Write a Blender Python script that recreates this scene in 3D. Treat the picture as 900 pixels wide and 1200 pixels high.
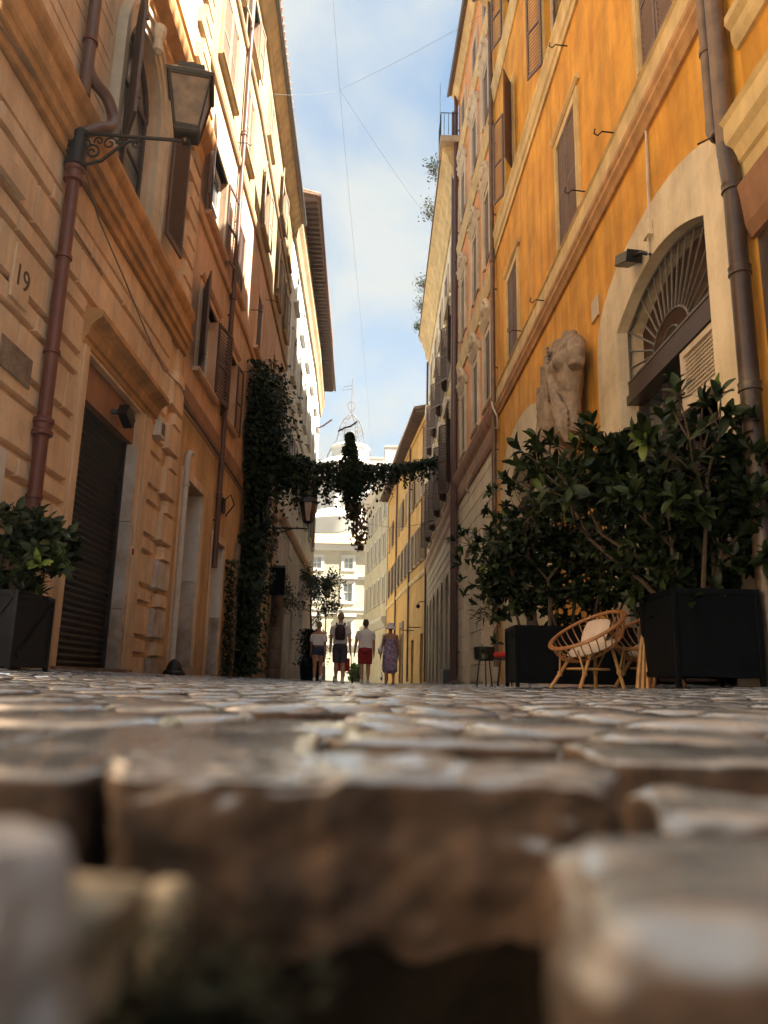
import bpy, bmesh, math, random
import numpy as np
from mathutils import Vector, Matrix, noise
random.seed(7); rng = np.random.default_rng(7)
for o in list(bpy.data.objects): bpy.data.objects.remove(o)
scene = bpy.context.scene; C = scene.collection
rad = math.radians

# ---------------------------------------------------------------- camera
PITCH, ROLL = rad(12.5), rad(1.28)
fw = Vector((0, math.cos(PITCH), math.sin(PITCH))); r0 = Vector((1, 0, 0)); u0 = r0.cross(fw)
rt = r0 * math.cos(ROLL) + u0 * math.sin(ROLL); up = -r0 * math.sin(ROLL) + u0 * math.cos(ROLL)
cam_d = bpy.data.cameras.new('camera'); cam = bpy.data.objects.new('camera', cam_d); C.objects.link(cam)
cam.matrix_world = Matrix(((rt.x, up.x, -fw.x, 0), (rt.y, up.y, -fw.y, 0), (rt.z, up.z, -fw.z, 0), (0, 0, 0, 1)))
cam_d.sensor_fit = 'VERTICAL'; cam_d.sensor_height = 36; cam_d.lens = 902 / 1200 * 36
cam_d.clip_start = 0.01; cam_d.clip_end = 3000
cam_d.dof.use_dof = True; cam_d.dof.focus_distance = 13.0; cam_d.dof.aperture_fstop = 4.2
scene.camera = cam

# ---------------------------------------------------------------- sky, sun, exposure
SUN_EL, SUN_PHI = rad(50), rad(24)              # sun stands right of and behind the camera
sdir = Vector((math.cos(SUN_PHI) * math.cos(SUN_EL), -math.sin(SUN_PHI) * math.cos(SUN_EL), math.sin(SUN_EL)))
w = bpy.data.worlds.new('World'); scene.world = w; w.use_nodes = True
nt = w.node_tree; nd = nt.nodes; lk = nt.links; nd.clear()
wo = nd.new('ShaderNodeOutputWorld'); bg = nd.new('ShaderNodeBackground'); bg.inputs[1].default_value = 0.051
sky = nd.new('ShaderNodeTexSky'); sky.sky_type = 'NISHITA'; sky.sun_disc = False
sky.sun_elevation = SUN_EL; sky.sun_rotation = math.atan2(sdir.x, sdir.y)
sky.air_density = 1.0; sky.dust_density = 1.5; sky.ozone_density = 1.5
tc = nd.new('ShaderNodeTexCoord')
sep = nd.new('ShaderNodeSeparateXYZ'); lk.new(tc.outputs['Generated'], sep.inputs[0])
mx = nd.new('ShaderNodeMath'); mx.operation = 'MAXIMUM'; lk.new(sep.outputs[2], mx.inputs[0]); mx.inputs[1].default_value = 0.05
ad = nd.new('ShaderNodeMath'); ad.operation = 'ADD'; lk.new(mx.outputs[0], ad.inputs[0]); ad.inputs[1].default_value = 0.25
dv = nd.new('ShaderNodeVectorMath'); dv.operation = 'DIVIDE'; lk.new(tc.outputs['Generated'], dv.inputs[0])
cb = nd.new('ShaderNodeCombineXYZ'); lk.new(ad.outputs[0], cb.inputs[0]); lk.new(ad.outputs[0], cb.inputs[1]); cb.inputs[2].default_value = 1
lk.new(cb.outputs[0], dv.inputs[1])
mp = nd.new('ShaderNodeMapping'); mp.inputs['Location'].default_value = (2.32, 9.54, 0.0); mp.inputs['Scale'].default_value = (1.3, 0.9, 1)
lk.new(dv.outputs[0], mp.inputs[0])
nz = nd.new('ShaderNodeTexNoise'); nz.inputs['Scale'].default_value = 2.1; nz.inputs['Detail'].default_value = 8; nz.inputs['Roughness'].default_value = .52; nz.inputs['Distortion'].default_value = .35
lk.new(mp.outputs[0], nz.inputs['Vector'])
cr = nd.new('ShaderNodeValToRGB'); cr.color_ramp.elements[0].position = .30; cr.color_ramp.elements[1].position = .57
cr.color_ramp.elements[0].color = (0.04, 0.04, 0.04, 1); cr.color_ramp.elements[1].color = (1, 1, 1, 1)
lk.new(nz.outputs['Fac'], cr.inputs[0])
mixc = nd.new('ShaderNodeMix'); mixc.data_type = 'RGBA'
hz = nd.new('ShaderNodeMapRange'); hz.inputs['From Min'].default_value = .12; hz.inputs['From Max'].default_value = .72; hz.inputs['To Min'].default_value = .95; hz.inputs['To Max'].default_value = 0
lk.new(sep.outputs[2], hz.inputs['Value']); mxx = nd.new('ShaderNodeMath'); mxx.operation = 'MAXIMUM'; lk.new(hz.outputs[0], mxx.inputs[0]); lk.new(cr.outputs[0], mxx.inputs[1])
tint = nd.new('ShaderNodeMix'); tint.data_type = 'RGBA'; tint.blend_type = 'MULTIPLY'; tint.inputs['Factor'].default_value = 1; tint.inputs['B'].default_value = (.38, .70, .78, 1); lk.new(sky.outputs[0], tint.inputs['A'])
lk.new(mxx.outputs[0], mixc.inputs['Factor']); lk.new(tint.outputs['Result'], mixc.inputs['A']); mixc.inputs['B'].default_value = (1.95, 2.12, 2.15, 1)
lk.new(mixc.outputs['Result'], bg.inputs[0]); lk.new(bg.outputs[0], wo.inputs[0])
sl = bpy.data.lights.new('sun', 'SUN'); sl.energy = 4.5; sl.angle = rad(0.6); sl.color = (1, .93, .80)
so = bpy.data.objects.new('sun', sl); C.objects.link(so); so.rotation_euler = sdir.to_track_quat('Z', 'Y').to_euler()
vs = scene.view_settings; vs.view_transform = 'Standard'; vs.look = 'None'; vs.gamma = 1; vs.exposure = 2.8; vs.use_curve_mapping = False
scene.render.engine = 'CYCLES'
scene.cycles.max_bounces = 10; scene.cycles.diffuse_bounces = 8
scene.render.resolution_x = 768; scene.render.resolution_y = 1024

# ---------------------------------------------------------------- materials
M = {}
def mat(name, col, rough=.8, var=.25, scale=3.0, bump=.15, bscale=40, streak=0, col2=None, metal=0, spec=.5, trans=0, coat=0, dirt=0, dirtcol=(.10, .07, .045), emit=None):
    m = bpy.data.materials.new(name); m.use_nodes = True; t = m.node_tree; n = t.nodes; l = t.links
    b = n['Principled BSDF']; b.inputs['Roughness'].default_value = rough; b.inputs['Metallic'].default_value = metal
    b.inputs['Specular IOR Level'].default_value = spec; b.inputs['Coat Weight'].default_value = coat
    tcn = n.new('ShaderNodeTexCoord'); V = tcn.outputs['Object']
    c2 = col2 or tuple(c * (1 - var) for c in col)
    n1 = n.new('ShaderNodeTexNoise'); n1.inputs['Scale'].default_value = scale; n1.inputs['Detail'].default_value = 7; n1.inputs['Roughness'].default_value = .62
    l.new(V, n1.inputs['Vector'])
    rp = n.new('ShaderNodeValToRGB'); rp.color_ramp.elements[0].position = .33; rp.color_ramp.elements[1].position = .68
    rp.color_ramp.elements[0].color = (*c2, 1); rp.color_ramp.elements[1].color = (*col, 1)
    l.new(n1.outputs['Fac'], rp.inputs[0]); out = rp.outputs[0]
    if streak:
        n9 = n.new('ShaderNodeTexNoise'); n9.inputs['Scale'].default_value = .55; n9.inputs['Detail'].default_value = 10; n9.inputs['Roughness'].default_value = .72; l.new(V, n9.inputs['Vector'])
        r9 = n.new('ShaderNodeMapRange'); r9.inputs['From Min'].default_value = .38; r9.inputs['From Max'].default_value = .64; r9.inputs['To Min'].default_value = .78; r9.inputs['To Max'].default_value = 1.08; l.new(n9.outputs['Fac'], r9.inputs['Value'])
        m9 = n.new('ShaderNodeVectorMath'); m9.operation = 'SCALE'; l.new(out, m9.inputs[0]); l.new(r9.outputs[0], m9.inputs['Scale']); out = m9.outputs[0]
        mpn = n.new('ShaderNodeMapping'); mpn.inputs['Scale'].default_value = (1.7, 1.7, .22); l.new(V, mpn.inputs[0])
        n2 = n.new('ShaderNodeTexNoise'); n2.inputs['Scale'].default_value = 1.6; n2.inputs['Detail'].default_value = 6; n2.inputs['Roughness'].default_value = .6
        l.new(mpn.outputs[0], n2.inputs['Vector'])
        r2 = n.new('ShaderNodeValToRGB'); r2.color_ramp.elements[0].position = .36; r2.color_ramp.elements[1].position = .58
        r2.color_ramp.elements[0].color = (1 - streak,) * 3 + (1,); r2.color_ramp.elements[1].color = (1, 1, 1, 1)
        l.new(n2.outputs['Fac'], r2.inputs[0])
        mm = n.new('ShaderNodeMix'); mm.data_type = 'RGBA'; mm.blend_type = 'MULTIPLY'; mm.inputs['Factor'].default_value = 1
        l.new(out, mm.inputs['A']); l.new(r2.outputs[0], mm.inputs['B']); out = mm.outputs['Result']
    if dirt:
        n3 = n.new('ShaderNodeTexNoise'); n3.inputs['Scale'].default_value = 1.1; n3.inputs['Detail'].default_value = 9; n3.inputs['Roughness'].default_value = .7
        l.new(V, n3.inputs['Vector'])
        sp = n.new('ShaderNodeSeparateXYZ'); l.new(V, sp.inputs[0])
        mr = n.new('ShaderNodeMapRange'); mr.inputs['From Min'].default_value = 0; mr.inputs['From Max'].default_value = 2.2; mr.inputs['To Min'].default_value = .26; mr.inputs['To Max'].default_value = 0
        l.new(sp.outputs[2], mr.inputs['Value'])
        aa = n.new('ShaderNodeMath'); aa.operation = 'ADD'; l.new(n3.outputs['Fac'], aa.inputs[0]); l.new(mr.outputs[0], aa.inputs[1])
        r3 = n.new('ShaderNodeMapRange'); r3.inputs['From Min'].default_value = .56; r3.inputs['From Max'].default_value = .78; r3.inputs['To Max'].default_value = dirt
        l.new(aa.outputs[0], r3.inputs['Value'])
        m3 = n.new('ShaderNodeMix'); m3.data_type = 'RGBA'; l.new(r3.outputs[0], m3.inputs['Factor']); l.new(out, m3.inputs['A']); m3.inputs['B'].default_value = (*dirtcol, 1); out = m3.outputs['Result']
    l.new(out, b.inputs['Base Color'])
    if bump:
        n4 = n.new('ShaderNodeTexNoise'); n4.inputs['Scale'].default_value = bscale; n4.inputs['Detail'].default_value = 6; l.new(V, n4.inputs['Vector'])
        bn = n.new('ShaderNodeBump'); bn.inputs['Strength'].default_value = bump; bn.inputs['Distance'].default_value = .02
        l.new(n4.outputs['Fac'], bn.inputs['Height']); l.new(bn.outputs[0], b.inputs['Normal'])
    if trans:
        tr = n.new('ShaderNodeBsdfTranslucent'); l.new(out, tr.inputs[0]); ms = n.new('ShaderNodeMixShader'); ms.inputs[0].default_value = trans
        l.new(b.outputs[0], ms.inputs[1]); l.new(tr.outputs[0], ms.inputs[2]); l.new(ms.outputs[0], n['Material Output'].inputs[0])
    if emit:
        b.inputs['Emission Color'].default_value = (*emit[:3], 1); b.inputs['Emission Strength'].default_value = emit[3]
    M[name] = m; return m
mat('tan_plaster', (.87, .67, .46), .85, col2=(.74, .52, .33), scale=1.3, bump=.25, bscale=28, streak=.22, dirt=.5, dirtcol=(.22, .13, .07))
mat('cornice_orange', (.68, .38, .15), .7, var=.4, scale=2.5, streak=.25)
mat('pale_stone', (.78, .75, .72), .75, col2=(.46, .36, .27), scale=1.6, bump=.4, bscale=20, streak=.15, dirt=.7, dirtcol=(.15, .09, .05))
mat('salmon_plaster', (.72, .49, .34), .85, col2=(.66, .42, .27), scale=.8, streak=.2, bump=.15)
mat('low_orange', (.80, .55, .30), .85, col2=(.68, .42, .20), scale=1.2, streak=.3, bump=.3, dirt=.7, dirtcol=(.26, .16, .09))
mat('yellow_cream', (.48, .36, .21), .85, col2=(.43, .30, .16), scale=.8, streak=.15)
mat('cream_stone', (.74, .63, .47), .8, var=.2, scale=2, streak=.15)
mat('orange_plaster', (.86, .45, .055), .82, col2=(.70, .31, .03), scale=.9, bump=.25, bscale=18, streak=.28, dirt=.55, dirtcol=(.62, .36, .10))
mat('ochre_trim', (.80, .60, .28), .75, var=.25, scale=2, streak=.18)
mat('cream_surround', (.80, .70, .50), .75, col2=(.70, .58, .38), scale=1.1, bump=.2, streak=.15, dirt=.4, dirtcol=(.40, .27, .13))
mat('deep_orange', (.82, .41, .17), .82, col2=(.74, .33, .12), scale=.9, streak=.15)
mat('cream_wall', (.84, .74, .56), .8, col2=(.76, .65, .47), scale=1.0, streak=.15, dirt=.3, dirtcol=(.42, .32, .2))
mat('grey_cream', (.64, .54, .41), .8, col2=(.52, .43, .31), scale=1.5, streak=.2, dirt=.5, dirtcol=(.24, .17, .11))
mat('band_brown', (.42, .22, .12), .75, var=.3, scale=2, streak=.2)
mat('yellow_plaster', (.68, .41, .12), .85, col2=(.60, .33, .085), scale=.7, streak=.18, dirt=.4, dirtcol=(.5, .33, .14))
mat('white_plaster', (.84, .82, .78), .8, var=.15, scale=1.2, streak=.12)
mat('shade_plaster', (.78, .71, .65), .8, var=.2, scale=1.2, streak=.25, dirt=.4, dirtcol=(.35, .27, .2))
mat('far_cream', (.52, .46, .33), .85, var=.1, scale=.4, streak=.08)
mat('far_white', (.54, .51, .45), .8, var=.08, scale=.4)
mat('roof_tile', (.34, .21, .14), .85, var=.5, scale=6, bump=.3)
mat('rafter_wood', (.17, .11, .08), .8, var=.3, scale=8)
mat('shutter_brown', (.11, .065, .05), .55, var=.25, scale=9, bump=.1)
mat('shutter_rust', (.19, .125, .10), .6, var=.25, scale=7, bump=.1)
mat('shutter_grey', (.22, .19, .17), .6, var=.2, scale=7)
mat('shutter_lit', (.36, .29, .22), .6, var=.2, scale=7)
mat('roller_metal', (.045, .032, .026), .5, var=.5, scale=6, bump=.1, metal=.3)
mat('window_frame', (.70, .66, .60), .5, var=.15, scale=10)
mat('dark_frame', (.06, .04, .035), .45, var=.3, scale=10)
mat('glass', (.035, .045, .055), .06, var=.3, scale=1.5, bump=.03, bscale=3, spec=.8)
mat('pale_glass', (.34, .38, .40), .12, var=.3, scale=1, bump=.02, bscale=3, spec=.8)
mat('interior', (.09, .045, .028), .8, var=.5, scale=1.5)
mat('pipe_brown', (.115, .05, .038), .42, var=.4, scale=5, bump=.12, bscale=25, col2=(.075, .04, .035))
mat('pipe_red', (.15, .045, .03), .42, var=.35, scale=5, bump=.15, bscale=25)
mat('pipe_copper', (.20, .13, .085), .42, col2=(.11, .075, .05), scale=4, bump=.15, bscale=20, metal=.25, dirt=.6, dirtcol=(.30, .26, .18))
mat('pipe_dark', (.065, .038, .026), .36, col2=(.04, .028, .022), scale=4, bump=.2, bscale=20, dirt=.4, dirtcol=(.3, .26, .18))
mat('pipe_white', (.55, .50, .44), .55, var=.2, scale=6)
mat('iron', (.022, .018, .016), .5, var=.4, scale=20, bump=.2, bscale=60, metal=.4)
mat('iron_grey', (.16, .15, .14), .5, var=.3, scale=20, metal=.3)
mat('lamp_bronze', (.05, .038, .025), .38, var=.4, scale=14, metal=.5, bump=.1)
mat('lamp_glass', (.24, .16, .09), .38, col2=(.10, .07, .04), scale=5, bump=.05, spec=.35)
mat('lamp_glass_red', (.22, .08, .035), .15, var=.3, scale=5, spec=.7)
mat('black_box', (.007, .009, .012), .6, var=.4, scale=5, bump=.1, bscale=15, spec=.06)
mat('slate_box', (.018, .023, .03), .6, var=.3, scale=5, bump=.1, spec=.2)
mat('black_plastic', (.012, .012, .012), .35, var=.2)
mat('lead', (.10, .10, .10), .6)
mat('soil', (.012, .009, .006), .95, var=.5, scale=20, bump=.6, spec=.08)  # planter soil; this black also paints the shade in the front joint
mat('rattan', (.40, .19, .07), .42, col2=(.26, .11, .035), scale=18, bump=.2, bscale=80)
mat('bamboo', (.52, .31, .12), .4, col2=(.36, .19, .06), scale=12, bump=.1)
mat('cushion', (.60, .52, .42), .9, var=.15, scale=8, bump=.2, bscale=90)
mat('cushion_pink', (.66, .54, .45), .9, var=.15, scale=8, bump=.2, bscale=90)
mat('red_cloth', (.50, .03, .02), .85, var=.2)
mat('leaf_dark', (.015, .026, .008), .42, col2=(.010, .018, .006), scale=3, bump=0, spec=.22, trans=.08)
mat('leaf_mid', (.03, .05, .013), .42, col2=(.02, .034, .010), scale=3, bump=0, spec=.25, trans=.12)
mat('leaf_bright', (.14, .19, .035), .38, col2=(.08, .13, .03), scale=4, bump=0, trans=.25)
mat('ivy_leaf', (.026, .042, .010), .5, col2=(.012, .024, .008), scale=2, bump=0, spec=.2, trans=.12)
mat('ivy_rust', (.20, .10, .05), .6, col2=(.11, .06, .03), scale=3, bump=0, trans=.2)
mat('far_leaf', (.07, .09, .04), .6, col2=(.035, .05, .022), scale=2, bump=0, trans=.2)
mat('bark', (.10, .07, .045), .85, var=.4, scale=14, bump=.5)
mat('old_stone', (.30, .235, .175), .9, col2=(.17, .12, .085), scale=4, bump=.8, bscale=22, dirt=.6, dirtcol=(.08, .055, .04))
mat('marble_old', (.40, .31, .22), .8, col2=(.20, .145, .10), scale=5, bump=.5, bscale=30)
mat('white_box', (.66, .64, .60), .5, var=.1)
mat('red_plate', (.35, .02, .015), .5, var=.2)
mat('white_cable', (.62, .55, .46), .6)
mat('wire', (.22, .22, .22), .6)
mat('skin', (.50, .28, .19), .55, var=.12, scale=9, bump=.05)
mat('skin_tan', (.40, .20, .12), .55, var=.12, scale=9, bump=.05)
mat('hair_blond', (.34, .22, .11), .7, var=.4, scale=30, bump=.4)
mat('hair_dark', (.05, .03, .02), .7, var=.4, scale=30, bump=.4)
mat('cloth_white', (.74, .74, .76), .9, var=.1, scale=6, bump=.3, bscale=14)
mat('cloth_grey', (.62, .60, .60), .9, var=.1, scale=6, bump=.3, bscale=14)
mat('denim', (.03, .055, .10), .9, var=.3, scale=9, bump=.3, bscale=30)
mat('short_dark', (.06, .065, .08), .9, var=.3, scale=9, bump=.3, bscale=20)
mat('short_red', (.30, .02, .025), .9, var=.3, scale=9, bump=.3, bscale=20)
mat('backpack', (.03, .012, .014), .7, var=.4, scale=9)
mat('dress', (.45, .38, .50), .9, col2=(.12, .07, .16), scale=16, bump=.2)
mat('picture_a', (.30, .20, .12), .6, col2=(.05, .025, .02), scale=5, bump=0)
mat('gilt', (.45, .24, .06), .4, var=.4, metal=.5)
mat('plaque', (.60, .50, .36), .7, var=.15)
mat('moss', (.02, .03, .012), .95, var=.5, scale=40, bump=1, bscale=120)
# tiles of the lattice and lettering
mat('ink', (.10, .06, .035), .8, var=.1)

def cobble_mat(name, top, side):
    m = bpy.data.materials.new(name); m.use_nodes = True; t = m.node_tree; n = t.nodes; l = t.links; b = n['Principled BSDF']
    tcn = n.new('ShaderNodeTexCoord'); geo = n.new('ShaderNodeNewGeometry'); oi = n.new('ShaderNodeObjectInfo')
    V = geo.outputs['Position']
    n1 = n.new('ShaderNodeTexNoise'); n1.inputs['Scale'].default_value = 9; n1.inputs['Detail'].default_value = 9; n1.inputs['Roughness'].default_value = .65; l.new(V, n1.inputs['Vector'])
    rp = n.new('ShaderNodeValToRGB'); rp.color_ramp.elements[0].position = .3; rp.color_ramp.elements[1].position = .72
    rp.color_ramp.elements[0].color = tuple(c * .5 for c in top) + (1,); rp.color_ramp.elements[1].color = (*top, 1); l.new(n1.outputs['Fac'], rp.inputs[0])
    n2 = n.new('ShaderNodeTexNoise'); n2.inputs['Scale'].default_value = 15; n2.inputs['Detail'].default_value = 8; n2.inputs['Roughness'].default_value = .7; l.new(V, n2.inputs['Vector'])
    rs = n.new('ShaderNodeValToRGB'); rs.color_ramp.elements[0].position = .35; rs.color_ramp.elements[1].position = .66
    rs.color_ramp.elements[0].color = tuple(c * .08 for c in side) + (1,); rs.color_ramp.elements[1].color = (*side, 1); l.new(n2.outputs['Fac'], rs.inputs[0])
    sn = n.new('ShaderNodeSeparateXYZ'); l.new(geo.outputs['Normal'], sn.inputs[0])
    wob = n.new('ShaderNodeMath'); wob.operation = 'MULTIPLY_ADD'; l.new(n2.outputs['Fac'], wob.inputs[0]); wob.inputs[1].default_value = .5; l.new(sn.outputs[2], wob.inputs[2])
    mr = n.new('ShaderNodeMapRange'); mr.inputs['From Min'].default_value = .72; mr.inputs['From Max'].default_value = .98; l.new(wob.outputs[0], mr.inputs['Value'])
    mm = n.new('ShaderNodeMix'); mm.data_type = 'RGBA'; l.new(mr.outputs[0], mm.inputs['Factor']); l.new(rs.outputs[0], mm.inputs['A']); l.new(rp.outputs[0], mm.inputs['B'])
    l.new(mm.outputs['Result'], b.inputs['Base Color'])
    rr = n.new('ShaderNodeMapRange'); rr.inputs['From Min'].default_value = .3; rr.inputs['From Max'].default_value = .7; rr.inputs['To Min'].default_value = .11; rr.inputs['To Max'].default_value = .33; b.inputs['Specular IOR Level'].default_value = .8; cw = n.new('ShaderNodeMath'); cw.operation = 'MULTIPLY'; cw.inputs[1].default_value = .75; l.new(mr.outputs[0], cw.inputs[0]); l.new(cw.outputs[0], b.inputs['Coat Weight']); b.inputs['Coat Roughness'].default_value = .09
    l.new(n1.outputs['Fac'], rr.inputs['Value'])
    rm = n.new('ShaderNodeMix'); rm.data_type = 'FLOAT'; l.new(mr.outputs[0], rm.inputs['Factor']); rm.inputs[2].default_value = .9; l.new(rr.outputs[0], rm.inputs[3])
    l.new(rm.outputs[0], b.inputs['Roughness'])
    bn = n.new('ShaderNodeBump'); bn.inputs['Strength'].default_value = .25; bn.inputs['Distance'].default_value = .002
    n5 = n.new('ShaderNodeTexNoise'); n5.inputs['Scale'].default_value = 55; n5.inputs['Detail'].default_value = 6; l.new(V, n5.inputs['Vector'])
    l.new(n5.outputs['Fac'], bn.inputs['Height']); l.new(bn.outputs[0], b.inputs['Normal'])
    M[name] = m
cobble_mat('basalt', (.34, .38, .43), (.15, .09, .055))
cobble_mat('basalt_bare', (.34, .38, .43), (.17, .10, .058))
mat('bed_dirt', (.055, .035, .022), .95, col2=(.02, .013, .009), scale=14, bump=.9, bscale=60)
mat('far_paving', (.27, .25, .22), .5, var=.4, scale=5, bump=.5, bscale=8)
mat('pale_pebble', (.46, .40, .29), .6, var=.25, scale=20, bump=.2)
mat('skylit_stone', (.55, .58, .62), .35, var=.3, scale=20, bump=.2)  # pale blue sheen of the sky put into the stone's colour

# ---------------------------------------------------------------- mesh helpers
def fin(o, label=None, cat=None, group=None, kind=None):
    if label: o['label'] = label
    if cat: o['category'] = cat
    if group: o['group'] = group
    if kind: o['kind'] = kind
    return o
WL = {}
def wl(o): return WL.get(o.name, Vector((0, 0, 0))) if o else Vector((0, 0, 0))
def empty(name, loc, label=None, cat=None, group=None, kind=None):
    o = bpy.data.objects.new(name, None); C.objects.link(o); o.location = loc; o.empty_display_size = .2
    WL[o.name] = Vector(loc); return fin(o, label, cat, group, kind)
def link(name, me, parent=None, loc=None):
    o = bpy.data.objects.new(name, me); C.objects.link(o)
    L = Vector(loc) if loc is not None else Vector((0, 0, 0))
    if parent is not None: o.parent = parent; o.location = L - wl(parent)
    else: o.location = L
    WL[o.name] = L; return o
class MB:
    def __init__(s): s.v = []; s.f = []
    def add(s, vs, fs):
        b = len(s.v); s.v += [tuple(v) for v in vs]; s.f += [tuple(i + b for i in f) for f in fs]
    def hexa(s, c):   # 8 corners: bottom ring 0-3, top ring 4-7
        s.add(c, [(0, 1, 2, 3), (4, 5, 6, 7), (0, 1, 5, 4), (1, 2, 6, 5), (2, 3, 7, 6), (3, 0, 4, 7)])
    def box(s, x0, x1, y0, y1, z0, z1):
        s.hexa([(x0, y0, z0), (x1, y0, z0), (x1, y1, z0), (x0, y1, z0), (x0, y0, z1), (x1, y0, z1), (x1, y1, z1), (x0, y1, z1)])
    def bar(s, a, b, r, n=6, r2=None): s.tube([a, b], [r, r if r2 is None else r2], n)
    def beam(s, a, b, wx, wz):
        a = Vector(a); b = Vector(b); d = (b - a).normalized(); ref = Vector((0, 0, 1)) if abs(d.z) < .9 else Vector((0, 1, 0))
        x = d.cross(ref).normalized() * wx; z = x.normalized().cross(d).normalized() * wz
        s.hexa([a - x - z, a + x - z, a + x + z, a - x + z, b - x - z, b + x - z, b + x + z, b - x + z])
    def tube(s, pts, rs, n=8, cap=True, flat=None):
        pts = [Vector(p) for p in pts]
        if not hasattr(rs, '__len__'): rs = [rs] * len(pts)
        vs = []; N = len(pts); px = None
        for i, p in enumerate(pts):
            d = (pts[min(i + 1, N - 1)] - pts[max(i - 1, 0)]).normalized()
            if px is None:
                ref = Vector((1, 0, 0)) if abs(d.x) < .8 else Vector((0, 1, 0))
                x = (ref - d * ref.dot(d)).normalized()
            else:
                x = (px - d * px.dot(d)).normalized()
            px = x; y = d.cross(x); r = rs[i]; ra, rb = (r if isinstance(r, tuple) else (r, r))
            for k in range(n):
                a = 2 * math.pi * k / n; vs.append(p + x * (ra * math.cos(a)) + y * (rb * math.sin(a)))
        fs = [(i * n + k, i * n + (k + 1) % n, (i + 1) * n + (k + 1) % n, (i + 1) * n + k) for i in range(N - 1) for k in range(n)]
        if cap: fs += [tuple(range(n))[::-1], tuple((N - 1) * n + k for k in range(n))]
        s.add(vs, fs)
    def ball(s, c, r, n=10, m=6):
        c = Vector(c); rr = r if hasattr(r, '__len__') else (r, r, r); vs = [(c.x, c.y, c.z - rr[2])]
        for i in range(1, m):
            t = -math.pi / 2 + math.pi * i / m
            for k in range(n):
                a = 2 * math.pi * k / n; vs.append((c.x + rr[0] * math.cos(t) * math.cos(a), c.y + rr[1] * math.cos(t) * math.sin(a), c.z + rr[2] * math.sin(t)))
        vs.append((c.x, c.y, c.z + rr[2])); fs = [(0, 1 + (k + 1) % n, 1 + k) for k in range(n)]
        for i in range(m - 2): fs += [(1 + i * n + k, 1 + i * n + (k + 1) % n, 1 + (i + 1) * n + (k + 1) % n, 1 + (i + 1) * n + k) for k in range(n)]
        L = len(vs) - 1; fs += [(1 + (m - 2) * n + k, 1 + (m - 2) * n + (k + 1) % n, L) for k in range(n)]
        s.add(vs, fs)
    def lathe(s, c, prof, n=16):
        c = Vector(c); vs = [(c.x + r * math.cos(2 * math.pi * k / n), c.y + r * math.sin(2 * math.pi * k / n), c.z + z) for r, z in prof for k in range(n)]
        fs = [(i * n + k, i * n + (k + 1) % n, (i + 1) * n + (k + 1) % n, (i + 1) * n + k) for i in range(len(prof) - 1) for k in range(n)]
        fs += [tuple(range(n))[::-1], tuple((len(prof) - 1) * n + k for k in range(n))]
        s.add(vs, fs)
    def build(s, name, m, parent=None, loc=None, smooth=False, recalc=True, bevel=0):
        L = Vector(loc) if loc is not None else (wl(parent) if parent is not None else Vector((0, 0, 0)))
        me = bpy.data.meshes.new(name); me.from_pydata([(a - L.x, b - L.y, c - L.z) for a, b, c in s.v], [], s.f)
        if recalc or bevel:
            bm = bmesh.new(); bm.from_mesh(me)
            if bevel: bmesh.ops.bevel(bm, geom=bm.edges[:], offset=bevel, segments=1, affect='EDGES', clamp_overlap=True)
            bmesh.ops.recalc_face_normals(bm, faces=bm.faces[:]); bm.to_mesh(me); bm.free()
        if m: me.materials.append(M[m])
        if smooth:
            me.polygons.foreach_set('use_smooth', [True] * len(me.polygons)); me.set_sharp_from_angle(angle=rad(40))
        me.update(); return link(name, me, parent, L)

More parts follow.
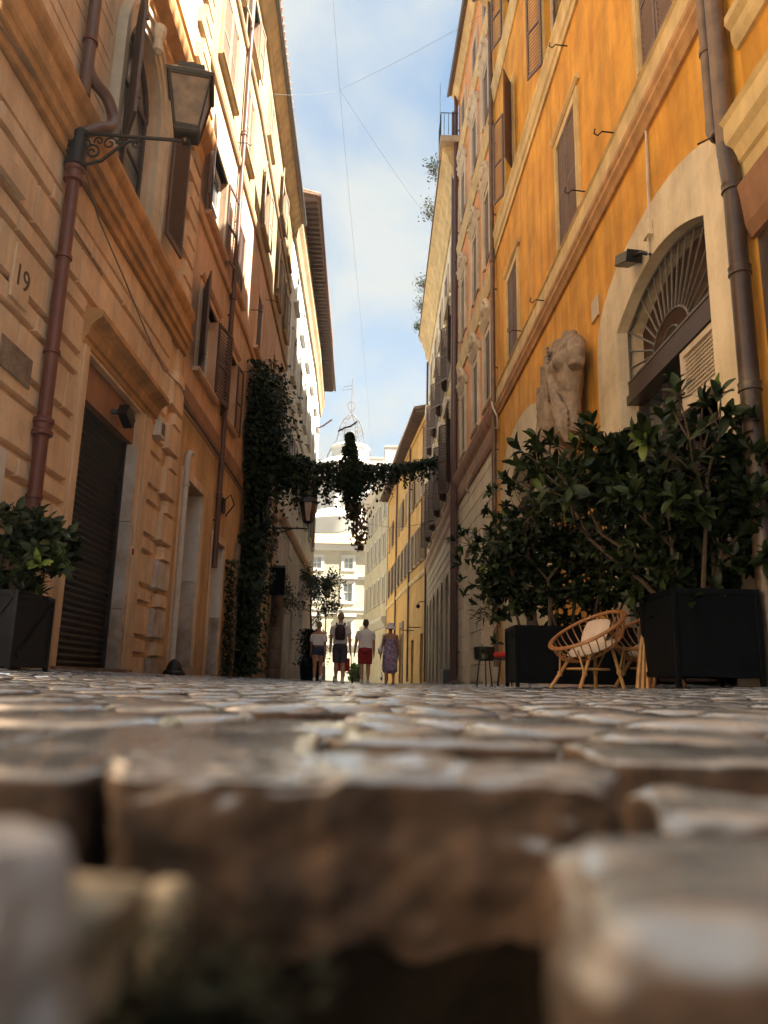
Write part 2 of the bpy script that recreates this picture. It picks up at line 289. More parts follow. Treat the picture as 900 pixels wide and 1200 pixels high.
# ---------------------------------------------------------------- facades: a polyline on the street line; y along the street, z up, d out of the wall
class Fac:
    def __init__(s, pts, side): s.p = pts; s.side = side
    def seg(s, y):
        for a, b in zip(s.p, s.p[1:]):
            if y <= b[1]: return a, b
        return s.p[-2], s.p[-1]
    def P(s, y, z, d=0):
        a, b = s.seg(y); t = (y - a[1]) / (b[1] - a[1]); x = a[0] + (b[0] - a[0]) * t
        v = Vector((b[0] - a[0], b[1] - a[1])).normalized(); nrm = Vector((v.y, -v.x)) * s.side
        return Vector((x + nrm.x * d, y + nrm.y * d, z))
    def N(s, y):
        a, b = s.seg(y); v = Vector((b[0] - a[0], b[1] - a[1], 0)).normalized(); return Vector((v.y, -v.x, 0)) * s.side
    def T(s, y):
        a, b = s.seg(y); return Vector((b[0] - a[0], b[1] - a[1], 0)).normalized()
    def cuts(s, y0, y1): return [y0] + [p[1] for p in s.p if y0 + .01 < p[1] < y1 - .01] + [y1]
    def box(s, mb, y0, y1, z0, z1, d0, d1):
        c = s.cuts(y0, y1)
        for a, b in zip(c, c[1:]):
            mb.hexa([s.P(a, z0, d0), s.P(b - 1e-4, z0, d0), s.P(b - 1e-4, z0, d1), s.P(a, z0, d1), s.P(a, z1, d0), s.P(b - 1e-4, z1, d0), s.P(b - 1e-4, z1, d1), s.P(a, z1, d1)])
    def prof(s, mb, y0, y1, pr):
        c = s.cuts(y0, y1); n = len(pr); vs = []
        for i, y in enumerate(c):
            yy = y if i == 0 else y - 1e-4
            vs += [s.P(yy, z, d) for d, z in pr]
        fs = [(i * n + k, i * n + (k + 1) % n, (i + 1) * n + (k + 1) % n, (i + 1) * n + k) for i in range(len(c) - 1) for k in range(n)]
        fs += [tuple(range(n)), tuple((len(c) - 1) * n + k for k in range(n))]
        mb.add(vs, fs)
    def wall(s, mb, y0, y1, z0, z1, holes, d=0):
        """holes: (y0,y1,z0,z1,depth,rise)"""
        ys = set(s.cuts(y0, y1)); zs = {z0, z1}
        for h in holes:
            for y in h[:2]:
                if y0 < y < y1: ys.add(y)
            for z in h[2:4]:
                if z0 < z < z1: zs.add(z)
        ys = sorted(ys); zs = sorted(zs)
        for a, b in zip(ys, ys[1:]):
            for e, f in zip(zs, zs[1:]):
                m_, q = (a + b) / 2, (e + f) / 2
                if any(h[0] < m_ < h[1] and h[2] < q < h[3] for h in holes): continue
                mb.add([s.P(a, e, d), s.P(b - 1e-4, e, d), s.P(b - 1e-4, f, d), s.P(a, f, d)], [(0, 1, 2, 3)])
        for h in holes:
            a, b, e, f, dep, rise = h; segm = rise < 0; rise = abs(rise)
            q0 = max(e, z0)
            outline = [(a, q0), (a, f - rise)]
            if rise:
                K = 14
                for k in range(1, K): t = math.pi * (1 - k / K); u = 2 * k / K - 1; outline.append(((a + b) / 2 + (b - a) / 2 * u, f - rise * u * u) if segm else ((a + b) / 2 + (b - a) / 2 * math.cos(t), f - rise + rise * math.sin(t)))
            outline += [(b, f - rise), (b, q0)]
            if not rise: outline = [(a, q0), (a, f), (b, f), (b, q0)]
            for (ya, za), (yb, zb) in zip(outline, outline[1:] + ([outline[0]] if e > z0 else [])):
                mb.add([s.P(ya, za, d), s.P(yb, zb, d), s.P(yb, zb, d - dep), s.P(ya, za, d - dep)], [(0, 1, 2, 3)])
            if rise:
                arc = outline[1:-1]; mid = len(arc) // 2
                for i in range(len(arc) - 1):
                    cy = a if i < mid else b
                    mb.add([s.P(arc[i][0], arc[i][1], d), s.P(arc[i + 1][0], arc[i + 1][1], d), s.P(cy, f, d)], [(0, 1, 2)])
                if abs(arc[mid][0] - (a + b) / 2) < .01: mb.add([s.P(a, f, d), s.P(b, f, d), s.P(arc[mid][0], arc[mid][1], d)], [(0, 1, 2)])

def slot_split(a, b, cuts):
    seg = [(a, b)]
    for c0, c1 in cuts:
        out = []
        for x, y in seg:
            if c1 <= x or c0 >= y: out.append((x, y)); continue
            if c0 > x + .03: out.append((x, c0))
            if c1 < y - .03: out.append((c1, y))
        seg = out
    return seg
SH = {}
def shutter_me(w_, h_, m, pitch=.075, solid=False, fl=1):
    key = (round(w_, 2), round(h_, 2), m, pitch, solid, fl)
    if key in SH: return SH[key]
    b = MB(); t = .035; fr = .06
    b.box(0, fr, -t / 2, t / 2, 0, h_); b.box(w_ - fr, w_, -t / 2, t / 2, 0, h_)
    b.box(fr, w_ - fr, -t / 2, t / 2, 0, fr * 1.3); b.box(fr, w_ - fr, -t / 2, t / 2, h_ - fr, h_); b.box(fr, w_ - fr, -t / 2, t / 2, h_ * .45, h_ * .45 + fr)
    if solid: b.box(fr, w_ - fr, -.008, .008, fr, h_ - fr)
    else:
        n = int((h_ - 2 * fr) / pitch); x0, x1 = fr, w_ - fr
        for i in range(n):
            z = fr * 1.3 + i * pitch
            q = t * .42 * fl; b.hexa([(x0, -q, z), (x1, -q, z), (x1, q, z + pitch * .76), (x0, q, z + pitch * .76), (x0, -q, z + .014), (x1, -q, z + .014), (x1, q, z + pitch * .76 + .014), (x0, q, z + pitch * .76 + .014)])
    me = bpy.data.meshes.new('shutter'); me.from_pydata(b.v, [], b.f); me.materials.append(M[m]); SH[key] = me
    return me
def hang(fac, parent, yh, z, d, w_, h_, dirn, ang, m, pitch=.075, solid=False, name='shutter'):
    """a shutter leaf hinged at yh; dirn +1/-1 = which way it lies when closed, ang = opening angle in degrees"""
    P = fac.P(yh, z, d); T = fac.T(yh) * dirn; N = fac.N(yh); A = rad(ang)
    x = T * math.cos(A) + N * math.sin(A)
    o = link(name, shutter_me(w_, h_, m, pitch, solid, 1 if Vector((0, 0, 1)).cross(T).dot(N) > 0 else -1), parent, P); o.rotation_euler = (0, 0, math.atan2(x.y, x.x)); return o
def window(bld, fac, y0, y1, z0, z1, frame='cream_stone', fw_=.14, proj=.05, sill=True, shut='closed', sm='shutter_brown', dep=.22, glass='glass', cross=1, pitch=.085, head=None, top_ang=None, inner='window_frame'):
    b = MB()
    if frame:
        fac.box(b, y0 - fw_, y0, z0, z1 + fw_, 0.002, proj); fac.box(b, y1, y1 + fw_, z0, z1 + fw_, 0.002, proj); fac.box(b, y0, y1, z1, z1 + fw_, 0.002, proj)
        fac.box(b, y0 - fw_ * .55, y0 - fw_ * .1, z0, z1 + fw_ * .6, proj, proj + .02); fac.box(b, y1 + fw_ * .1, y1 + fw_ * .55, z0, z1 + fw_ * .6, proj, proj + .02)
        if head == 'ledge': fac.prof(b, y0 - fw_ * 1.6, y1 + fw_ * 1.6, [(.002, z1 + fw_ + .06), (.05, z1 + fw_ + .06), (.10, z1 + fw_ + .12), (.10, z1 + fw_ + .16), (.002, z1 + fw_ + .19)])
    else: fac.box(b, y0, y1, z1 - .03, z1, -.1, -.02)
    o = b.build('window', frame or inner, bld)
    s = MB(); dd = -dep + .02; t = .05
    fac.box(s, y0, y0 + t, z0, z1, dd, dd + .05); fac.box(s, y1 - t, y1, z0, z1, dd, dd + .05); fac.box(s, y0 + t, y1 - t, z1 - t, z1, dd, dd + .05); fac.box(s, y0 + t, y1 - t, z0, z0 + t, dd, dd + .05)
    ym = (y0 + y1) / 2; fac.box(s, ym - .035, ym + .035, z0 + t, z1 - t, dd, dd + .055)
    for k in range(1, 1 + cross):
        zz = z0 + (z1 - z0) * k / (cross + 1); fac.box(s, y0 + t, ym - .035, zz - .02, zz + .02, dd, dd + .04); fac.box(s, ym + .035, y1 - t, zz - .02, zz + .02, dd, dd + .04)
    s.build('sash', inner, o)
    g = MB(); fac.box(g, y0 - .02, y1 + .02, z0 - .02, z1 + .02, -dep - .03, -dep + .015); g.build('pane', glass, o)
    if sill:
        k = MB(); fac.prof(k, y0 - fw_ * 1.5, y1 + fw_ * 1.5, [(-.1, z0 - .09), (proj + .06, z0 - .09), (proj + .10, z0 - .04), (proj + .10, z0), (-.1, z0)]); k.build('sill', frame or inner, o)
    wd = (y1 - y0) / 2 - .005
    if shut == 'closed':
        hang(fac, o, y0, z0 + .01, .0, wd, z1 - z0 - .02, 1, 2, sm, pitch); hang(fac, o, y1, z0 + .01, .0, wd, z1 - z0 - .02, -1, 3, sm, pitch)
    elif shut == 'open':
        hang(fac, o, y0, z0 + .01, proj + .03, wd, z1 - z0 - .02, 1, 172, sm, pitch); hang(fac, o, y1, z0 + .01, proj + .03, wd, z1 - z0 - .02, -1, 174, sm, pitch)
    elif isinstance(shut, tuple):
        if shut[0] is not None: hang(fac, o, y0, z0 + .01, proj + .03, wd, z1 - z0 - .02, 1, shut[0], sm, pitch)
        if shut[1] is not None: hang(fac, o, y1, z0 + .01, proj + .03, wd, z1 - z0 - .02, -1, shut[1], sm, pitch)
    return o
def mass(fac, bld, y0, y1, z1, m, depth=7, z0=-.3, back=-.62):
    b = MB(); fac.box(b, y0, y1, z0, z1, -depth, back); b.build('rear_wall', m, bld)
    e = MB(); fac.box(e, y0, y0 + .3, z0, z1, back, -.002); fac.box(e, y1 - .3, y1 - .003, z0, z1, back, -.002); fac.box(e, y0 + .3, y1 - .303, z1 - .3, z1, back, -.002); e.build('end_wall', m, bld)
def eave(fac, bld, y0, y1, z, out, msoff, tile=True, th=.12, pitchh=1.6, depth=6, rafters=0, raf_m='rafter_wood'):
    b = MB(); fac.prof(b, y0, y1, [(-.05, z - .45), (.10, z - .45), (.16, z - .3), (out * .6, z - .12), (out * .75, z), (-.05, z)]) if not rafters else fac.prof(b, y0, y1, [(-.05, z - .4), (.1, z - .4), (.14, z), (-.05, z)])
    b.build('cornice', msoff, bld)
    r = MB(); fac.prof(r, y0, y1, [(-depth, z + pitchh), (out, z + .02), (out, z + th), (-depth, z + pitchh + th)]); rf = r.build('roof', 'roof_tile', bld)
    if rafters:
        q = MB(); y = y0 + .1
        while y < y1 - .15: fac.box(q, y, y + .12, z - .16, z + .015, .0, out - .12); y += rafters
        q.build('rafters', raf_m, bld)['kind'] = 'stuff'
    if tile:
        t = MB(); y = y0 + .1
        while y < y1 - .1:
            a = fac.P(y, z + th + .02, out + .03); c = fac.P(y, z + th + .02 + pitchh * .25, out - depth * .25); t.bar(a, c, .085, 6); y += .3
        t.build('roof_tiles', 'roof_tile', rf, smooth=True)['kind'] = 'stuff'
    gm = MB(); gm.tube([fac.P(y0, z + .02, out + .05), fac.P(y1, z + .02, out + .05)], .065, 8); gm.build('gutter', 'iron_grey' if not rafters else 'pipe_brown', bld, smooth=True)
def pipe(fac, bld, y, z0, z1, r, m, d=None, collars=(), name='downpipe'):
    d = d if d is not None else r + .04; b = MB(); b.tube([fac.P(y, z0, d), fac.P(y, z1, d)], r, 14)
    for c in collars: b.lathe(fac.P(y, c, d), [(r * 1.12, -.07), (r * 1.3, -.05), (r * 1.18, -.02), (r * 1.18, .02), (r * 1.3, .05), (r * 1.12, .07)], 14)
    z = z0 + 1.1
    while z < z1: fac.box(b, y - .02, y + .02, z, z + .04, 0, d); z += 2.6
    return b.build(name, m, bld, smooth=True)

# ================================================================ GROUND
def gz(x, y):
    ax = min(abs(x), 4.3)
    z = -.052 + .0078 * ax * ax if x < 0 else -.052 + .0075 * ax * ax
    t = max(0, min(1, (y - .5) / 2.0)); z0 = -.036 + .004 * ax
    return z0 * (1 - t) + z * t if y > -1 else z0
b = MB(); b.box(-600, 600, -300, 900, -.9, -.45); b.build('ground', 'far_paving')['kind'] = 'structure'
# the far paving: one sheet, gently dished like the near street, from where single stones stop reading
xs = [-30, -9, -4.6, -4, -3, -2, -1, 0, 1, 2, 3, 4, 4.6, 9, 30]; ys = [27.9, 32, 40, 50, 60, 80, 100, 130, 200]
vs = [(x, y, gz(x, y) + (0.0 if abs(x) < 4.7 else .02)) for y in ys for x in xs]; n = len(xs)
b = MB(); b.add(vs, [(j * n + i, j * n + i + 1, (j + 1) * n + i + 1, (j + 1) * n + i) for j in range(len(ys) - 1) for i in range(n - 1)])
o = b.build('far_street', 'far_paving', recalc=False); o['kind'] = 'structure'
xs = np.linspace(-4.9, 4.9, 50); ys = np.concatenate([np.linspace(-6, -.4, 20), np.linspace(-.3, 1.5, 60), np.linspace(1.6, 28.2, 110)]); n = len(xs)
def bedz(x, y):
    d = .03 if y > .62 else (.075 if y > .315 or y < -.5 or abs(x) > .5 else .16)
    return gz(x, y) - d + .009 * noise.noise(Vector((x * 6, y * 6, 1)))
vs = [(x, y, bedz(x, y)) for y in ys for x in xs]
b = MB(); b.add(vs, [(j * n + i, j * n + i + 1, (j + 1) * n + i + 1, (j + 1) * n + i) for j in range(len(ys) - 1) for i in range(n - 1)])
street = b.build('street', 'bed_dirt', recalc=False, smooth=False); street['kind'] = 'structure'

def stone_mesh(c4, zt, seed, hgt=.075):
    """worn basalt sett: chamfered corners, domed polished top"""
    r = random.Random(seed); cx = sum(p[0] for p in c4) / 4; cy = sum(p[1] for p in c4) / 4
    ring = []
    for k in range(4):
        a = Vector(c4[k]); p = Vector(c4[k - 1]); q = Vector(c4[(k + 1) % 4]); f = r.uniform(.12, .24)
        ring += [a.lerp(p, f), a.lerp(q, f)]
    tx, ty = r.uniform(-.032, .032), r.uniform(-.032, .032)
    V = [(cx, cy, zt + .003)]
    for s, dz in ((.70, 0), (.91, -.005), (1.0, -.017), (.985, -hgt)):
        for p in ring:
            x = cx + (p.x - cx) * s; y = cy + (p.y - cy) * s; V.append((x, y, zt + dz + (x - cx) * tx + (y - cy) * ty + (r.uniform(-.0016, .0016) if dz > -.02 else 0)))
    F = [(0, 1 + k, 1 + (k + 1) % 8) for k in range(8)]
    for i in range(3): F += [(1 + i * 8 + k, 1 + (i + 1) * 8 + k, 1 + (i + 1) * 8 + (k + 1) % 8, 1 + i * 8 + (k + 1) % 8) for k in range(8)]
    return V, F
CS = .185
def warp(i, j, r=.016):
    h = random.Random(i * 7919 + j * 104729)
    x = i * CS + (j % 2) * CS * .5 + h.uniform(-r, r); y = .62 + j * CS * .93 + h.uniform(-r, r)
    t = max(0, min(1, (y - .62) / 2.5)); y += t * (.20 * math.sin(x * 1.1 + .6) + .10 * math.sin(x * 2.3 + y * .5)); x += t * .12 * math.sin(y * .9)
    return (x, y)
cand = []
for j in range(-2 if False else 0, 146):
    for i in range(-27, 27):
        o_ = (j % 2) * 0
        a = warp(i, j); b_ = warp(i + 1, j)
        # upper row is shifted by half a stone
        c = warp(i + (1 if j % 2 == 0 else 2) - (0 if j % 2 == 0 else 1), j + 1); d = warp(i + (0 if j % 2 == 0 else 1) - (0 if j % 2 == 0 else 0) - (0 if j % 2 == 0 else 1) * 0, j + 1)
        row0 = .62 + j * CS * .93
        x0, x1 = a[0], b_[0]
        def edge(x, jj):   # wavy course line shared by both courses
            yy = .62 + jj * CS * .93; h = noise.noise(Vector((x * 2.1, jj * 3.7, 0))) * .022
            t = max(0, min(1, (yy - .62) / 2.5)); return yy + h + t * (.22 * math.sin(x * 1.1 + .6) + .10 * math.sin(x * 2.3 + 1.0 + yy * .3))
        g = .007
        q = [(x0 + g, edge(x0, j) + g), (x1 - g, edge(x1, j) + g), (x1 - g, edge(x1, j + 1) - g), (x0 + g, edge(x0, j + 1) - g)]
        cx = (x0 + x1) / 2; cy = (q[0][1] + q[2][1]) / 2
        lim = 3.95 if cx < 0 else 3.8
        if abs(cx) > lim: continue
        cand.append((cx, cy, q, i, j))
cand.sort(key=lambda c: c[1] + abs(c[0]) * .15)
single = 0; sv = []; sf = []
for cx, cy, q, i, j in cand:
    h = random.Random(i * 31 + j * 977)
    if h.random() < (.03 if cy > 1.1 else 0): continue
    sink = h.choice([0, 0, 0, 0, .005, .012, .018, -.004]) + h.uniform(-.004, .004)
    if abs(cy - .75) < .12 and .30 < cx < .44: continue
    V, F = stone_mesh(q, gz(cx, cy) - sink, i * 331 + j * 17)
    vis = abs(cx) < .62 * cy + .3
    if single < 285 and vis:
        me = bpy.data.meshes.new('cobblestone'); L = Vector((cx, cy, gz(cx, cy))); me.from_pydata([tuple(Vector(v) - L) for v in V], [], F); me.materials.append(M['basalt'])
        me.polygons.foreach_set('use_smooth', [True] * len(me.polygons)); link('cobblestone', me, street, L); single += 1
    else:
        bo = len(sv); sv += V; sf += [tuple(k + bo for k in f) for f in F]
me = bpy.data.meshes.new('cobblestones'); me.from_pydata(sv, [], sf); me.materials.append(M['basalt']); me.polygons.foreach_set('use_smooth', [True] * len(me.polygons))
link('cobblestones', me, street)['kind'] = 'stuff'

def rough_stone(c4, z0, z1, seed, res=26, rnd=.16, amp=.006, m='basalt', smooth=True, dome=.3):
    bm = bmesh.new(); bmesh.ops.create_grid(bm, x_segments=1, y_segments=1, size=1); bm.free()
    N = res; vs = {}; V = []; F = []
    def pt(u, v, w_):
        # cube -> rounded cube in [-1,1]^3
        k = 1 - rnd; x, y, z = (max(-k, min(k, t)) for t in (u, v, w_)); d = Vector((u - x, v - y, w_ - z))
        if d.length > 1e-6: d = d.normalized() * rnd
        p = Vector((x, y, z)) + d
        s, t = (p.x + 1) / 2, (p.y + 1) / 2
        a = Vector(c4[0]).lerp(Vector(c4[1]), s); b_ = Vector(c4[3]).lerp(Vector(c4[2]), s); xy = a.lerp(b_, t)
        z_ = z0 + (z1 - z0) * (p.z + 1) / 2
        P = Vector((xy.x, xy.y, z_)); nn = Vector((P.x * 22 + seed, P.y * 22, P.z * 22))
        a1 = noise.noise(nn) + .5 * noise.noise(nn * 2.3) + .25 * noise.noise(nn * 5.1)
        top = max(0, p.z) if abs(w_) > .99 and w_ > 0 else 0
        out = Vector((p.x, p.y, p.z * .7)).normalized() if top == 0 else Vector((0, 0, 1))
        P += out * a1 * amp * (1.0 if top == 0 else .38)
        return P
    def key(u, v, w_): return (round(u * 500), round(v * 500), round(w_ * 500))
    def vid(u, v, w_):
        k = key(u, v, w_)
        if k not in vs: vs[k] = len(V); V.append(pt(u, v, w_))
        return vs[k]
    g = [-1 + 2 * i / N for i in range(N + 1)]
    for i in range(N):
        for j in range(N):
            a, b_, c, d = g[i], g[i + 1], g[j], g[j + 1]
            F.append((vid(a, c, 1), vid(b_, c, 1), vid(b_, d, 1), vid(a, d, 1)))
            F.append((vid(a, -1, c), vid(b_, -1, c), vid(b_, -1, d), vid(a, -1, d)))
            F.append((vid(b_, 1, c), vid(a, 1, c), vid(a, 1, d), vid(b_, 1, d)))
            F.append((vid(-1, b_, c), vid(-1, a, c), vid(-1, a, d), vid(-1, b_, d)))
            F.append((vid(1, a, c), vid(1, b_, c), vid(1, b_, d), vid(1, a, d)))
    L = Vector(((c4[0][0] + c4[2][0]) / 2, (c4[0][1] + c4[2][1]) / 2, z1)); me = bpy.data.meshes.new('cobblestone')
    me.from_pydata([tuple(p - L) for p in V], [], F); me.materials.append(M[m]); me.polygons.foreach_set('use_smooth', [True] * len(me.polygons))
    return link('cobblestone', me, street, L)
# the stones right before the camera
rough_stone([(-.098, .295), (.088, .300), (.100, .392), (-.112, .380)], -.15, -.0345, 1, 54, .09, .013, 'basalt_bare')
rough_stone([(-.30, .315), (-.112, .305), (-.122, .42), (-.31, .43)], -.11, -.036, 2, 22, .14)
rough_stone([(-.52, .31), (-.31, .31), (-.325, .45), (-.53, .46)], -.11, -.036, 3, 16, .14)
rough_stone([(.112, .318), (.205, .310), (.215, .395), (.125, .402)], -.13, -.047, 4, 22, .25, .009)
rough_stone([(.22, .300), (.42, .315), (.43, .43), (.225, .44)], -.12, -.039, 5, 20, .14)
rough_stone([(.43, .31), (.62, .31), (.62, .45), (.44, .45)], -.12, -.036, 6, 14, .14)
rough_stone([(-.205, .405), (-.028, .402), (-.045, .60), (-.22, .60)], -.11, -.0355, 7, 26, .12)
rough_stone([(-.41, .46), (-.222, .45), (-.235, .605), (-.42, .61)], -.11, -.038, 8, 18, .14)
rough_stone([(-.60, .47), (-.42, .47), (-.44, .61), (-.62, .62)], -.11, -.037, 9, 14, .14)
rough_stone([(-.03, .510), (.115, .505), (.12, .61), (-.035, .61)], -.11, -.036, 10, 22, .16)
rough_stone([(.00, .42), (.105, .43), (.10, .49), (.01, .485)], -.12, -.062, 20, 20, .3, .012, 'basalt_bare')
rough_stone([(.13, .445), (.34, .455), (.35, .605), (.135, .60)], -.11, -.0385, 11, 22, .14)
rough_stone([(.355, .46), (.55, .46), (.56, .61), (.36, .61)], -.11, -.038, 12, 16, .14)
rough_stone([(.036, .150), (.17, .140), (.20, .245), (.054, .250)], -.17, -.0415, 13, 34, .24, .008)
rough_stone([(-.18, .145), (-.072, .150), (-.068, .19), (-.18, .20)], -.10, -.031, 14, 30, .35, .012, 'skylit_stone')
rough_stone([(-.30, .225), (-.128, .222), (-.118, .292), (-.30, .30)], -.13, -.052, 15, 22, .25, .007, 'basalt_bare')
rough_stone([(.075, .275), (.30, .27), (.30, .297), (.08, .303)], -.13, -.062, 16, 22, .3, .01, 'basalt_bare')
rough_stone([(-.079, .182), (-.059, .181), (-.057, .20), (-.078, .203)], -.078, -.048, 17, 20, .4, .011, 'pale_pebble')
rough_stone([(-.066, .238), (-.057, .235), (-.054, .247), (-.064, .250)], -.085, -.058, 18, 12, .4, .004, 'pale_pebble')
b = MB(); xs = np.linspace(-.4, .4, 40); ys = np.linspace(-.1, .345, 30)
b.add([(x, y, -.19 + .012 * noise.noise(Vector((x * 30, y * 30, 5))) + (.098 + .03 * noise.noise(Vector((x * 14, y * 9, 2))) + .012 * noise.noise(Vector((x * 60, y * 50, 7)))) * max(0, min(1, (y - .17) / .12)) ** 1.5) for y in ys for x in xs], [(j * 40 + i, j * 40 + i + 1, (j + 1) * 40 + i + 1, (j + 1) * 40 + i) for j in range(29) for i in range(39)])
b.build('joint_dirt_shade', 'soil', street, recalc=False)  # packed dirt; its black mound also stands in for shade in the gap
# moss tuft in the joint
b = MB()
for k in range(420):
    x = random.gauss(-.048, .014); y = random.gauss(.222, .012); z = -.095 + abs(random.gauss(0, .014)); a = random.uniform(0, 6.3); s = random.uniform(.003, .007); u = Vector((math.cos(a), math.sin(a), random.uniform(-.2, 1))).normalized() * s; v = Vector((-math.sin(a), math.cos(a), .3)) * s * .35; p = Vector((x, y, z))
    b.add([p - v, p + v, p + u * 2], [(0, 1, 2)])
b.build('moss', 'moss', recalc=False); fin(bpy.data.objects['moss'], 'dark green moss tuft in the deep joint before the nearest cobblestone', 'moss', kind='stuff')

# ================================================================ BUILDINGS, LEFT SIDE
FL1 = Fac([(-3.9, -8), (-3.9, 0), (-3.98, 14)], 1)
FL2 = Fac([(-3.98, 14), (-4.0, 20), (-4.35, 31)], 1)
FL3 = Fac([(-4.33, 31.1), (-4.36, 33), (-4.62, 46), (-5.0, 55)], 1)
pal = empty('palazzo', FL1.P(2, 0), 'tan rusticated palazzo on the left with roller shutter door and orange cornices', 'building')
ARCH = (9.6, 11.3, 7.2, 9.95, .3, .85)
DOOR = (9.5, 11.78, -.3, 4.15, .2, 0)
b = MB(); FL1.wall(b, -8, 14, -.3, 6.2, [DOOR], -.05); b.build('ground_floor_wall', 'tan_plaster', pal)
b = MB(); FL1.wall(b, 2.8, 14, 6.2, 18.6, [ARCH, (3.6, 5.3, 7.2, 9.95, .3, .85), (9.7, 11.2, 13.2, 15.6, .3, 0), (3.7, 5.2, 13.2, 15.6, .3, 0), ], -.02); FL1.wall(b, -8, 2.8, 6.2, 7.6, [], -.02); b.build('upper_wall', 'tan_plaster', pal)
mass(FL1, pal, 2.8, 14, 18.6, 'tan_plaster'); mass(FL1, pal, -8, 2.79, 7.6, 'tan_plaster')  # near end, out of view, cut low to let skylight into the street
# rusticated courses: tall and short blocks by turns
def chamf(fac, y0, y1, z0, z1, d0, d1, c=.018):
    return [fac.P(y0, z0, d0), fac.P(y1, z0, d0), fac.P(y1, z1, d0), fac.P(y0, z1, d0), fac.P(y0 + c, z0 + c, d1), fac.P(y1 - c, z0 + c, d1), fac.P(y1 - c, z1 - c, d1), fac.P(y0 + c, z1 - c, d1)]
def block(fac, par, y0, y1, z0, z1, d0, d1, m, name='stone_block', c=.018):
    b = MB(); b.hexa(chamf(fac, y0, y1, z0, z1, d0, d1, c)); return b.build(name, m, par)
z = -.25; k = 0; lev = []
base = 5.66
while base > -.4: lev.append(base); base -= .8375
for zi, zt in enumerate(lev):
    for (a, t_, tall) in ((zt - .8375 + .265, zt - .285 - .03, 1), (zt - .265, zt - .025, 0)):
        zlo, zhi = (zt - .8375 + .0, zt - .305) if tall else (zt - .285, zt - .022)
        if zhi < .05: continue
        off = (zi % 2) * .65 + (0 if tall else .35); y = 2.4 + off - 1.3
        while y < 13.15:
            y2 = y + 1.3
            for (p, q) in slot_split(max(y, 2.2), min(y2, 13.2), [(9.24, 12.42)] if zlo < 4.7 else []):
                if q - p > .12: block(FL1, pal, p + .004, q - .014, zlo + .036, zhi, -.05, .022, 'tan_plaster', c=.022)
            y = y2
b = MB()
for zt in lev:
    for (zlo, zhi) in ((zt - .8375, zt - .305), (zt - .285, zt - .022)):
        if zhi < .05: continue
        y = -8
        while y < 2.2: b.hexa(chamf(FL1, y + .01, min(y + 1.3, 2.19), zlo + .02, zhi, -.05, 0)); y += 1.3
o = b.build('side_blocks', 'tan_plaster', pal); o['kind'] = 'stuff'
block(FL1, pal, -8, 13.2, 5.70, 6.14, -.05, 0.0, 'tan_plaster', 'frieze')
# corner pier of projecting blocks
for i, zt in enumerate(lev):
    w1 = 13.22
    if zt - .3 > .1: block(FL1, pal, w1, 14.0, zt - .8375 + .03, zt - .305, -.05, .09 if zt > 1.4 else .10, 'pale_stone' if (zt - .8375) < 1.6 else 'tan_plaster', 'corner_block', .02)
    if zt - .05 > .1: block(FL1, pal, w1 + .28, 14.0, zt - .275, zt - .03, -.05, .09, 'tan_plaster', 'corner_block', .02)
# big cornice between ground floor and first floor
def moulding(fac, par, y0, y1, pr, m, name='cornice'):
    b = MB(); fac.prof(b, y0, y1, pr); return b.build(name, m, par)
moulding(FL1, pal, -8, 14.05, [(-.05, 6.14), (.06, 6.14), (.06, 6.28), (.11, 6.30), (.11, 6.42), (.16, 6.46), (.16, 6.55), (.10, 6.57), (.10, 6.80), (.14, 6.86), (.17, 6.95), (.17, 7.02), (-.02, 7.05)], 'cornice_orange')
# thin boards of the upper wall, two widths by turns
z = 7.08; i = 0
while z < 17.9:
    h = (.44, .19)[i % 2]
    for (p, q) in slot_split(2.85, 12.95, [(9.12, 13.05), (3.1, 5.8)] if z < 10.3 else ([(9.3, 11.6), (3.3, 5.6)] if 12.9 < z < 16 or 17.2 < z < 20.3 else [])):
        if not (10.2 < z < 11.7): block(FL1, pal, p, q, z, z + h - .022, -.02, .006, 'tan_plaster', 'wall_course', .004)
    z += h; i += 1
i = 0; z = 7.1
while z < 17.8:      # long-and-short quoins of the corner
    if not (10.2 < z < 11.6):
        w_ = .95 if i % 2 == 0 else .6
        block(FL1, pal, 14 - w_, 14.0, z, z + .36, -.02, .07, 'tan_plaster' if z < 10 else 'yellow_cream', 'quoin', .02)
    z += .42; i += 1
moulding(FL1, pal, 2.8, 14.05, [(-.02, 10.25), (.05, 10.25), (.09, 10.45), (.09, 10.62), (.26, 10.75), (.30, 10.95), (.30, 11.02), (.12, 11.08), (.12, 11.40), (.2, 11.5), (-.02, 11.55)], 'cornice_orange', 'upper_cornice')
moulding(FL1, pal, 2.8, 14.05, [(-.02, 16.4), (.1, 16.4), (.2, 16.6), (.2, 16.75), (-.02, 16.8)], 'ochre_trim', 'upper_cornice')
eave(FL1, pal, 2.8, 14, 18.6, .8, 'ochre_trim'); eave(FL1, pal, -8, 2.79, 7.7, .5, 'ochre_trim', pitchh=1.0)
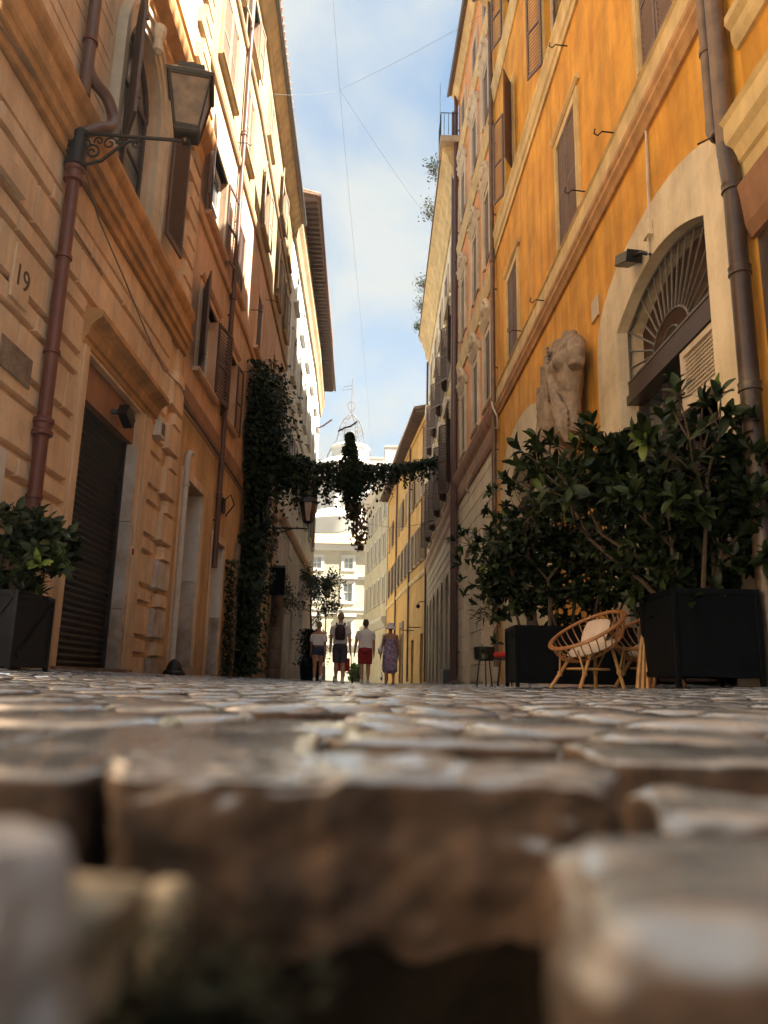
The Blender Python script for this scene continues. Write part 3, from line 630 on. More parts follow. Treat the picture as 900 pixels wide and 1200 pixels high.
# arched window with moulded surround
for (a0, a1) in ((9.6, 11.3), (3.6, 5.3)):
    b = MB(); K = 18; c = (a0 + a1) / 2; R = (a1 - a0) / 2
    path = [(a0, 7.2), (a0, 9.1)] + [(c - R * math.cos(math.pi * k / K), 9.1 + .85 * math.sin(math.pi * k / K)) for k in range(1, K)] + [(a1, 9.1), (a1, 7.2)]
    def offp(t):
        return [(a0 - t, 7.1), (a0 - t, 9.1)] + [(c - (R + t) * math.cos(math.pi * k / K), 9.1 + (.85 + t) * math.sin(math.pi * k / K)) for k in range(1, K)] + [(a1 + t, 9.1), (a1 + t, 7.1)]
    for t0, t1, d0, d1 in ((0, .10, -.02, .05), (.10, .26, -.02, .09), (.26, .34, -.02, .13)):
        p0, p1 = offp(t0), offp(t1)
        for (A, B), (A2, B2) in zip(zip(p0, p0[1:]), zip(p1, p1[1:])):
            b.hexa([FL1.P(*A, d0), FL1.P(*A2, d0), FL1.P(*B2, d0), FL1.P(*B, d0), FL1.P(*A, d1), FL1.P(*A2, d1), FL1.P(*B2, d1), FL1.P(*B, d1)])
    b.lathe(FL1.P(c, 9.98, .17), [(.03, -.26), (.09, -.2), (.07, 0), (.12, .14), (.12, .24), (.05, .26)], 10)
    win = b.build('window', 'cream_stone', pal)
    b = MB()
    for d, tk, mm in ((-.24, .09, 0),):
        FL1.box(b, a0, a0 + .08, 7.2, 9.1, d, d + .06); FL1.box(b, a1 - .08, a1, 7.2, 9.1, d, d + .06); FL1.box(b, c - .045, c + .045, 7.2, 9.9, d, d + .07); FL1.box(b, a0, a1, 9.05, 9.15, d, d + .06); FL1.box(b, a0, a1, 8.1, 8.16, d, d + .05); FL1.box(b, a0, a1, 7.2, 7.32, d, d + .06)
        pr = [(a0, 9.1)] + path[2:-2] + [(a1, 9.1)]
        for A, B in zip(pr, pr[1:]): b.tube([FL1.P(*A, d + .03), FL1.P(*B, d + .03)], .05, 6)
    b.build('sash', 'dark_frame', win)
    g = MB(); FL1.box(g, a0 - .02, a1 + .02, 7.18, 9.97, -.34, -.285); g.build('pane', 'pale_glass', win)
    # arched louvred leaves: one folded back on the wall, one standing off it
    def arch_leaf(yh, dirn, ang, d0, hh=2.05):
        P = FL1.P(yh, 7.35, d0); T = FL1.T(yh) * dirn; N = FL1.N(yh); A = rad(ang); X = T * math.cos(A) + N * math.sin(A); Yv = Vector((0, 0, 1)).cross(X)
        W = .82; m = MB()
        def Q(x, t, z): return P + X * x + Yv * t + Vector((0, 0, z))
        def top(x): return hh - .28 + .68 * math.sin(math.acos(max(0, 1 - x / W)) ) * .9
        for (x0, x1) in ((0, .07), (W - .07, W)):
            m.hexa([Q(x0, -.02, 0), Q(x1, -.02, 0), Q(x1, .02, 0), Q(x0, .02, 0), Q(x0, -.02, top(x0)), Q(x1, -.02, top(x1)), Q(x1, .02, top(x1)), Q(x0, .02, top(x0))])
        n_ = 12
        for k in range(n_):
            x0 = .07 + (W - .14) * k / n_; x1 = .07 + (W - .14) * (k + 1) / n_
            m.hexa([Q(x0, -.02, top(x0) - .08), Q(x1, -.02, top(x1) - .08), Q(x1, .02, top(x1) - .08), Q(x0, .02, top(x0) - .08), Q(x0, -.02, top(x0)), Q(x1, -.02, top(x1)), Q(x1, .02, top(x1)), Q(x0, .02, top(x0))])
        m.hexa([Q(.07, -.02, 0), Q(W - .07, -.02, 0), Q(W - .07, .02, 0), Q(.07, .02, 0), Q(.07, -.02, .1), Q(W - .07, -.02, .1), Q(W - .07, .02, .1), Q(.07, .02, .1)])
        z = .1
        while z < hh + .25:
            x0 = .07
            while x0 < W - .08 and top(x0) < z + .1: x0 += .03
            if x0 < W - .15: m.hexa([Q(x0, .018, z), Q(W - .07, .018, z), Q(W - .07, -.018, z + .05), Q(x0, -.018, z + .05), Q(x0, .018, z + .012), Q(W - .07, .018, z + .012), Q(W - .07, -.018, z + .062), Q(x0, -.018, z + .062)])
            z += .07
        for zz in (.25, 1.5): m.box(*(lambda p: (p.x - .02, p.x + .02, p.y - .02, p.y + .02, p.z - .03, p.z + .03))(Q(W, .03, zz)))
        m.build('shutter', 'shutter_brown', win)
    arch_leaf(a1 + .42, -1, 176, .16); arch_leaf(a0 - .02, 1, 152, .14)
for (a, b_, c, d) in ((9.7, 11.2, 13.2, 15.6), (3.7, 5.2, 13.2, 15.6)): window(pal, FL1, a, b_, c, d, shut='open', sm='shutter_rust')
# roller shutter door
b = MB()
FL1.prof(b, 9.22, 9.5, [(-.05, -.2), (.03, -.2), (.03, 4.2), (-.05, 4.2)]); FL1.prof(b, 9.27, 9.42, [(.03, -.2), (.055, -.2), (.055, 4.2), (.03, 4.2)])
FL1.box(b, 11.78, 12.42, -.2, 4.2, -.05, .03); FL1.box(b, 11.92, 12.02, -.2, 4.2, .03, .055); FL1.box(b, 12.1, 12.3, -.2, 4.2, .03, .06); FL1.box(b, 9.5, 11.78, 4.15, 4.2, -.05, .03)
door = b.build('door', 'tan_plaster', pal)
b = MB(); FL1.prof(b, 9.2, 12.45, [(-.05, 4.2), (.05, 4.2), (.05, 4.28), (.09, 4.3), (.12, 4.42), (.16, 4.48), (.26, 4.56), (.26, 4.64), (.2, 4.66), (-.05, 4.72)]); b.build('door_cornice', 'cornice_orange', door)
b = MB(); FL1.box(b, 9.5, 11.78, 3.62, 4.15, -.2, -.07); b.build('header_panel', 'band_brown', door)
b = MB(); z = .12
while z < 3.6:
    b.add([FL1.P(9.5, z, -.2), FL1.P(11.78, z, -.2), FL1.P(11.78, z + .05, -.165), FL1.P(9.5, z + .05, -.165), FL1.P(11.78, z + .085, -.2), FL1.P(9.5, z + .085, -.2)], [(0, 1, 2, 3), (3, 2, 4, 5)]); z += .088
b.build('roller_shutter', 'roller_metal', door, recalc=False)
b = MB(); FL1.box(b, 11.64, 11.695, .1, 3.62, -.2, -.13); b.build('guide_rail', 'roller_metal', door)
b = MB(); FL1.box(b, 9.505, 9.56, .1, 3.62, -.2, -.13); b.build('guide_rail', 'roller_metal', door)
b = MB(); FL1.box(b, 11.70, 11.775, -.1, 1.0, -.21, .034); FL1.box(b, 11.70, 11.775, 1.01, 2.35, -.21, .034); FL1.box(b, 11.70, 11.775, 2.36, 3.6, -.21, .034); FL1.box(b, 11.779, 12.0, -.1, 2.35, .031, .036); b.build('stone_reveal', 'pale_stone', door)
b = MB(); FL1.box(b, 9.3, 12.4, -.2, .11, -.2, .06); b.build('threshold', 'old_stone', door)
b = MB(); FL1.box(b, 11.52, 11.64, 1.88, 2.02, -.02, -.005)
b = MB(); b.tube([FL1.P(8.2, -.1, .12), FL1.P(8.2, 6.15, .12)], .076, 16)
b.build('downpipe', 'pipe_red', pal, smooth=True)
dp = bpy.data.objects['downpipe']
b = MB(); sp = [(8.2, 6.1, .12), (8.2, 6.42, .13), (8.28, 6.6, .30), (8.46, 6.78, .38), (8.56, 7.0, .36), (8.46, 7.2, .30), (8.27, 7.32, .17), (8.2, 7.5, .12), (8.2, 7.9, .12), (8.2, 18.4, .12)]
# a smoothed curve round the cornice
cur = []
for i in range(len(sp) - 1):
    p0, p1, p2, p3 = (Vector(sp[max(0, min(len(sp) - 1, j))]) for j in (i - 1, i, i + 1, i + 2))
    for k in range(6 if i < 8 else 2):
        t = k / (6 if i < 8 else 2); cur.append(.5 * ((2 * p1) + (p2 - p0) * t + (2 * p0 - 5 * p1 + 4 * p2 - p3) * t * t + (3 * p1 - p0 - 3 * p2 + p3) * t ** 3) if i < 8 else p1.lerp(p2, t))
cur.append(Vector(sp[-1]))
b.tube([FL1.P(*p) for p in cur], .075, 16); b.build('swan_neck', 'pipe_brown', dp, smooth=True)
for zc in (2.7, 5.9):
    b = MB(); b.lathe(FL1.P(8.2, zc, .12), [(.088, -.11), (.115, -.09), (.115, -.05), (.096, -.03), (.096, .03), (.115, .05), (.115, .09), (.088, .11)], 16); b.build('pipe_collar', 'pipe_red', dp, smooth=True)
for zc in (1.9, 3.6, 4.8, 7.8):
    b = MB(); b.lathe(FL1.P(8.2, zc, .12), [(.088, -.02), (.094, -.02), (.094, .02), (.088, .02)], 14); b.bar(FL1.P(8.29, zc, .12), FL1.P(8.31, zc, .0), .012); b.build('pipe_clip', 'pipe_red', dp, smooth=True)
# number plaque and other carved tablets
def text_obj(s, size, P, X, m, par, ext=.004, name='lettering', spacing=1):
    cu = bpy.data.curves.new(name, 'FONT'); cu.body = s; cu.size = size; cu.extrude = ext; cu.align_x = 'CENTER'; cu.align_y = 'CENTER'; cu.space_character = spacing
    tmp = bpy.data.objects.new('t', cu); C.objects.link(tmp); dg = bpy.context.evaluated_depsgraph_get(); me = bpy.data.meshes.new_from_object(tmp.evaluated_get(dg)); bpy.data.objects.remove(tmp)
    me.name = name; me.materials.clear(); me.materials.append(M[m]); Zv = Vector((0, 0, 1)); Nn = X.cross(Zv)
    me.transform(Matrix(((X.x, 0, Nn.x, 0), (X.y, 0, Nn.y, 0), (0, 1, 0, 0), (0, 0, 0, 1)))); return link(name, me, par, P)
b = MB(); FL1.box(b, 7.28, 7.66, 3.82, 4.42, -.0, .045); pq = b.build('number_plaque', 'tan_plaster', pal, bevel=.006)
text_obj('19', .34, FL1.P(7.47, 4.1, .047), FL1.T(7.4), 'ink', pq)
b = MB(); FL1.box(b, 7.25, 7.95, 3.05, 3.38, 0, .04); b.build('stone_tablet', 'old_stone', pal, bevel=.006)
# second palazzo frame moulding at the picture's left edge
b = MB(); FL1.box(b, 6.35, 6.6, .0, 4.9, .0, .07); FL1.box(b, 6.35, 7.25, 4.9, 5.12, .0, .09); b.build('door_jamb', 'tan_plaster', pal)
b = MB(); FL1.box(b, 7.3, 7.62, 1.6, 2.25, .001, .06); o = b.build('meter_box', 'white_box', bevel=.008); fin(o, 'pale utility box on the tan wall left of the red downpipe', 'utility box')
b = MB(); FL1.box(b, 12.48, 12.80, 4.02, 4.34, .0, .13); bx = b.build('alarm_box', 'white_box', bevel=.01); fin(bx, 'small white alarm box high on the tan wall right of the roller door', 'alarm box')
b = MB(); FL1.box(b, 12.60, 12.76, 4.08, 4.28, .13, .145); b.build('grille', 'iron_grey', bx)
b = MB(); FL1.box(b, 11.45, 11.66, 1.86, 2.0, .032, .05); s_ = FL1.P(11.9, 1.95, .045)
b = MB(); FL1.box(b, 11.84, 11.98, 1.84, 1.99, .036, .05); o = b.build('bell_plate', 'white_box', bevel=.003); fin(o, 'little square bell plate with red centre on the stone door reveal', 'bell plate')
c = MB(); FL1.box(c, 11.865, 11.955, 1.87, 1.96, .05, .058); c.build('button_panel', 'red_plate', o)
b = MB(); p = FL1.P(10.72, 3.78, .0); b.beam(FL1.P(10.72, 3.8, -.07), FL1.P(10.80, 3.80, .10), .03, .03); fl = b.build('floodlight', 'black_plastic'); fin(fl, 'small black floodlight under the header of the roller shutter door', 'floodlight')
c = MB(); c.beam(FL1.P(10.72, 3.84, .10), FL1.P(10.98, 3.68, .13), .07, .09); c.build('lamp_head', 'black_plastic', fl, bevel=.008)
b = MB(); b.ball(FL1.P(14.15, -.02, .27), (.17, .17, .36), 16, 10); b.lathe(FL1.P(14.15, 0, .27), [(.2, -.1), (.2, .1), (.165, .14)], 16); o = b.build('bollard', 'iron', smooth=True); fin(o, 'low dark round-topped iron bollard at the foot of the left palazzo corner', 'bollard')
# bracket lantern fixed on the downpipe
lan = empty('wall_lantern', FL1.P(8.15, 6.4, .2), 'large bronze four-sided street lantern on a scrolled iron arm over the left downpipe', 'street lantern')
b = MB(); A = FL1.P(8.15, 6.44, .1); Bp = Vector((-2.50, 8.15, 6.36)); b.tube([A, Bp], .022, 8); b.lathe(FL1.P(8.2, 6.25, .12), [(.10, -.26), (.13, -.24), (.11, -.1), (.135, 0), (.11, .1), (.13, .22), (.10, .25)], 14)
def scroll(mb, c, r, t0, turns, r_, flip=1, ax=Vector((1, 0, 0))):
    pts = []
    for k in range(20):
        t = k / 19; a = t0 + flip * t * turns * 2 * math.pi; rr = r * (1 - t * .8); pts.append(c + ax * (rr * math.cos(a)) + Vector((0, 0, rr * math.sin(a))))
    mb.tube(pts, r_, 6)
pts = [Vector((-3.86, 8.15, 6.02)), Vector((-3.70, 8.15, 6.0)), Vector((-3.5, 8.15, 6.06)), Vector((-3.34, 8.15, 6.22)), Vector((-3.2, 8.15, 6.33)), Vector((-3.05, 8.15, 6.36))]
b.tube(pts, .02, 8)
scroll(b, Vector((-3.10, 8.15, 6.30)), .075, 1.6, 1.2, .013, -1); scroll(b, Vector((-3.42, 8.15, 6.30)), .09, 0, 1.3, .013); scroll(b, Vector((-3.62, 8.15, 6.18)), .10, 2, 1.3, .014, -1); scroll(b, Vector((-3.72, 8.15, 6.30)), .08, 4, 1.3, .012)
scroll(b, Vector((-3.55, 8.15, 6.33)), .06, 3.5, 1.2, .011, -1); scroll(b, Vector((-3.3, 8.15, 6.34)), .05, 3.5, 1.2, .010); scroll(b, Vector((-3.84, 8.15, 6.16)), .12, 1, 1.5, .014, 1, Vector((.5, .8, 0)).normalized()); scroll(b, Vector((-3.84, 8.15, 6.34)), .12, 4, 1.4, .012, -1, Vector((.5, .8, 0)).normalized())
b.lathe(Vector((-2.50, 8.15, 6.36)), [(.02, -.06), (.04, -.05), (.03, .0), (.05, .05), (.03, .08)], 10)
b.build('bracket_arm', 'iron', lan, smooth=True)
lc = Vector((-2.50, 8.15, 6.44)); rz = rad(12)
def ring4(z, h): return [lc + Vector((math.cos(rz + a) * h * 1.414, math.sin(rz + a) * h * 1.414, z)) for a in (math.pi / 4, 3 * math.pi / 4, 5 * math.pi / 4, 7 * math.pi / 4)]
def shell(rings, capb=True, capt=True):
    m = MB(); vs = sum([ring4(z, h) for z, h in rings], []); m.add(vs, [(i * 4 + k, i * 4 + (k + 1) % 4, (i + 1) * 4 + (k + 1) % 4, (i + 1) * 4 + k) for i in range(len(rings) - 1) for k in range(4)] + ([(0, 1, 2, 3)] if capb else []) + ([tuple(len(vs) - 4 + k for k in range(4))] if capt else []))
    return m
shell([(.03, .135), (.66, .235)]).build('lamp_panes', 'lamp_glass', lan)
m = shell([(-.04, .11), (-.02, .14), (.05, .15)]);
for z0, h0, z1, h1 in ((.03, .142, .66, .243),):
    A, B = ring4(z0, h0), ring4(z1, h1)
    for p, q in zip(A, B): m.bar(p, q, .014, 6)
    for k in range(4): m.bar(B[k], B[(k + 1) % 4], .016, 6); m.bar(A[k], A[(k + 1) % 4], .016, 6)
m.lathe(lc + Vector((0, 0, 0)), [(.03, -.12), (.06, -.08), (.05, -.04)], 10); m.build('lamp_frame', 'lamp_bronze', lan)
m = shell([(.66, .27), (.70, .285), (.72, .26), (.84, .15), (.86, .16), (.90, .15), (.93, .07)]); m.lathe(lc + Vector((0, 0, .93)), [(.07, 0), (.09, .04), (.03, .08), (.02, .1)], 10); m.build('lamp_hood', 'lamp_bronze', lan)

# ---- second left building
apt = empty('apartment_house', FL2.P(16, 0), 'salmon and yellow apartment house on the left with dark louvred shutters behind the rusticated palazzo', 'building')
D1 = (14.72, 16.4, .22, 3.9, .42, 0); D2 = (17.75, 19.0, .1, 3.2, .4, 0)
L2W = []
cols = [(14.95, 16.55), (18.0, 19.05), (21.75, 22.85), (26.1, 27.2), (29.0, 30.0)]
rows = [(6.25, 8.1), (9.85, 11.75), (13.9, 15.9), (17.2, 18.9)]
for ci, (a, b_) in enumerate(cols):
    for ri, (c, d) in enumerate(rows): L2W.append((a, b_, c, d, .22, 0))
b = MB(); FL2.wall(b, 14, 31, -.3, 5.3, [D1, D2, (24.2, 25.6, .1, 3.2, .4, 0)]); b.build('ground_floor_wall', 'low_orange', apt)
b = MB(); FL2.wall(b, 14, 31, 5.3, 13.05, L2W); b.build('middle_wall', 'salmon_plaster', apt)
b = MB(); FL2.wall(b, 14, 31, 13.05, 19.8, L2W); b.build('upper_wall', 'yellow_cream', apt)  # yellower than the salmon below: sunlit tone put into the colour
mass(FL2, apt, 14.003, 31, 19.8, 'yellow_cream')
moulding(FL2, apt, 14, 31, [(-.02, 5.22), (.06, 5.22), (.08, 5.3), (.08, 5.58), (.04, 5.62), (-.02, 5.62)], 'band_brown', 'string_course')
moulding(FL2, apt, 14.01, 31, [(-.02, 9.36), (.05, 9.36), (.08, 9.42), (.08, 9.5), (-.02, 9.55)], 'salmon_plaster', 'string_course')
moulding(FL2, apt, 14.01, 31, [(-.02, 13.0), (.06, 13.0), (.09, 13.08), (.09, 13.2), (-.02, 13.25)], 'yellow_cream', 'string_course')
moulding(FL2, apt, 14.01, 31, [(-.02, 16.6), (.05, 16.6), (.08, 16.66), (.08, 16.75), (-.02, 16.8)], 'yellow_cream', 'string_course')
eave(FL2, apt, 14.003, 31, 20.0, .5, 'ochre_trim')
for ci, (a, b_) in enumerate(cols):
    for ri, (c, d) in enumerate(rows):
        st = {(0, 0): (158, 168), (0, 1): (170, 173), (0, 2): 'closed', (0, 3): 'open'}.get((ci, ri))
        if st is None: st = random.choice(['closed', 'closed', 'open', 'open'])
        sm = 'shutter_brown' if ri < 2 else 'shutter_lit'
        window(apt, FL2, a, b_, c, d, 'salmon_plaster' if ri < 2 else 'yellow_cream', .13, .04, True, st, sm, head='ledge' if ri == 0 else None)
for nm, (a, b_, c, d, dep, _) in (('door', D1), ('door', D2), ('door', (24.2, 25.6, .1, 3.2, .4, 0))):
    m = MB(); FL2.box(m, a - .16, a, 0, d + .18, .002, .04); FL2.box(m, b_, b_ + .16, 0, d + .18, .002, .04); FL2.box(m, a, b_, d, d + .18, .002, .05); o = m.build(nm, 'tan_plaster', apt)
    m = MB(); FL2.box(m, b_ - .03, b_ - .003, c, 1.45 if a > 17 else 2.0, -dep, .003); m.build('marble_lining', 'pale_stone', o); m = MB(); FL2.box(m, b_ - .03, b_ - .003, 1.46 if a > 17 else 2.01, d - .02, -dep, .002); m.build('painted_lining', 'white_plaster', o)
    m = MB(); FL2.box(m, a, b_, c, d, -dep - .06, -dep + .02); m.build('door_leaf', 'dark_frame', o); m = MB(); FL2.box(m, a - .1, b_ + .1, -.1, c, -dep, .08); m.build('step', 'pale_stone', o)
pipe(FL2, apt, 17.62, 2.5, 20, .065, 'pipe_brown', collars=(4.2, 9.3, 14))
m = MB(); m.tube([FL2.P(14.62, .25, .09), FL2.P(14.62, 4.25, .09), FL2.P(14.66, 4.36, .10), FL2.P(14.76, 4.38, .12)], .06, 12); m.lathe(FL2.P(14.62, 3.7, .09), [(.062, -.04), (.075, -.03), (.075, .03), (.062, .04)], 12); m.build('vent_pipe', 'pipe_white', apt, smooth=True)
m = MB(); FL2.box(m, 18.35, 18.65, 4.0, 4.35, .0, .06); o = m.build('bracket_plate', 'iron'); fin(o, 'small dark iron box on the orange wall above the second doorway', 'iron box'); c = MB(); c.tube([FL2.P(18.5, 4.3, .05), FL2.P(18.5, 4.45, .2), FL2.P(18.5, 4.2, .3), FL2.P(18.5, 3.9, .1)], .018, 6); c.build('hook', 'iron', o, smooth=True)
m = MB()
for zz in (5.0, 5.08, 5.15):
    m.tube([FL2.P(14.0 + k * .85, zz + .015 * math.sin(k * 1.7 + zz), .10) for k in range(20)], .014, 5)
m.tube([FL1.P(8.2, 6.1, .2), FL1.P(9.2, 5.95, .06), FL1.P(10.3, 5.75, .05), FL1.P(11.6, 5.45, .05), FL1.P(12.6, 5.25, .07), FL1.P(13.6, 5.35, .12), FL2.P(14.3, 5.15, .12)], .012, 5)
m.tube([FL1.P(8.15, 6.35, .1), FL1.P(8.3, 5.4, .05), FL1.P(9.6, 5.36, .03)], .009, 5)
m.tube([FL1.P(5, 6.02, .06), FL1.P(8.1, 6.42, .1)], .010, 5)
o = m.build('cables', 'wire', smooth=True); fin(o, 'dark electric cables running along the left facades below the string courses', 'cables')
# iron pins in the walls
for (y, z, f) in ((20.4, 10.4, FL2), (19.7, 8.2, FL2), (23.6, 12.4, FL2), (17.2, 13.4, FL2)):
    m = MB(); m.tube([f.P(y, z, 0), f.P(y, z, .28), f.P(y, z - .08, .36), f.P(y, z - .04, .40)], .012, 5); m.build('wall_hook', 'iron', apt)

# ---- white palazzo with deep eave
wht = empty('white_palazzo', FL3.P(38, 0), 'sunlit white palazzo on the left with deep raftered eave', 'building')
L3c = [(32.6, 33.7), (36.0, 37.1), (39.4, 40.5), (42.8, 43.9), (46.6, 47.6), (50.2, 51.2)]; L3r = [(8.6, 10.9), (13.4, 15.4), (17.0, 18.6)]
holes = [(a, b_, c, d, .2, 0) for a, b_ in L3c for c, d in L3r]
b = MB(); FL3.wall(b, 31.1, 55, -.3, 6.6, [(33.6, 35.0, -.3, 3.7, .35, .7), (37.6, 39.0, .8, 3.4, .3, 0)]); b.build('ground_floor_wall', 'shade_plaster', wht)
b = MB(); FL3.wall(b, 31.1, 55, 6.6, 21.3, holes); b.build('upper_wall', 'white_plaster', wht)
mass(FL3, wht, 31.1, 55, 21.3, 'white_plaster')
moulding(FL3, wht, 31.1, 55, [(-.02, 6.5), (.08, 6.5), (.16, 6.7), (.16, 6.9), (-.02, 6.95)], 'salmon_plaster', 'string_course')
moulding(FL3, wht, 31.1, 55, [(-.02, 12.0), (.05, 12.0), (.1, 12.1), (.1, 12.25), (-.02, 12.3)], 'white_plaster', 'string_course')
moulding(FL3, wht, 31.05, 55, [(-.02, 19.4), (.12, 19.4), (.2, 19.9), (.34, 20.2), (.34, 20.9), (-.02, 21.1)], 'yellow_cream', 'cornice')
eave(FL3, wht, 31.0, 55, 21.5, 1.05, 'yellow_cream', rafters=.42)
for a, b_ in L3c:
    for i, (c, d) in enumerate(L3r): window(wht, FL3, a, b_, c, d, 'white_plaster', .18, .09, True, 'open' if i == 0 else 'closed', 'shutter_grey', head='ledge' if i < 2 else None)
for k in range(7):
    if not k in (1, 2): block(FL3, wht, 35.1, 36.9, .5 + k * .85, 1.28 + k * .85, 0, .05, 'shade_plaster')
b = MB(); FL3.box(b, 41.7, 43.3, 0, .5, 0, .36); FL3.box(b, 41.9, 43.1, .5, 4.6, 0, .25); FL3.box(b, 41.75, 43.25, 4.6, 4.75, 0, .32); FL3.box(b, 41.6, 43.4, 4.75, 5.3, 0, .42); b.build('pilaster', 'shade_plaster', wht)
m = MB(); m.tube([FL3.P(50, 17.5, 1.1), FL3.P(50.5, 17.2, .5), FL3.P(50.5, 17.0, .1)], .06, 8); m.build('gutter_outlet', 'pipe_brown', wht)
# old round pillar with a little lantern
pil = empty('stone_pillar', (-4.02, 29.6, 0), 'weathered drum-built stone pillar at the foot of the left houses', 'pillar')
z = -.1
for i, h in enumerate((.5, .75, .8, .7, .75, .35)):
    b = MB(); r = .27 - i * .008; b.lathe((-4.02 + random.uniform(-.01, .01), 29.6, z), [(r * .93, 0), (r, .03), (r, h - .03), (r * .93, h)], 14); b.build('drum', 'old_stone', pil, smooth=True); z += h + .012
b = MB(); b.box(-4.35, -3.70, 29.3, 29.9, z, z + .16); b.build('abacus', 'old_stone', pil, bevel=.02)
sg = MB(); sg.box(-4.30, -3.70, 29.0, 29.2, 3.15, 4.2); o = sg.build('sign_box', 'black_box', bevel=.02); fin(o, 'dark hanging sign box above the old stone pillar', 'sign')
c = MB(); c.tube([(-4.4, 29.12, 4.25), (-3.7, 29.12, 4.25)], .025, 6); c.build('bracket', 'iron', o)
def small_lantern(P, s, label, cat='lantern', wallx=None, name='wall_lantern', gl='lamp_glass', fr='iron'):
    e = empty(name, P, label, cat); P = Vector(P); m = MB()
    m.lathe(P, [(.05 * s, 0), (.16 * s, .06 * s), (.07 * s, .08 * s)], 6); m.lathe(P + Vector((0, 0, .62 * s)), [(.30 * s, 0), (.30 * s, .03 * s), (.2 * s, .16 * s), (.08 * s, .2 * s), (.1 * s, .26 * s), (.02 * s, .36 * s)], 6)
    for k in range(6):
        a = 2 * math.pi * k / 6; m.bar(P + Vector((.14 * s * math.cos(a), .14 * s * math.sin(a), .07 * s)), P + Vector((.26 * s * math.cos(a), .26 * s * math.sin(a), .63 * s)), .018 * s, 5)
    m.build('lamp_frame', fr, e); g = MB(); g.lathe(P, [(.12 * s, .08 * s), (.235 * s, .62 * s)], 6); g.build('lamp_panes', gl, e)
    if wallx is not None:
        q = MB(); q.tube([P + Vector((0, 0, -.02)), P + Vector((0, 0, -.14 * s)), Vector((wallx, P.y, P.z - .14 * s))], .025, 6); scroll(q, Vector((P.x + (wallx - P.x) * .5, P.y, P.z - .3 * s)), .16 * s, 0, 1.3, .016); q.tube([Vector((P.x + (wallx - P.x) * .25, P.y, P.z - .15 * s)), Vector((wallx, P.y, P.z - .6 * s))], .018, 6); q.build('bracket_arm', 'iron', e, smooth=True)
    return e
small_lantern((-3.98, 29.1, 2.28), .55, 'tiny black lantern fixed on the weathered stone pillar', wallx=-4.02)
small_lantern((-2.25, 22.4, 4.55), 1.0, 'black wall lantern hanging in the ivy under the green garland', 'street lantern', wallx=-4.05, gl='lamp_glass_red')

# ================================================================ BUILDINGS, RIGHT SIDE
FR1 = Fac([(3.9, -8), (3.9, 0), (3.35, 22.1)], -1)
FR1 = Fac([(4.099, -8), (3.35, 22.1)], -1)
FR2 = Fac([(3.35, 22.1), (3.04, 30.7)], -1)
FR3 = Fac([(3.04, 30.7), (2.94, 50.7)], -1)
FR4 = Fac([(2.92, 50.75), (2.0, 60), (.5, 79)], -1)
FR5 = Fac([(.42, 79.1), (-2.25, 96)], -1)
# ---- corner house nearest on the right
r0b = empty('corner_house', FR1.P(2, 0), 'orange corner house at the right edge with dark shop front and layered cornices', 'building')
b = MB(); FR1.wall(b, 2.8, 7.0, 4.5, 18.9, [(3.2, 4.7, 8.6, 11.4, .22, 0)]); FR1.wall(b, -8, 2.8, 4.5, 7.4, []); b.build('upper_wall', 'orange_plaster', r0b)
b = MB(); FR1.wall(b, -8, 7.0, -.3, 4.5, [(4.1, 6.7, .1, 4.2, .3, 0), (.6, 2.6, .1, 4.2, .3, 0)]); b.build('ground_floor_wall', 'pipe_dark', r0b)
mass(FR1, r0b, 2.8, 7.0, 18.9, 'orange_plaster'); mass(FR1, r0b, -8, 2.79, 7.4, 'orange_plaster')  # unseen heights shaped for light: low part admits sky, tall part blocks sun
moulding(FR1, r0b, -8, 7.05, [(-.02, 4.5), (.05, 4.5), (.12, 4.62), (.16, 4.95), (.18, 5.05), (.05, 5.07), (-.02, 5.07)], 'band_brown')
moulding(FR1, r0b, -8, 7.12, [(-.02, 5.07), (.06, 5.07), (.06, 5.38), (.10, 5.40), (.14, 5.55), (.20, 5.62), (.20, 5.85), (.24, 5.9), (-.02, 5.95)], 'ochre_trim')
moulding(FR1, r0b, -8, 7.02, [(-.02, 6.75), (.04, 6.75), (.08, 6.85), (.08, 6.98), (.14, 7.05), (.14, 7.15), (-.02, 7.2)], 'ochre_trim')
for a, b_ in ((4.1, 6.7), (.6, 2.6)):
    m = MB(); FR1.box(m, a, b_, .1, 4.2, -.34, -.28); o = m.build('shop_window', 'glass', r0b); m = MB()
    for y in (a, a + .8, b_ - .06): FR1.box(m, y, y + .06, .1, 4.2, -.28, -.2)
    FR1.box(m, a, b_, 3.1, 3.2, -.27, -.19); m.build('shop_frame', 'dark_frame', o)
window(r0b, FR1, 3.2, 4.7, 8.6, 11.4, 'ochre_trim', .2, .06, sm='shutter_rust')
eave(FR1, r0b, 2.8, 7.0, 19.0, .7, 'ochre_trim', depth=6); eave(FR1, r0b, -8, 2.79, 7.5, .5, 'ochre_trim', pitchh=1.0)
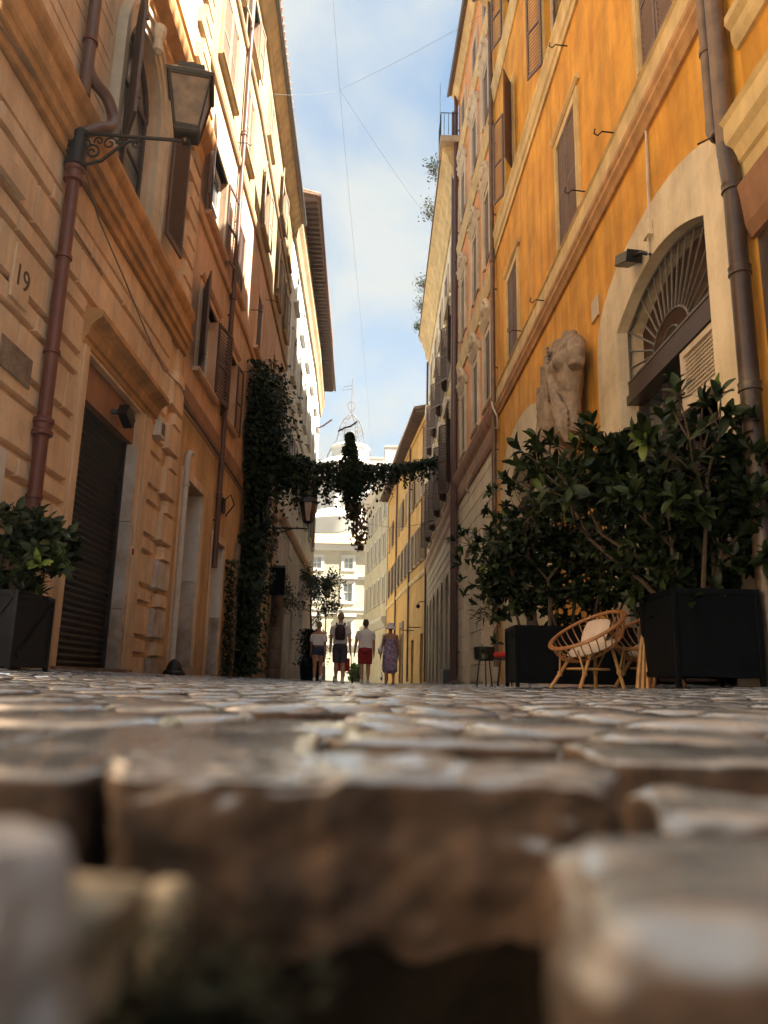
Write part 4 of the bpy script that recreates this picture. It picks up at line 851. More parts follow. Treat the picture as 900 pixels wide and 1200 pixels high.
# ---- orange house with the big arch
orh = empty('orange_house', FR1.P(14, 0), 'orange plaster house on the right with big arched shop window and brown louvred shutters', 'building')
BIG = (8.02, 11.14, -.3, 5.84, .004, -.42); SM = (17.08, 20.2, -.3, 5.62, .004, .95)
R1W = [(8.42, 9.58, 8.55, 11.1), (12.95, 14.35, 8.4, 11.2), (18.6, 20.0, 8.4, 11.2), (8.5, 9.7, 14.1, 16.9), (14.05, 15.2, 14.1, 16.9), (18.9, 20.1, 14.1, 16.9), (8.5, 9.7, 19.6, 22.0), (14.0, 15.2, 19.6, 22.0), (18.9, 20.1, 19.6, 22.0)]
b = MB(); FR1.wall(b, 7.0, 22.1, -.3, 7.85, [BIG, SM]); b.build('ground_floor_wall', 'orange_plaster', orh)
b = MB(); FR1.wall(b, 17.0, 22.1, 7.85, 22.9, [(*q, .2, 0) for q in R1W if q[0] > 17]); FR1.wall(b, 7.0, 17.0, 7.85, 19.4, [(*q, .2, 0) for q in R1W if q[0] < 17 and q[2] < 19]); b.build('upper_wall', 'orange_plaster', orh)
mass(FR1, orh, 17.0, 22.1, 22.9, 'orange_plaster', back=-1.4); mass(FR1, orh, 7.0, 16.99, 19.4, 'orange_plaster', back=-1.4)  # unseen roof of the nearer part lowered to let more skylight down
moulding(FR1, orh, 7.45, 22.1, [(-.02, 7.8), (.05, 7.8), (.08, 7.88), (.05, 7.92), (.10, 8.0), (.10, 8.06), (.13, 8.12), (.13, 8.2), (.03, 8.22), (-.02, 8.24)], 'cornice_orange')
moulding(FR1, orh, 7.05, 22.1, [(-.02, 8.24), (.035, 8.24), (.035, 8.72), (.07, 8.76), (-.02, 8.8)], 'ochre_trim', 'sill_band')
moulding(FR1, orh, 7.05, 22.1, [(-.02, 13.15), (.05, 13.15), (.05, 13.35), (.09, 13.4), (.09, 13.7), (.13, 13.8), (.13, 13.9), (-.02, 13.95)], 'ochre_trim', 'sill_band')
moulding(FR1, orh, 7.05, 22.1, [(-.02, 18.7), (.05, 18.7), (.10, 18.9), (.12, 19.2), (.15, 19.3), (-.02, 19.4)], 'ochre_trim', 'sill_band')
eave(FR1, orh, 17.0, 22.1, 23.0, .6, 'ochre_trim'); eave(FR1, orh, 7.003, 16.99, 19.6, .5, 'ochre_trim')
for i, (a, b_, c, d) in enumerate(R1W):
    if c > 19 and a < 17: continue
    st = 'closed'
    if i == 4: st = (166, 156)
    if i == 5: st = (150, 160)
    if i >= 6: st = (155, 158)
    window(orh, FR1, a, b_, max(c, 8.82) if c < 9 else c, d, 'ochre_trim', .19, .05, False, st, 'shutter_rust', head='ledge' if i in (1, 2) else None, pitch=.10)
def archplate(fac, par, holes, o0, o1, zs, ze, ztop, m, d=.045, name='arch_surround', dep=0, seg=False):
    """flat plate whose outer edge is an elliptic arch, with arched openings cut through"""
    a, b_, rise_top, spring = holes; K = 20; mb = MB(); c = (a + b_) / 2; C_ = (o0 + o1) / 2
    ins = [(a, zs), (a, spring)] + [(c - (b_ - a) / 2 * math.cos(math.pi * k / K), spring + (rise_top - spring) * math.sin(math.pi * k / K)) for k in range(1, K)] + [(b_, spring), (b_, zs)]
    if seg: ins = [(a, zs), (a, spring)] + [(c + (b_ - a) / 2 * (2 * k / K - 1), rise_top - (rise_top - spring) * (2 * k / K - 1) ** 2) for k in range(1, K)] + [(b_, spring), (b_, zs)]
    outs = [(o0, zs), (o0, ze)] + [(C_ - (o1 - o0) / 2 * math.cos(math.pi * k / K), ze + (ztop - ze) * math.sin(math.pi * k / K) ** .75) for k in range(1, K)] + [(o1, ze), (o1, zs)]
    for (A, B), (A2, B2) in zip(zip(ins, ins[1:]), zip(outs, outs[1:])):
        mb.hexa([fac.P(*A, .002), fac.P(*A2, .002), fac.P(*B2, .002), fac.P(*B, .002), fac.P(*A, d), fac.P(*A2, d), fac.P(*B2, d), fac.P(*B, d)])
    if dep:
        for A, B in zip(ins, ins[1:]): mb.add([fac.P(*A, .001), fac.P(*B, .001), fac.P(*B, -dep), fac.P(*A, -dep)], [(0, 1, 2, 3)])
    return mb.build(name, m, par)
archplate(FR1, orh, (8.02, 11.14, 5.84, 5.42), 7.24, 12.15, .0, 5.3, 6.62, 'cream_surround', dep=.38, seg=True)
archplate(FR1, orh, (17.08, 20.2, 5.62, 4.67), 15.75, 21.3, .0, 5.0, 6.65, 'cream_surround', dep=.5)
m = MB(); FR1.box(m, 7.24, 8.0, 0, .5, .045, .07); FR1.box(m, 11.16, 12.15, 0, .5, .045, .07); m.build('plinth', 'cream_surround', orh)
# fanlight of the big arch: iron bars from a small inner arch
bw = empty('arched_shop_window', FR1.P(9.58, 2.5), None); 
bw.parent = orh; bw.location = FR1.P(9.58, 2.5) - wl(orh)
m = MB(); FR1.box(m, 8.0, 11.16, 4.22, 4.36, -.30, -.06); FR1.box(m, 8.0, 11.16, 4.37, 4.56, -.36, -.10); m.build('transom', 'dark_frame', bw)
m = MB(); FR1.box(m, 8.0, 11.16, 4.565, 4.60, -.2, -.09); cy, cz = 9.58, 4.55
arc = lambda R, H, t: (cy + R * math.cos(t), cz + H * math.sin(t))
for k in range(0, 19):
    t = math.pi * k / 18; p0 = arc(.62, .42, t); dx, dz = math.cos(t), math.sin(t)
    L_ = 0
    while L_ < 3:
        y = cy + dx * L_; z = cz + dz * L_
        if abs(y - 9.58) > 1.54 or z > 5.84 - .42 * ((y - 9.58) / 1.56) ** 2 - .02: break
        L_ += .02
    m.tube([FR1.P(*p0, -.14), FR1.P(cy + dx * L_, cz + dz * L_, -.14)], .017, 6)
m.tube([FR1.P(*arc(.62, .42, math.pi * k / 16), -.14) for k in range(17)], .022, 6)
m.tube([FR1.P(*arc(.30, .2, math.pi * k / 10), -.14) for k in range(11)], .018, 6)
m.tube([FR1.P(8.04, 4.56, -.14), FR1.P(8.04, 5.42, -.14)] + [FR1.P(9.58 + 1.54 * (k / 8 - 1), 5.82 - .42 * (k / 8 - 1) ** 2, -.14) for k in range(1, 16)] + [FR1.P(11.12, 5.42, -.14), FR1.P(11.12, 4.56, -.14)], .024, 6)
m.build('fanlight_bars', 'iron_grey', bw, smooth=True)
m = MB(); FR1.box(m, 8.0, 11.16, 4.56, 5.9, -.42, -.37); m.build('fanlight_glass', 'interior', bw)
m = MB(); FR1.box(m, 8.0, 9.2, 3.40, 3.52, -.20, -.06); FR1.box(m, 8.0, 8.06, 3.52, 4.2, -.18, -.08); FR1.box(m, 9.12, 9.2, 3.52, 4.2, -.18, -.08); FR1.box(m, 8.06, 9.12, 4.12, 4.2, -.18, -.08)
fr = m.build('lattice_frame', 'cream_stone', bw)
m = MB(); s = .052
for k in range(21): y = 8.07 + k * s; FR1.box(m, y - .006, y + .006, 3.53, 4.12, -.135, -.120)
for k in range(12): z = 3.55 + k * s; FR1.box(m, 8.06, 9.12, z - .006, z + .006, -.119, -.105)
m.build('lattice', 'cream_stone', fr)
m = MB(); FR1.box(m, 8.06, 9.12, 3.5, 4.2, -.30, -.24); m.build('backing', 'interior', fr)
m = MB(); FR1.box(m, 9.2, 11.14, .9, 4.22, -.34, -.31); m.build('pane', 'glass', bw)
m = MB(); FR1.box(m, 8.0, 11.16, .1, 4.5, -1.35, -1.30); m.build('shop_interior', 'interior', bw)
m = MB()
for y in (9.2, 10.15, 11.06): FR1.box(m, y, y + .07, .1, 4.2, -.31, -.24)
FR1.box(m, 9.2, 11.14, .8, .92, -.30, -.22); m.build('window_posts', 'dark_frame', bw)
m = MB(); FR1.box(m, 9.27, 11.06, .1, .8, -.32, -.29); m.build('stall_riser', 'dark_frame', bw)
m = MB(); FR1.box(m, 8.03, 8.10, 1.45, 2.95, -.24, -.16); FR1.box(m, 8.60, 8.67, 1.45, 2.95, -.24, -.16); FR1.box(m, 8.10, 8.60, 2.87, 2.95, -.24, -.16); FR1.box(m, 8.10, 8.60, 1.45, 1.53, -.24, -.16)
pic = m.build('picture_frame', 'gilt', None); fin(pic, 'gilt framed portrait of a seated figure hanging inside the big shop arch', 'picture')
m = MB(); FR1.box(m, 8.10, 8.60, 1.53, 2.87, -.23, -.20); m.build('canvas', 'picture_a', pic)
m = MB(); FR1.prof(m, 8.22, 8.50, [(-.2, 1.6), (-.19, 1.6), (-.188, 2.3), (-.2, 2.35)]); m.build('painted_robe', 'short_dark', pic)
m = MB(); m.ball(FR1.P(8.36, 2.5, -.198), (.03, .09, .12), 12, 8); m.ball(FR1.P(8.32, 1.95, -.195), (.02, .06, .035), 8, 6); m.build('painted_face', 'skin', pic, smooth=True)
# books and boxes glimpsed through the shop arch
for k in range(3):
    m = MB(); y = 8.25 + .26 * k; z = (1.15, 1.75, .95)[k]; FR1.box(m, y, y + .16, z, z + .12, -.28 - k * .01, -.2 - k * .01)
    o = m.build('packet', ['red_cloth', 'cushion_pink', 'cushion'][k % 3], bevel=.004); fin(o, ['red packet seen through the laurel leaves in the shop arch', 'pink packet seen through the laurel leaves in the shop arch', 'pale packet seen through the laurel leaves in the shop arch'][k], 'packet', 'packets on display inside the shop arch')
m = MB(); FR1.box(m, 17.0, 20.3, -.2, 5.7, -.56, -.50); o = m.build('arched_doorway', 'interior', orh)
m = MB()
for k in range(15):
    t = math.pi * k / 14; m.tube([FR1.P(18.64 + .3 * math.cos(t), 4.72 + .2 * math.sin(t), -.3), FR1.P(18.64 + 1.5 * math.cos(t), 4.72 + .86 * math.sin(t), -.3)], .018, 5)
FR1.box(m, 17.08, 20.2, 4.6, 4.72, -.4, -.2); m.build('fanlight_bars', 'iron', o)
m = MB(); FR1.box(m, 17.1, 18.6, 0, 4.6, -.45, -.38); FR1.box(m, 18.66, 20.18, 0, 4.6, -.45, -.38); m.build('door_leaf', 'dark_frame', o)
# downpipes of the orange house
m = MB(); m.tube([FR1.P(7.48, 6.25, .12), FR1.P(7.48, 19.4, .12)], .075, 16); m.lathe(FR1.P(7.48, 7.15, .12), [(.076, -.03), (.09, -.025), (.09, .025), (.076, .03)], 14); m.tube([FR1.P(7.48, 6.3, .12), FR1.P(7.46, 6.1, .13), FR1.P(7.38, 5.95, .14)], [.075, .085, .07], 14); m.build('downpipe', 'pipe_copper', orh, smooth=True)
m = MB(); m.tube([FR1.P(7.20, 5.6, .14), FR1.P(7.20, 19.4, .14)], .098, 18); m.build('downpipe', 'pipe_copper', orh, smooth=True)
m = MB(); m.tube([FR1.P(7.20, 5.7, .14), FR1.P(7.12, 5.4, .17), FR1.P(7.08, 5.1, .17), FR1.P(7.08, -.1, .17)], .098, 18)
for z in (5.1, 4.15, 2.9, 1.2): m.lathe(FR1.P(7.08, z, .17), [(.099, -.05), (.115, -.04), (.108, 0), (.115, .04), (.099, .05)], 18)
m.build('downpipe', 'pipe_dark', orh, smooth=True)
pipe(FR1, orh, 21.85, .5, 22.8, .075, 'pipe_copper', d=.14, collars=(4.9, 8.0, 13, 18))
m = MB(); m.tube([FR1.P(22.0, 8.6, .12), FR1.P(21.8, 8.25, .2), FR1.P(21.5, 8.0, .22), FR1.P(21.4, 7.7, .12), FR1.P(21.6, 7.4, .06), FR1.P(21.9, 7.5, .1)], .03, 8); m.build('cable_loop', 'white_cable', orh, smooth=True)
m = MB(); m.tube([FR1.P(7.5, 5.86, .05), FR1.P(7.35, 5.93, .2), FR1.P(7.5, 5.95, .3)], .012, 6); m.build('clamp', 'iron', orh)
m = MB(); FR1.box(m, 7.56, 7.76, 6.08, 6.55, .002, .03); o = m.build('wall_plaque', 'plaque', orh, bevel=.005); text_obj('51', .2, FR1.P(7.66, 6.32, .032), -FR1.T(7.6), 'ink', o)
m = MB(); FR1.box(m, 12.05, 12.42, 6.2, 6.6, .002, .03); m.build('wall_plaque', 'plaque', orh, bevel=.01)
for (y, z) in ((15.65, 8.35), (10.8, 8.75), (13.4, 12.9), (12.6, 8.95), (18.3, 8.9)):
    m = MB(); m.tube([FR1.P(y, z, 0), FR1.P(y, z + .02, .25), FR1.P(y, z - .06, .32), FR1.P(y, z - .02, .38), FR1.P(y, z + .06, .36)], .013, 6); m.build('wall_hook', 'iron', orh)
# floodlight with its junction box
fl = empty('floodlight', FR1.P(9.9, 6.1), 'black floodlight with white lens on the cream arch surround of the orange house', 'floodlight')
m = MB(); m.tube([FR1.P(9.60, 5.85, .05), FR1.P(9.66, 5.92, .15), FR1.P(9.9, 6.0, .19)], .03, 8); m.beam(FR1.P(9.85, 5.98, .19), FR1.P(10.22, 6.10, .24), .11, .08); m.build('lamp_housing', 'black_plastic', fl, bevel=.01)
m = MB(); m.ball(FR1.P(10.24, 6.12, .25), (.08, .11, .085), 12, 8); m.build('lens', 'white_box', fl, smooth=True)
m = MB(); FR1.box(m, 9.48, 9.66, 6.1, 6.34, .046, .12); o = m.build('junction_box', 'cream_surround', None, bevel=.01); fin(o, 'small cream junction box just above the floodlight on the arch surround', 'junction box')
c = MB(); c.tube([FR1.P(9.6, 6.1, .08), FR1.P(9.58, 5.95, .09), FR1.P(9.62, 5.82, .08)], .015, 6); c.tube([FR1.P(9.57, 6.34, .06), FR1.P(9.57, 7.8, .03)], .02, 6); c.build('cable', 'white_cable', o, smooth=True)
# broken antique torso set against the wall
st = empty('stone_torso', FR1.P(14, 3.4, .3), 'broken antique draped stone torso fixed high on the orange wall between the two arches', 'sculpture')
def lumpy(c4fun, N, Kk, name, m_, par, amp=.04, seed=0, folds=0, fn=None):
    vs = []
    for i in range(Kk + 1):
        z, cy_, cd, ry, rd = c4fun(i / Kk)
        for k in range(N):
            a = 2 * math.pi * k / N; p = FR1.P(cy_ + ry * math.cos(a), z, cd + rd * math.sin(a)); q = noise.noise(p * 3 + Vector((seed, 0, 0))) * amp + noise.noise(p * 9) * amp * .4
            if folds: q += folds * math.sin(a * 9 + z * 2.2 + 1.5 * noise.noise(p * 2))
            if fn: q += fn(a, i / Kk)
            n_ = (FR1.T(14) * math.cos(a) * 1 + FR1.N(14) * math.sin(a)); vs.append(p + n_ * q)
    mb = MB(); mb.add(vs, [(i * N + k, i * N + (k + 1) % N, (i + 1) * N + (k + 1) % N, (i + 1) * N + k) for i in range(Kk) for k in range(N)] + [tuple(range(N)), tuple(Kk * N + k for k in range(N))])
    return mb.build(name, m_, par, smooth=True)
def sring(mb, rings, n=28):
    vs = [FR1.P(y + ry * math.cos(2 * math.pi * k / n), z, d + rd * math.sin(2 * math.pi * k / n)) for y, z, d, ry, rd in rings for k in range(n)]; K = len(rings)
    mb.add(vs, [(i * n + k, i * n + (k + 1) % n, (i + 1) * n + (k + 1) % n, (i + 1) * n + k) for i in range(K - 1) for k in range(n)] + [tuple(range(n)), tuple((K - 1) * n + k for k in range(n))])
m = MB()
sring(m, [(14.1, 4.3, .34, .40, .22), (14.1, 4.6, .34, .38, .22), (14.08, 4.95, .32, .36, .20), (14.05, 5.3, .33, .44, .25), (14.05, 5.62, .34, .50, .27), (14.05, 5.88, .31, .52, .23), (14.05, 6.05, .28, .38, .18), (14.05, 6.14, .27, .19, .15), (14.05, 6.28, .28, .17, .14)])
for y in (13.83, 14.25): m.ball(FR1.P(y, 5.62, .52), (.15, .21, .16), 14, 10)
m.tube([FR1.P(13.62, 5.9, .3), FR1.P(13.46, 5.62, .34), FR1.P(13.44, 5.36, .36)], [.17, .16, .14], 14)
for k in range(6):      # broad folds slung from the far shoulder across the body
    t = k * .115; m.tube([FR1.P(14.62 - .02 * k, 6.02 - t * .5, .36), FR1.P(14.42 - .05 * k, 5.75 - t, .60), FR1.P(14.15 - .07 * k, 5.35 - t * 1.3, .62), FR1.P(13.85 - .04 * k, 4.95 - t * 1.2, .60), FR1.P(13.68, 4.62 - t, .46)], [.045, .06, .065, .055, .04], 10)
sring(m, [(15.0, 4.0, .30, .50, .24), (15.0, 4.8, .32, .44, .26), (14.95, 5.6, .32, .36, .24), (14.85, 6.15, .30, .30, .2), (14.75, 6.42, .27, .22, .15)])
for k in range(9):      # hanging drapery
    y = 14.62 + k * .105; m.tube([FR1.P(y - .07 * (z - 4.2) * (k / 9) + .02 * math.sin(z * 4 + k * 2), z, .50 + .05 * ((k * 7) % 3) - .03 * (z - 4.2)) for z in np.linspace(3.9, 6.25 - .10 * abs(k - 3), 12)], [.045 + .012 * math.sin(j * 1.3 + k) for j in range(12)], 8)
o = m.build('torso', 'marble_old', st); r_ = o.modifiers.new('remesh', 'REMESH'); r_.mode = 'VOXEL'; r_.voxel_size = .022; r_.use_smooth_shade = True; sm_ = o.modifiers.new('smooth', 'SMOOTH'); sm_.iterations = 2
tx_ = bpy.data.textures.new('wear', 'CLOUDS'); tx_.noise_scale = .10; dm_ = o.modifiers.new('wear', 'DISPLACE'); dm_.texture = tx_; dm_.strength = .03
m = MB(); FR1.box(m, 14.9, 15.9, 3.3, 4.15, .05, .5); m.build('stone_base', 'old_stone', st, bevel=.06)
m = MB()
for r_ in range(4):
    for k in range(15): m.ball(FR1.P(14.75 - r_ * .045, 5.2 + k * .075, .52 + .01 * r_), .032, 6, 4)
m.build('tassels', 'marble_old', st, smooth=True)

# ---- salmon house with cream ground floor
sal = empty('salmon_house', FR2.P(26, 0), 'tall salmon-orange house with cream grooved ground floor and baroque window frames', 'building')
R2c = [(22.75, 23.75), (25.3, 26.3), (28.4, 29.4)]; R2r = [(8.75, 11.2), (13.9, 16.3), (19.4, 21.3), (23.7, 25.0)]
A1 = (23.6, 24.9, 3.2, 4.95, .22, .45); A2 = (27.9, 29.3, -.3, 4.95, .4, .6)
b = MB(); FR2.wall(b, 22.1, 30.7, -.3, 7.2, [A1, A2, (23.5, 24.9, -.3, 2.6, .4, 0)], -.03); b.build('ground_floor_wall', 'cream_wall', sal)
k = 0; z = .1
while z < 7.1:
    h = .555
    cu_ = []
    if z + h > 3.1 and z < 5.1: cu_.append((23.45, 25.05))
    if z < 5.1: cu_.append((27.7, 29.5))
    if z < 2.8: cu_.append((23.3, 25.1))
    for p, q in slot_split(22.15, 30.7, cu_): block(FR2, sal, p, q, z, min(z + h - .03, 7.18), -.03, .004, 'cream_wall', 'stone_course', .008)
    z += h
b = MB(); FR2.wall(b, 22.1, 30.7, 7.2, 26.4, [(a, b_, c, d, .2, 0) for a, b_ in R2c for c, d in R2r]); b.build('upper_wall', 'deep_orange', sal)
mass(FR2, sal, 22.1, 30.7, 26.4, 'deep_orange')
moulding(FR2, sal, 22.1, 30.7, [(-.02, 7.15), (.06, 7.15), (.1, 7.3), (.1, 7.75), (.2, 7.95), (.26, 8.15), (.26, 8.25), (.1, 8.3), (-.02, 8.35)], 'band_brown')
moulding(FR2, sal, 22.1, 30.7, [(-.02, 12.5), (.06, 12.5), (.12, 12.8), (.16, 13.05), (-.02, 13.15)], 'ochre_trim', 'sill_band')
moulding(FR2, sal, 22.1, 30.7, [(-.02, 18.0), (.06, 18.0), (.12, 18.3), (.16, 18.6), (-.02, 18.7)], 'ochre_trim', 'sill_band')
moulding(FR2, sal, 22.1, 30.7, [(-.02, 22.6), (.06, 22.6), (.12, 22.8), (.16, 23.1), (-.02, 23.2)], 'ochre_trim', 'sill_band')
eave(FR2, sal, 22.1, 30.7, 26.6, .45, 'ochre_trim', tile=False)
def baroque(fac, bld, a, b_, c, d):
    m = MB(); y0, y1 = a - .24, b_ + .24
    fac.box(m, y0, a - .001, c - .1, d + .25, .002, .09); fac.box(m, b_ + .001, y1, c - .1, d + .25, .002, .09)
    fac.prof(m, y0 - .12, y1 + .12, [(.002, d + .26), (.08, d + .26), (.12, d + .4), (.2, d + .5), (.2, d + .56), (.002, d + .6)])
    ym = (a + b_) / 2
    for s in (-1, 1):
        pts = [fac.P(ym + s * .55, d + .58, .12), fac.P(ym + s * .5, d + .85, .16), fac.P(ym + s * .3, d + 1.0, .18), fac.P(ym + s * .12, d + 1.05, .18), fac.P(ym + s * .1, d + .9, .16)]
        m.tube(pts, .085, 8); m.ball(fac.P(ym + s * .6, d + .62, .16), .12, 8, 6)
    m.ball(fac.P(ym, d + .85, .17), (.14, .2, .24), 10, 8)
    fac.box(m, ym - .45, ym + .45, d + .58, d + .85, .002, .09)
    m.build('pediment', 'cream_stone', bld, smooth=True)
for a, b_ in R2c:
    for i, (c, d) in enumerate(R2r):
        window(sal, FR2, a, b_, c, d, 'cream_stone', .2, .06, i == 0, 'closed', 'shutter_brown' if i < 1 else 'shutter_rust', head=None)
        if i < 3: baroque(FR2, sal, a, b_, c, d)
    for (z0, z1) in ((8.4, 12.5), (13.2, 18.0), (18.75, 22.6)):
        m = MB(); FR2.box(m, b_ + .62, b_ + .78, z0, z1, .002, .04); m.build('wall_strip', 'cream_stone', sal)
for (a, b_, c, d, dep, rise) in (A1, A2):
    m = MB(); FR2.box(m, a, b_, c, d, -dep - .05, -dep + .02); m.build('arch_niche', 'grey_cream', sal)
m = MB(); FR2.box(m, 23.5, 24.9, -.2, 2.6, -.45, -.38); m.build('door_leaf', 'dark_frame', sal)
for zz in (7.35, 7.2):
    for y in (24.6, 26.4):
        m = MB(); m.tube([FR2.P(y, 7.3, .1), FR2.P(y, 7.0, .25), FR2.P(y + .05, 6.75, .3), FR2.P(y, 6.6, .2)], .05, 6); 
    m.build('bracket', 'cream_stone', sal)
pipe(FR2, sal, 30.45, .1, 26.5, .09, 'pipe_brown', d=.16, collars=(7, 12, 18))

# ---- cream house with the striped ground floor
crm = empty('cream_house', FR3.P(40, 0), 'long cream house with big ochre roof cornice and dark shutters on the right', 'building')
R3c = [(32.2, 33.6), (35.6, 37.0), (39.2, 40.6), (42.8, 44.2), (46.4, 47.8)]; R3r = [(8.4, 11.7), (13.9, 16.6), (18.5, 20.6)]
arches = [(31.6 + k * 2.75, 33.4 + k * 2.75, -.3, 4.95, .35, .9) for k in range(7)]
b = MB(); FR3.wall(b, 30.7, 50.7, -.3, 7.0, arches, -.03); b.build('ground_floor_wall', 'grey_cream', crm)
z = .1
while z < 6.9:
    cu_ = [(a[0] - .12, a[1] + .12) for a in arches] if z < 4.85 else []
    for p, q in slot_split(30.72, 50.7, cu_): block(FR3, crm, p, q, z, z + .44, -.03, .035, 'grey_cream', 'stone_course', .02)
    z += .48
for a in arches:
    m = MB(); FR3.box(m, a[0], a[1], -.2, 4.95, -.40, -.33); m.build('door_leaf', 'dark_frame', crm)
    archplate(FR3, crm, (a[0], a[1], 4.95, 4.05), a[0] - .3, a[1] + .3, .0, 4.1, 5.3, 'grey_cream', .06)
b = MB(); FR3.wall(b, 30.7, 50.7, 7.0, 22.8, [(a, b_, c, d, .2, 0) for a, b_ in R3c for c, d in R3r]); b.build('upper_wall', 'cream_wall', crm)
mass(FR3, crm, 30.7, 50.7, 22.8, 'cream_wall')
moulding(FR3, crm, 30.7, 50.7, [(-.02, 6.95), (.06, 6.95), (.1, 7.1), (.1, 7.4), (.2, 7.6), (.22, 7.8), (-.02, 7.9)], 'band_brown')
moulding(FR3, crm, 30.7, 50.7, [(-.02, 13.1), (.06, 13.1), (.14, 13.3), (.14, 13.5), (-.02, 13.6)], 'ochre_trim', 'sill_band')
moulding(FR3, crm, 30.7, 50.7, [(-.02, 17.3), (.06, 17.3), (.14, 17.5), (.14, 17.8), (-.02, 17.9)], 'ochre_trim', 'sill_band')
moulding(FR3, crm, 30.7, 50.7, [(-.02, 21.9), (.08, 21.9), (.12, 22.3), (.25, 22.5), (.3, 22.9), (.45, 23.2), (.5, 23.5), (.7, 23.75), (.72, 24.0), (-.02, 24.1)], 'ochre_trim', 'roof_cornice')
m = MB(); FR3.prof(m, 30.7, 50.7, [(-6, 25.5), (.78, 24.02), (.78, 24.12), (-6, 25.6)]); m.build('roof', 'roof_tile', crm)
for i, (a, b_) in enumerate(R3c):
    for j, (c, d) in enumerate(R3r):
        window(crm, FR3, a, b_, c, d, 'cream_stone', .22, .07, True, (150, 138) if j == 0 else ((155, 145) if j == 1 else 'closed'), 'shutter_brown', head=None, pitch=.1)
        if j < 2:
            m = MB(); y0, y1 = a - .45, b_ + .45; ym = (a + b_) / 2; zz = d + .35
            m.hexa([FR3.P(y0, zz, .002), FR3.P(y1, zz, .002), FR3.P(y1, zz, .38), FR3.P(y0, zz, .38), FR3.P(y0, zz + .12, .002), FR3.P(y1, zz + .12, .002), FR3.P(y1, zz + .12, .42), FR3.P(y0, zz + .12, .42)])
            m.add([FR3.P(y0, zz + .13, .02), FR3.P(y1, zz + .13, .02), FR3.P(ym, zz + .65, .02), FR3.P(y0, zz + .13, .42), FR3.P(y1, zz + .13, .42), FR3.P(ym, zz + .65, .42)], [(0, 1, 2), (3, 4, 5), (0, 1, 4, 3), (1, 2, 5, 4), (2, 0, 3, 5)])
            FR3.box(m, a - .4, a - .24, d - .4, zz, .002, .3); FR3.box(m, b_ + .24, b_ + .4, d - .4, zz, .002, .3); m.build('pediment', 'cream_stone', crm)
# roof terrace with railing
m = MB(); FR3.box(m, 30.3, 31.6, 23.95, 24.25, .0, .86); m.build('terrace_slab', 'grey_cream', crm)
m = MB()
for dd in (.1, .3, .5, .7, .84): m.bar(FR3.P(30.35, 24.25, dd), FR3.P(30.35, 25.45, dd), .014, 5)
m.bar(FR3.P(30.35, 25.45, .05), FR3.P(30.35, 25.45, .86), .02, 5); m.bar(FR3.P(30.35, 25.45, .84), FR3.P(31.6, 25.45, .84), .02, 5)
for y in (30.7, 31.0, 31.3, 31.6): m.bar(FR3.P(y, 24.25, .84), FR3.P(y, 25.45, .84), .014, 5)
m.bar(FR3.P(31.0, 25.4, .84), FR3.P(31.0, 27.6, .84), .012, 5); m.build('railing', 'iron', crm)
def leafcloud(n, cfun, size, mat_, name, parent=None, loc=None, aspect=.42, up=.2, droop=0, kind='stuff', recalc=False):
    """n small folded leaves around points given by cfun() -> (point, outward)"""
    V = np.zeros((n * 6, 3)); F = []
    for i in range(n):
        p, out = cfun(); out = Vector(out) + Vector((random.gauss(0, .45), random.gauss(0, .45), random.gauss(up, .45) - droop)); out.normalize()
        side = out.cross(Vector((random.gauss(0, .4), random.gauss(0, .4), 1))); side.normalize(); nn = side.cross(out); s = size * random.uniform(.65, 1.25); w_ = s * aspect
        p = Vector(p); b_ = i * 6
        q = [p, p + out * s * .45 + side * w_ * .5 + nn * .06 * s, p + out * s * .45 - side * w_ * .5 + nn * .06 * s, p + out * s * .5 - nn * .02 * s, p + out * s - nn * s * .12, p + out * s * .8 + side * w_ * .25]
        for k in range(6): V[b_ + k] = q[k]
        F += [(b_, b_ + 3, b_ + 1), (b_, b_ + 2, b_ + 3), (b_ + 1, b_ + 3, b_ + 4), (b_ + 3, b_ + 2, b_ + 4)]
    L = Vector(loc) if loc is not None else wl(parent); me = bpy.data.meshes.new(name); me.from_pydata((V - np.array(L)).tolist(), [], F); me.materials.append(M[mat_])
    o = link(name, me, parent, L)
    if kind: o['kind'] = kind
    return o
for k, (y, z, s, dd) in enumerate(((33.0, 24.2, .38, .9), (36.5, 24.2, .45, .9), (44, 24.2, .4, .85), (46.6, 24.1, .4, .8), (49.5, 24.1, .3, .8))):
    c = FR3.P(y, z, dd); o = leafcloud(220, lambda: (c + Vector((random.gauss(0, s * .5), random.gauss(0, s), abs(random.gauss(0, s * .9)))), (random.gauss(-.4, .5), random.gauss(0, .5), .2)), .16, 'far_leaf', 'leaves', None, c, kind=None)
    m = MB(); 
    for q in range(7): m.bar(c, c + Vector((random.uniform(-.7, .1), random.uniform(-.6, .6), random.uniform(.2, .9))), .012, 4, .004)
    e = empty('roof_shrub', c, ['low weedy shrub on the cornice beside the roof terrace railing', 'largest straggly shrub on the ochre cornice halfway along', 'straggly shrub further down the ochre roof cornice', 'thin shrub near the far end of the ochre roof cornice', 'smallest weed at the very end of the ochre roof cornice'][k], 'shrub', 'shrubs sprouting from the roof cornice'); o.parent = e; o.location = (0, 0, 0); m.build('twigs', 'bark', e)
for k, y in enumerate((35.5, 40.5)):
    m = MB(); m.bar(FR3.P(y, 24.1, .5), FR3.P(y, 26.2, .5), .015, 5); m.bar(FR3.P(y, 26.0, .5), FR3.P(y + .4, 26.0, .5), .01, 4); o = m.build('antenna', 'iron_grey'); fin(o, ['thin roof antenna nearer the terrace on the ochre cornice', 'thin roof antenna farther down the ochre cornice'][k], 'antenna', 'roof antennas')
pipe(FR3, crm, 50.4, .1, 22, .07, 'pipe_brown', d=.12)
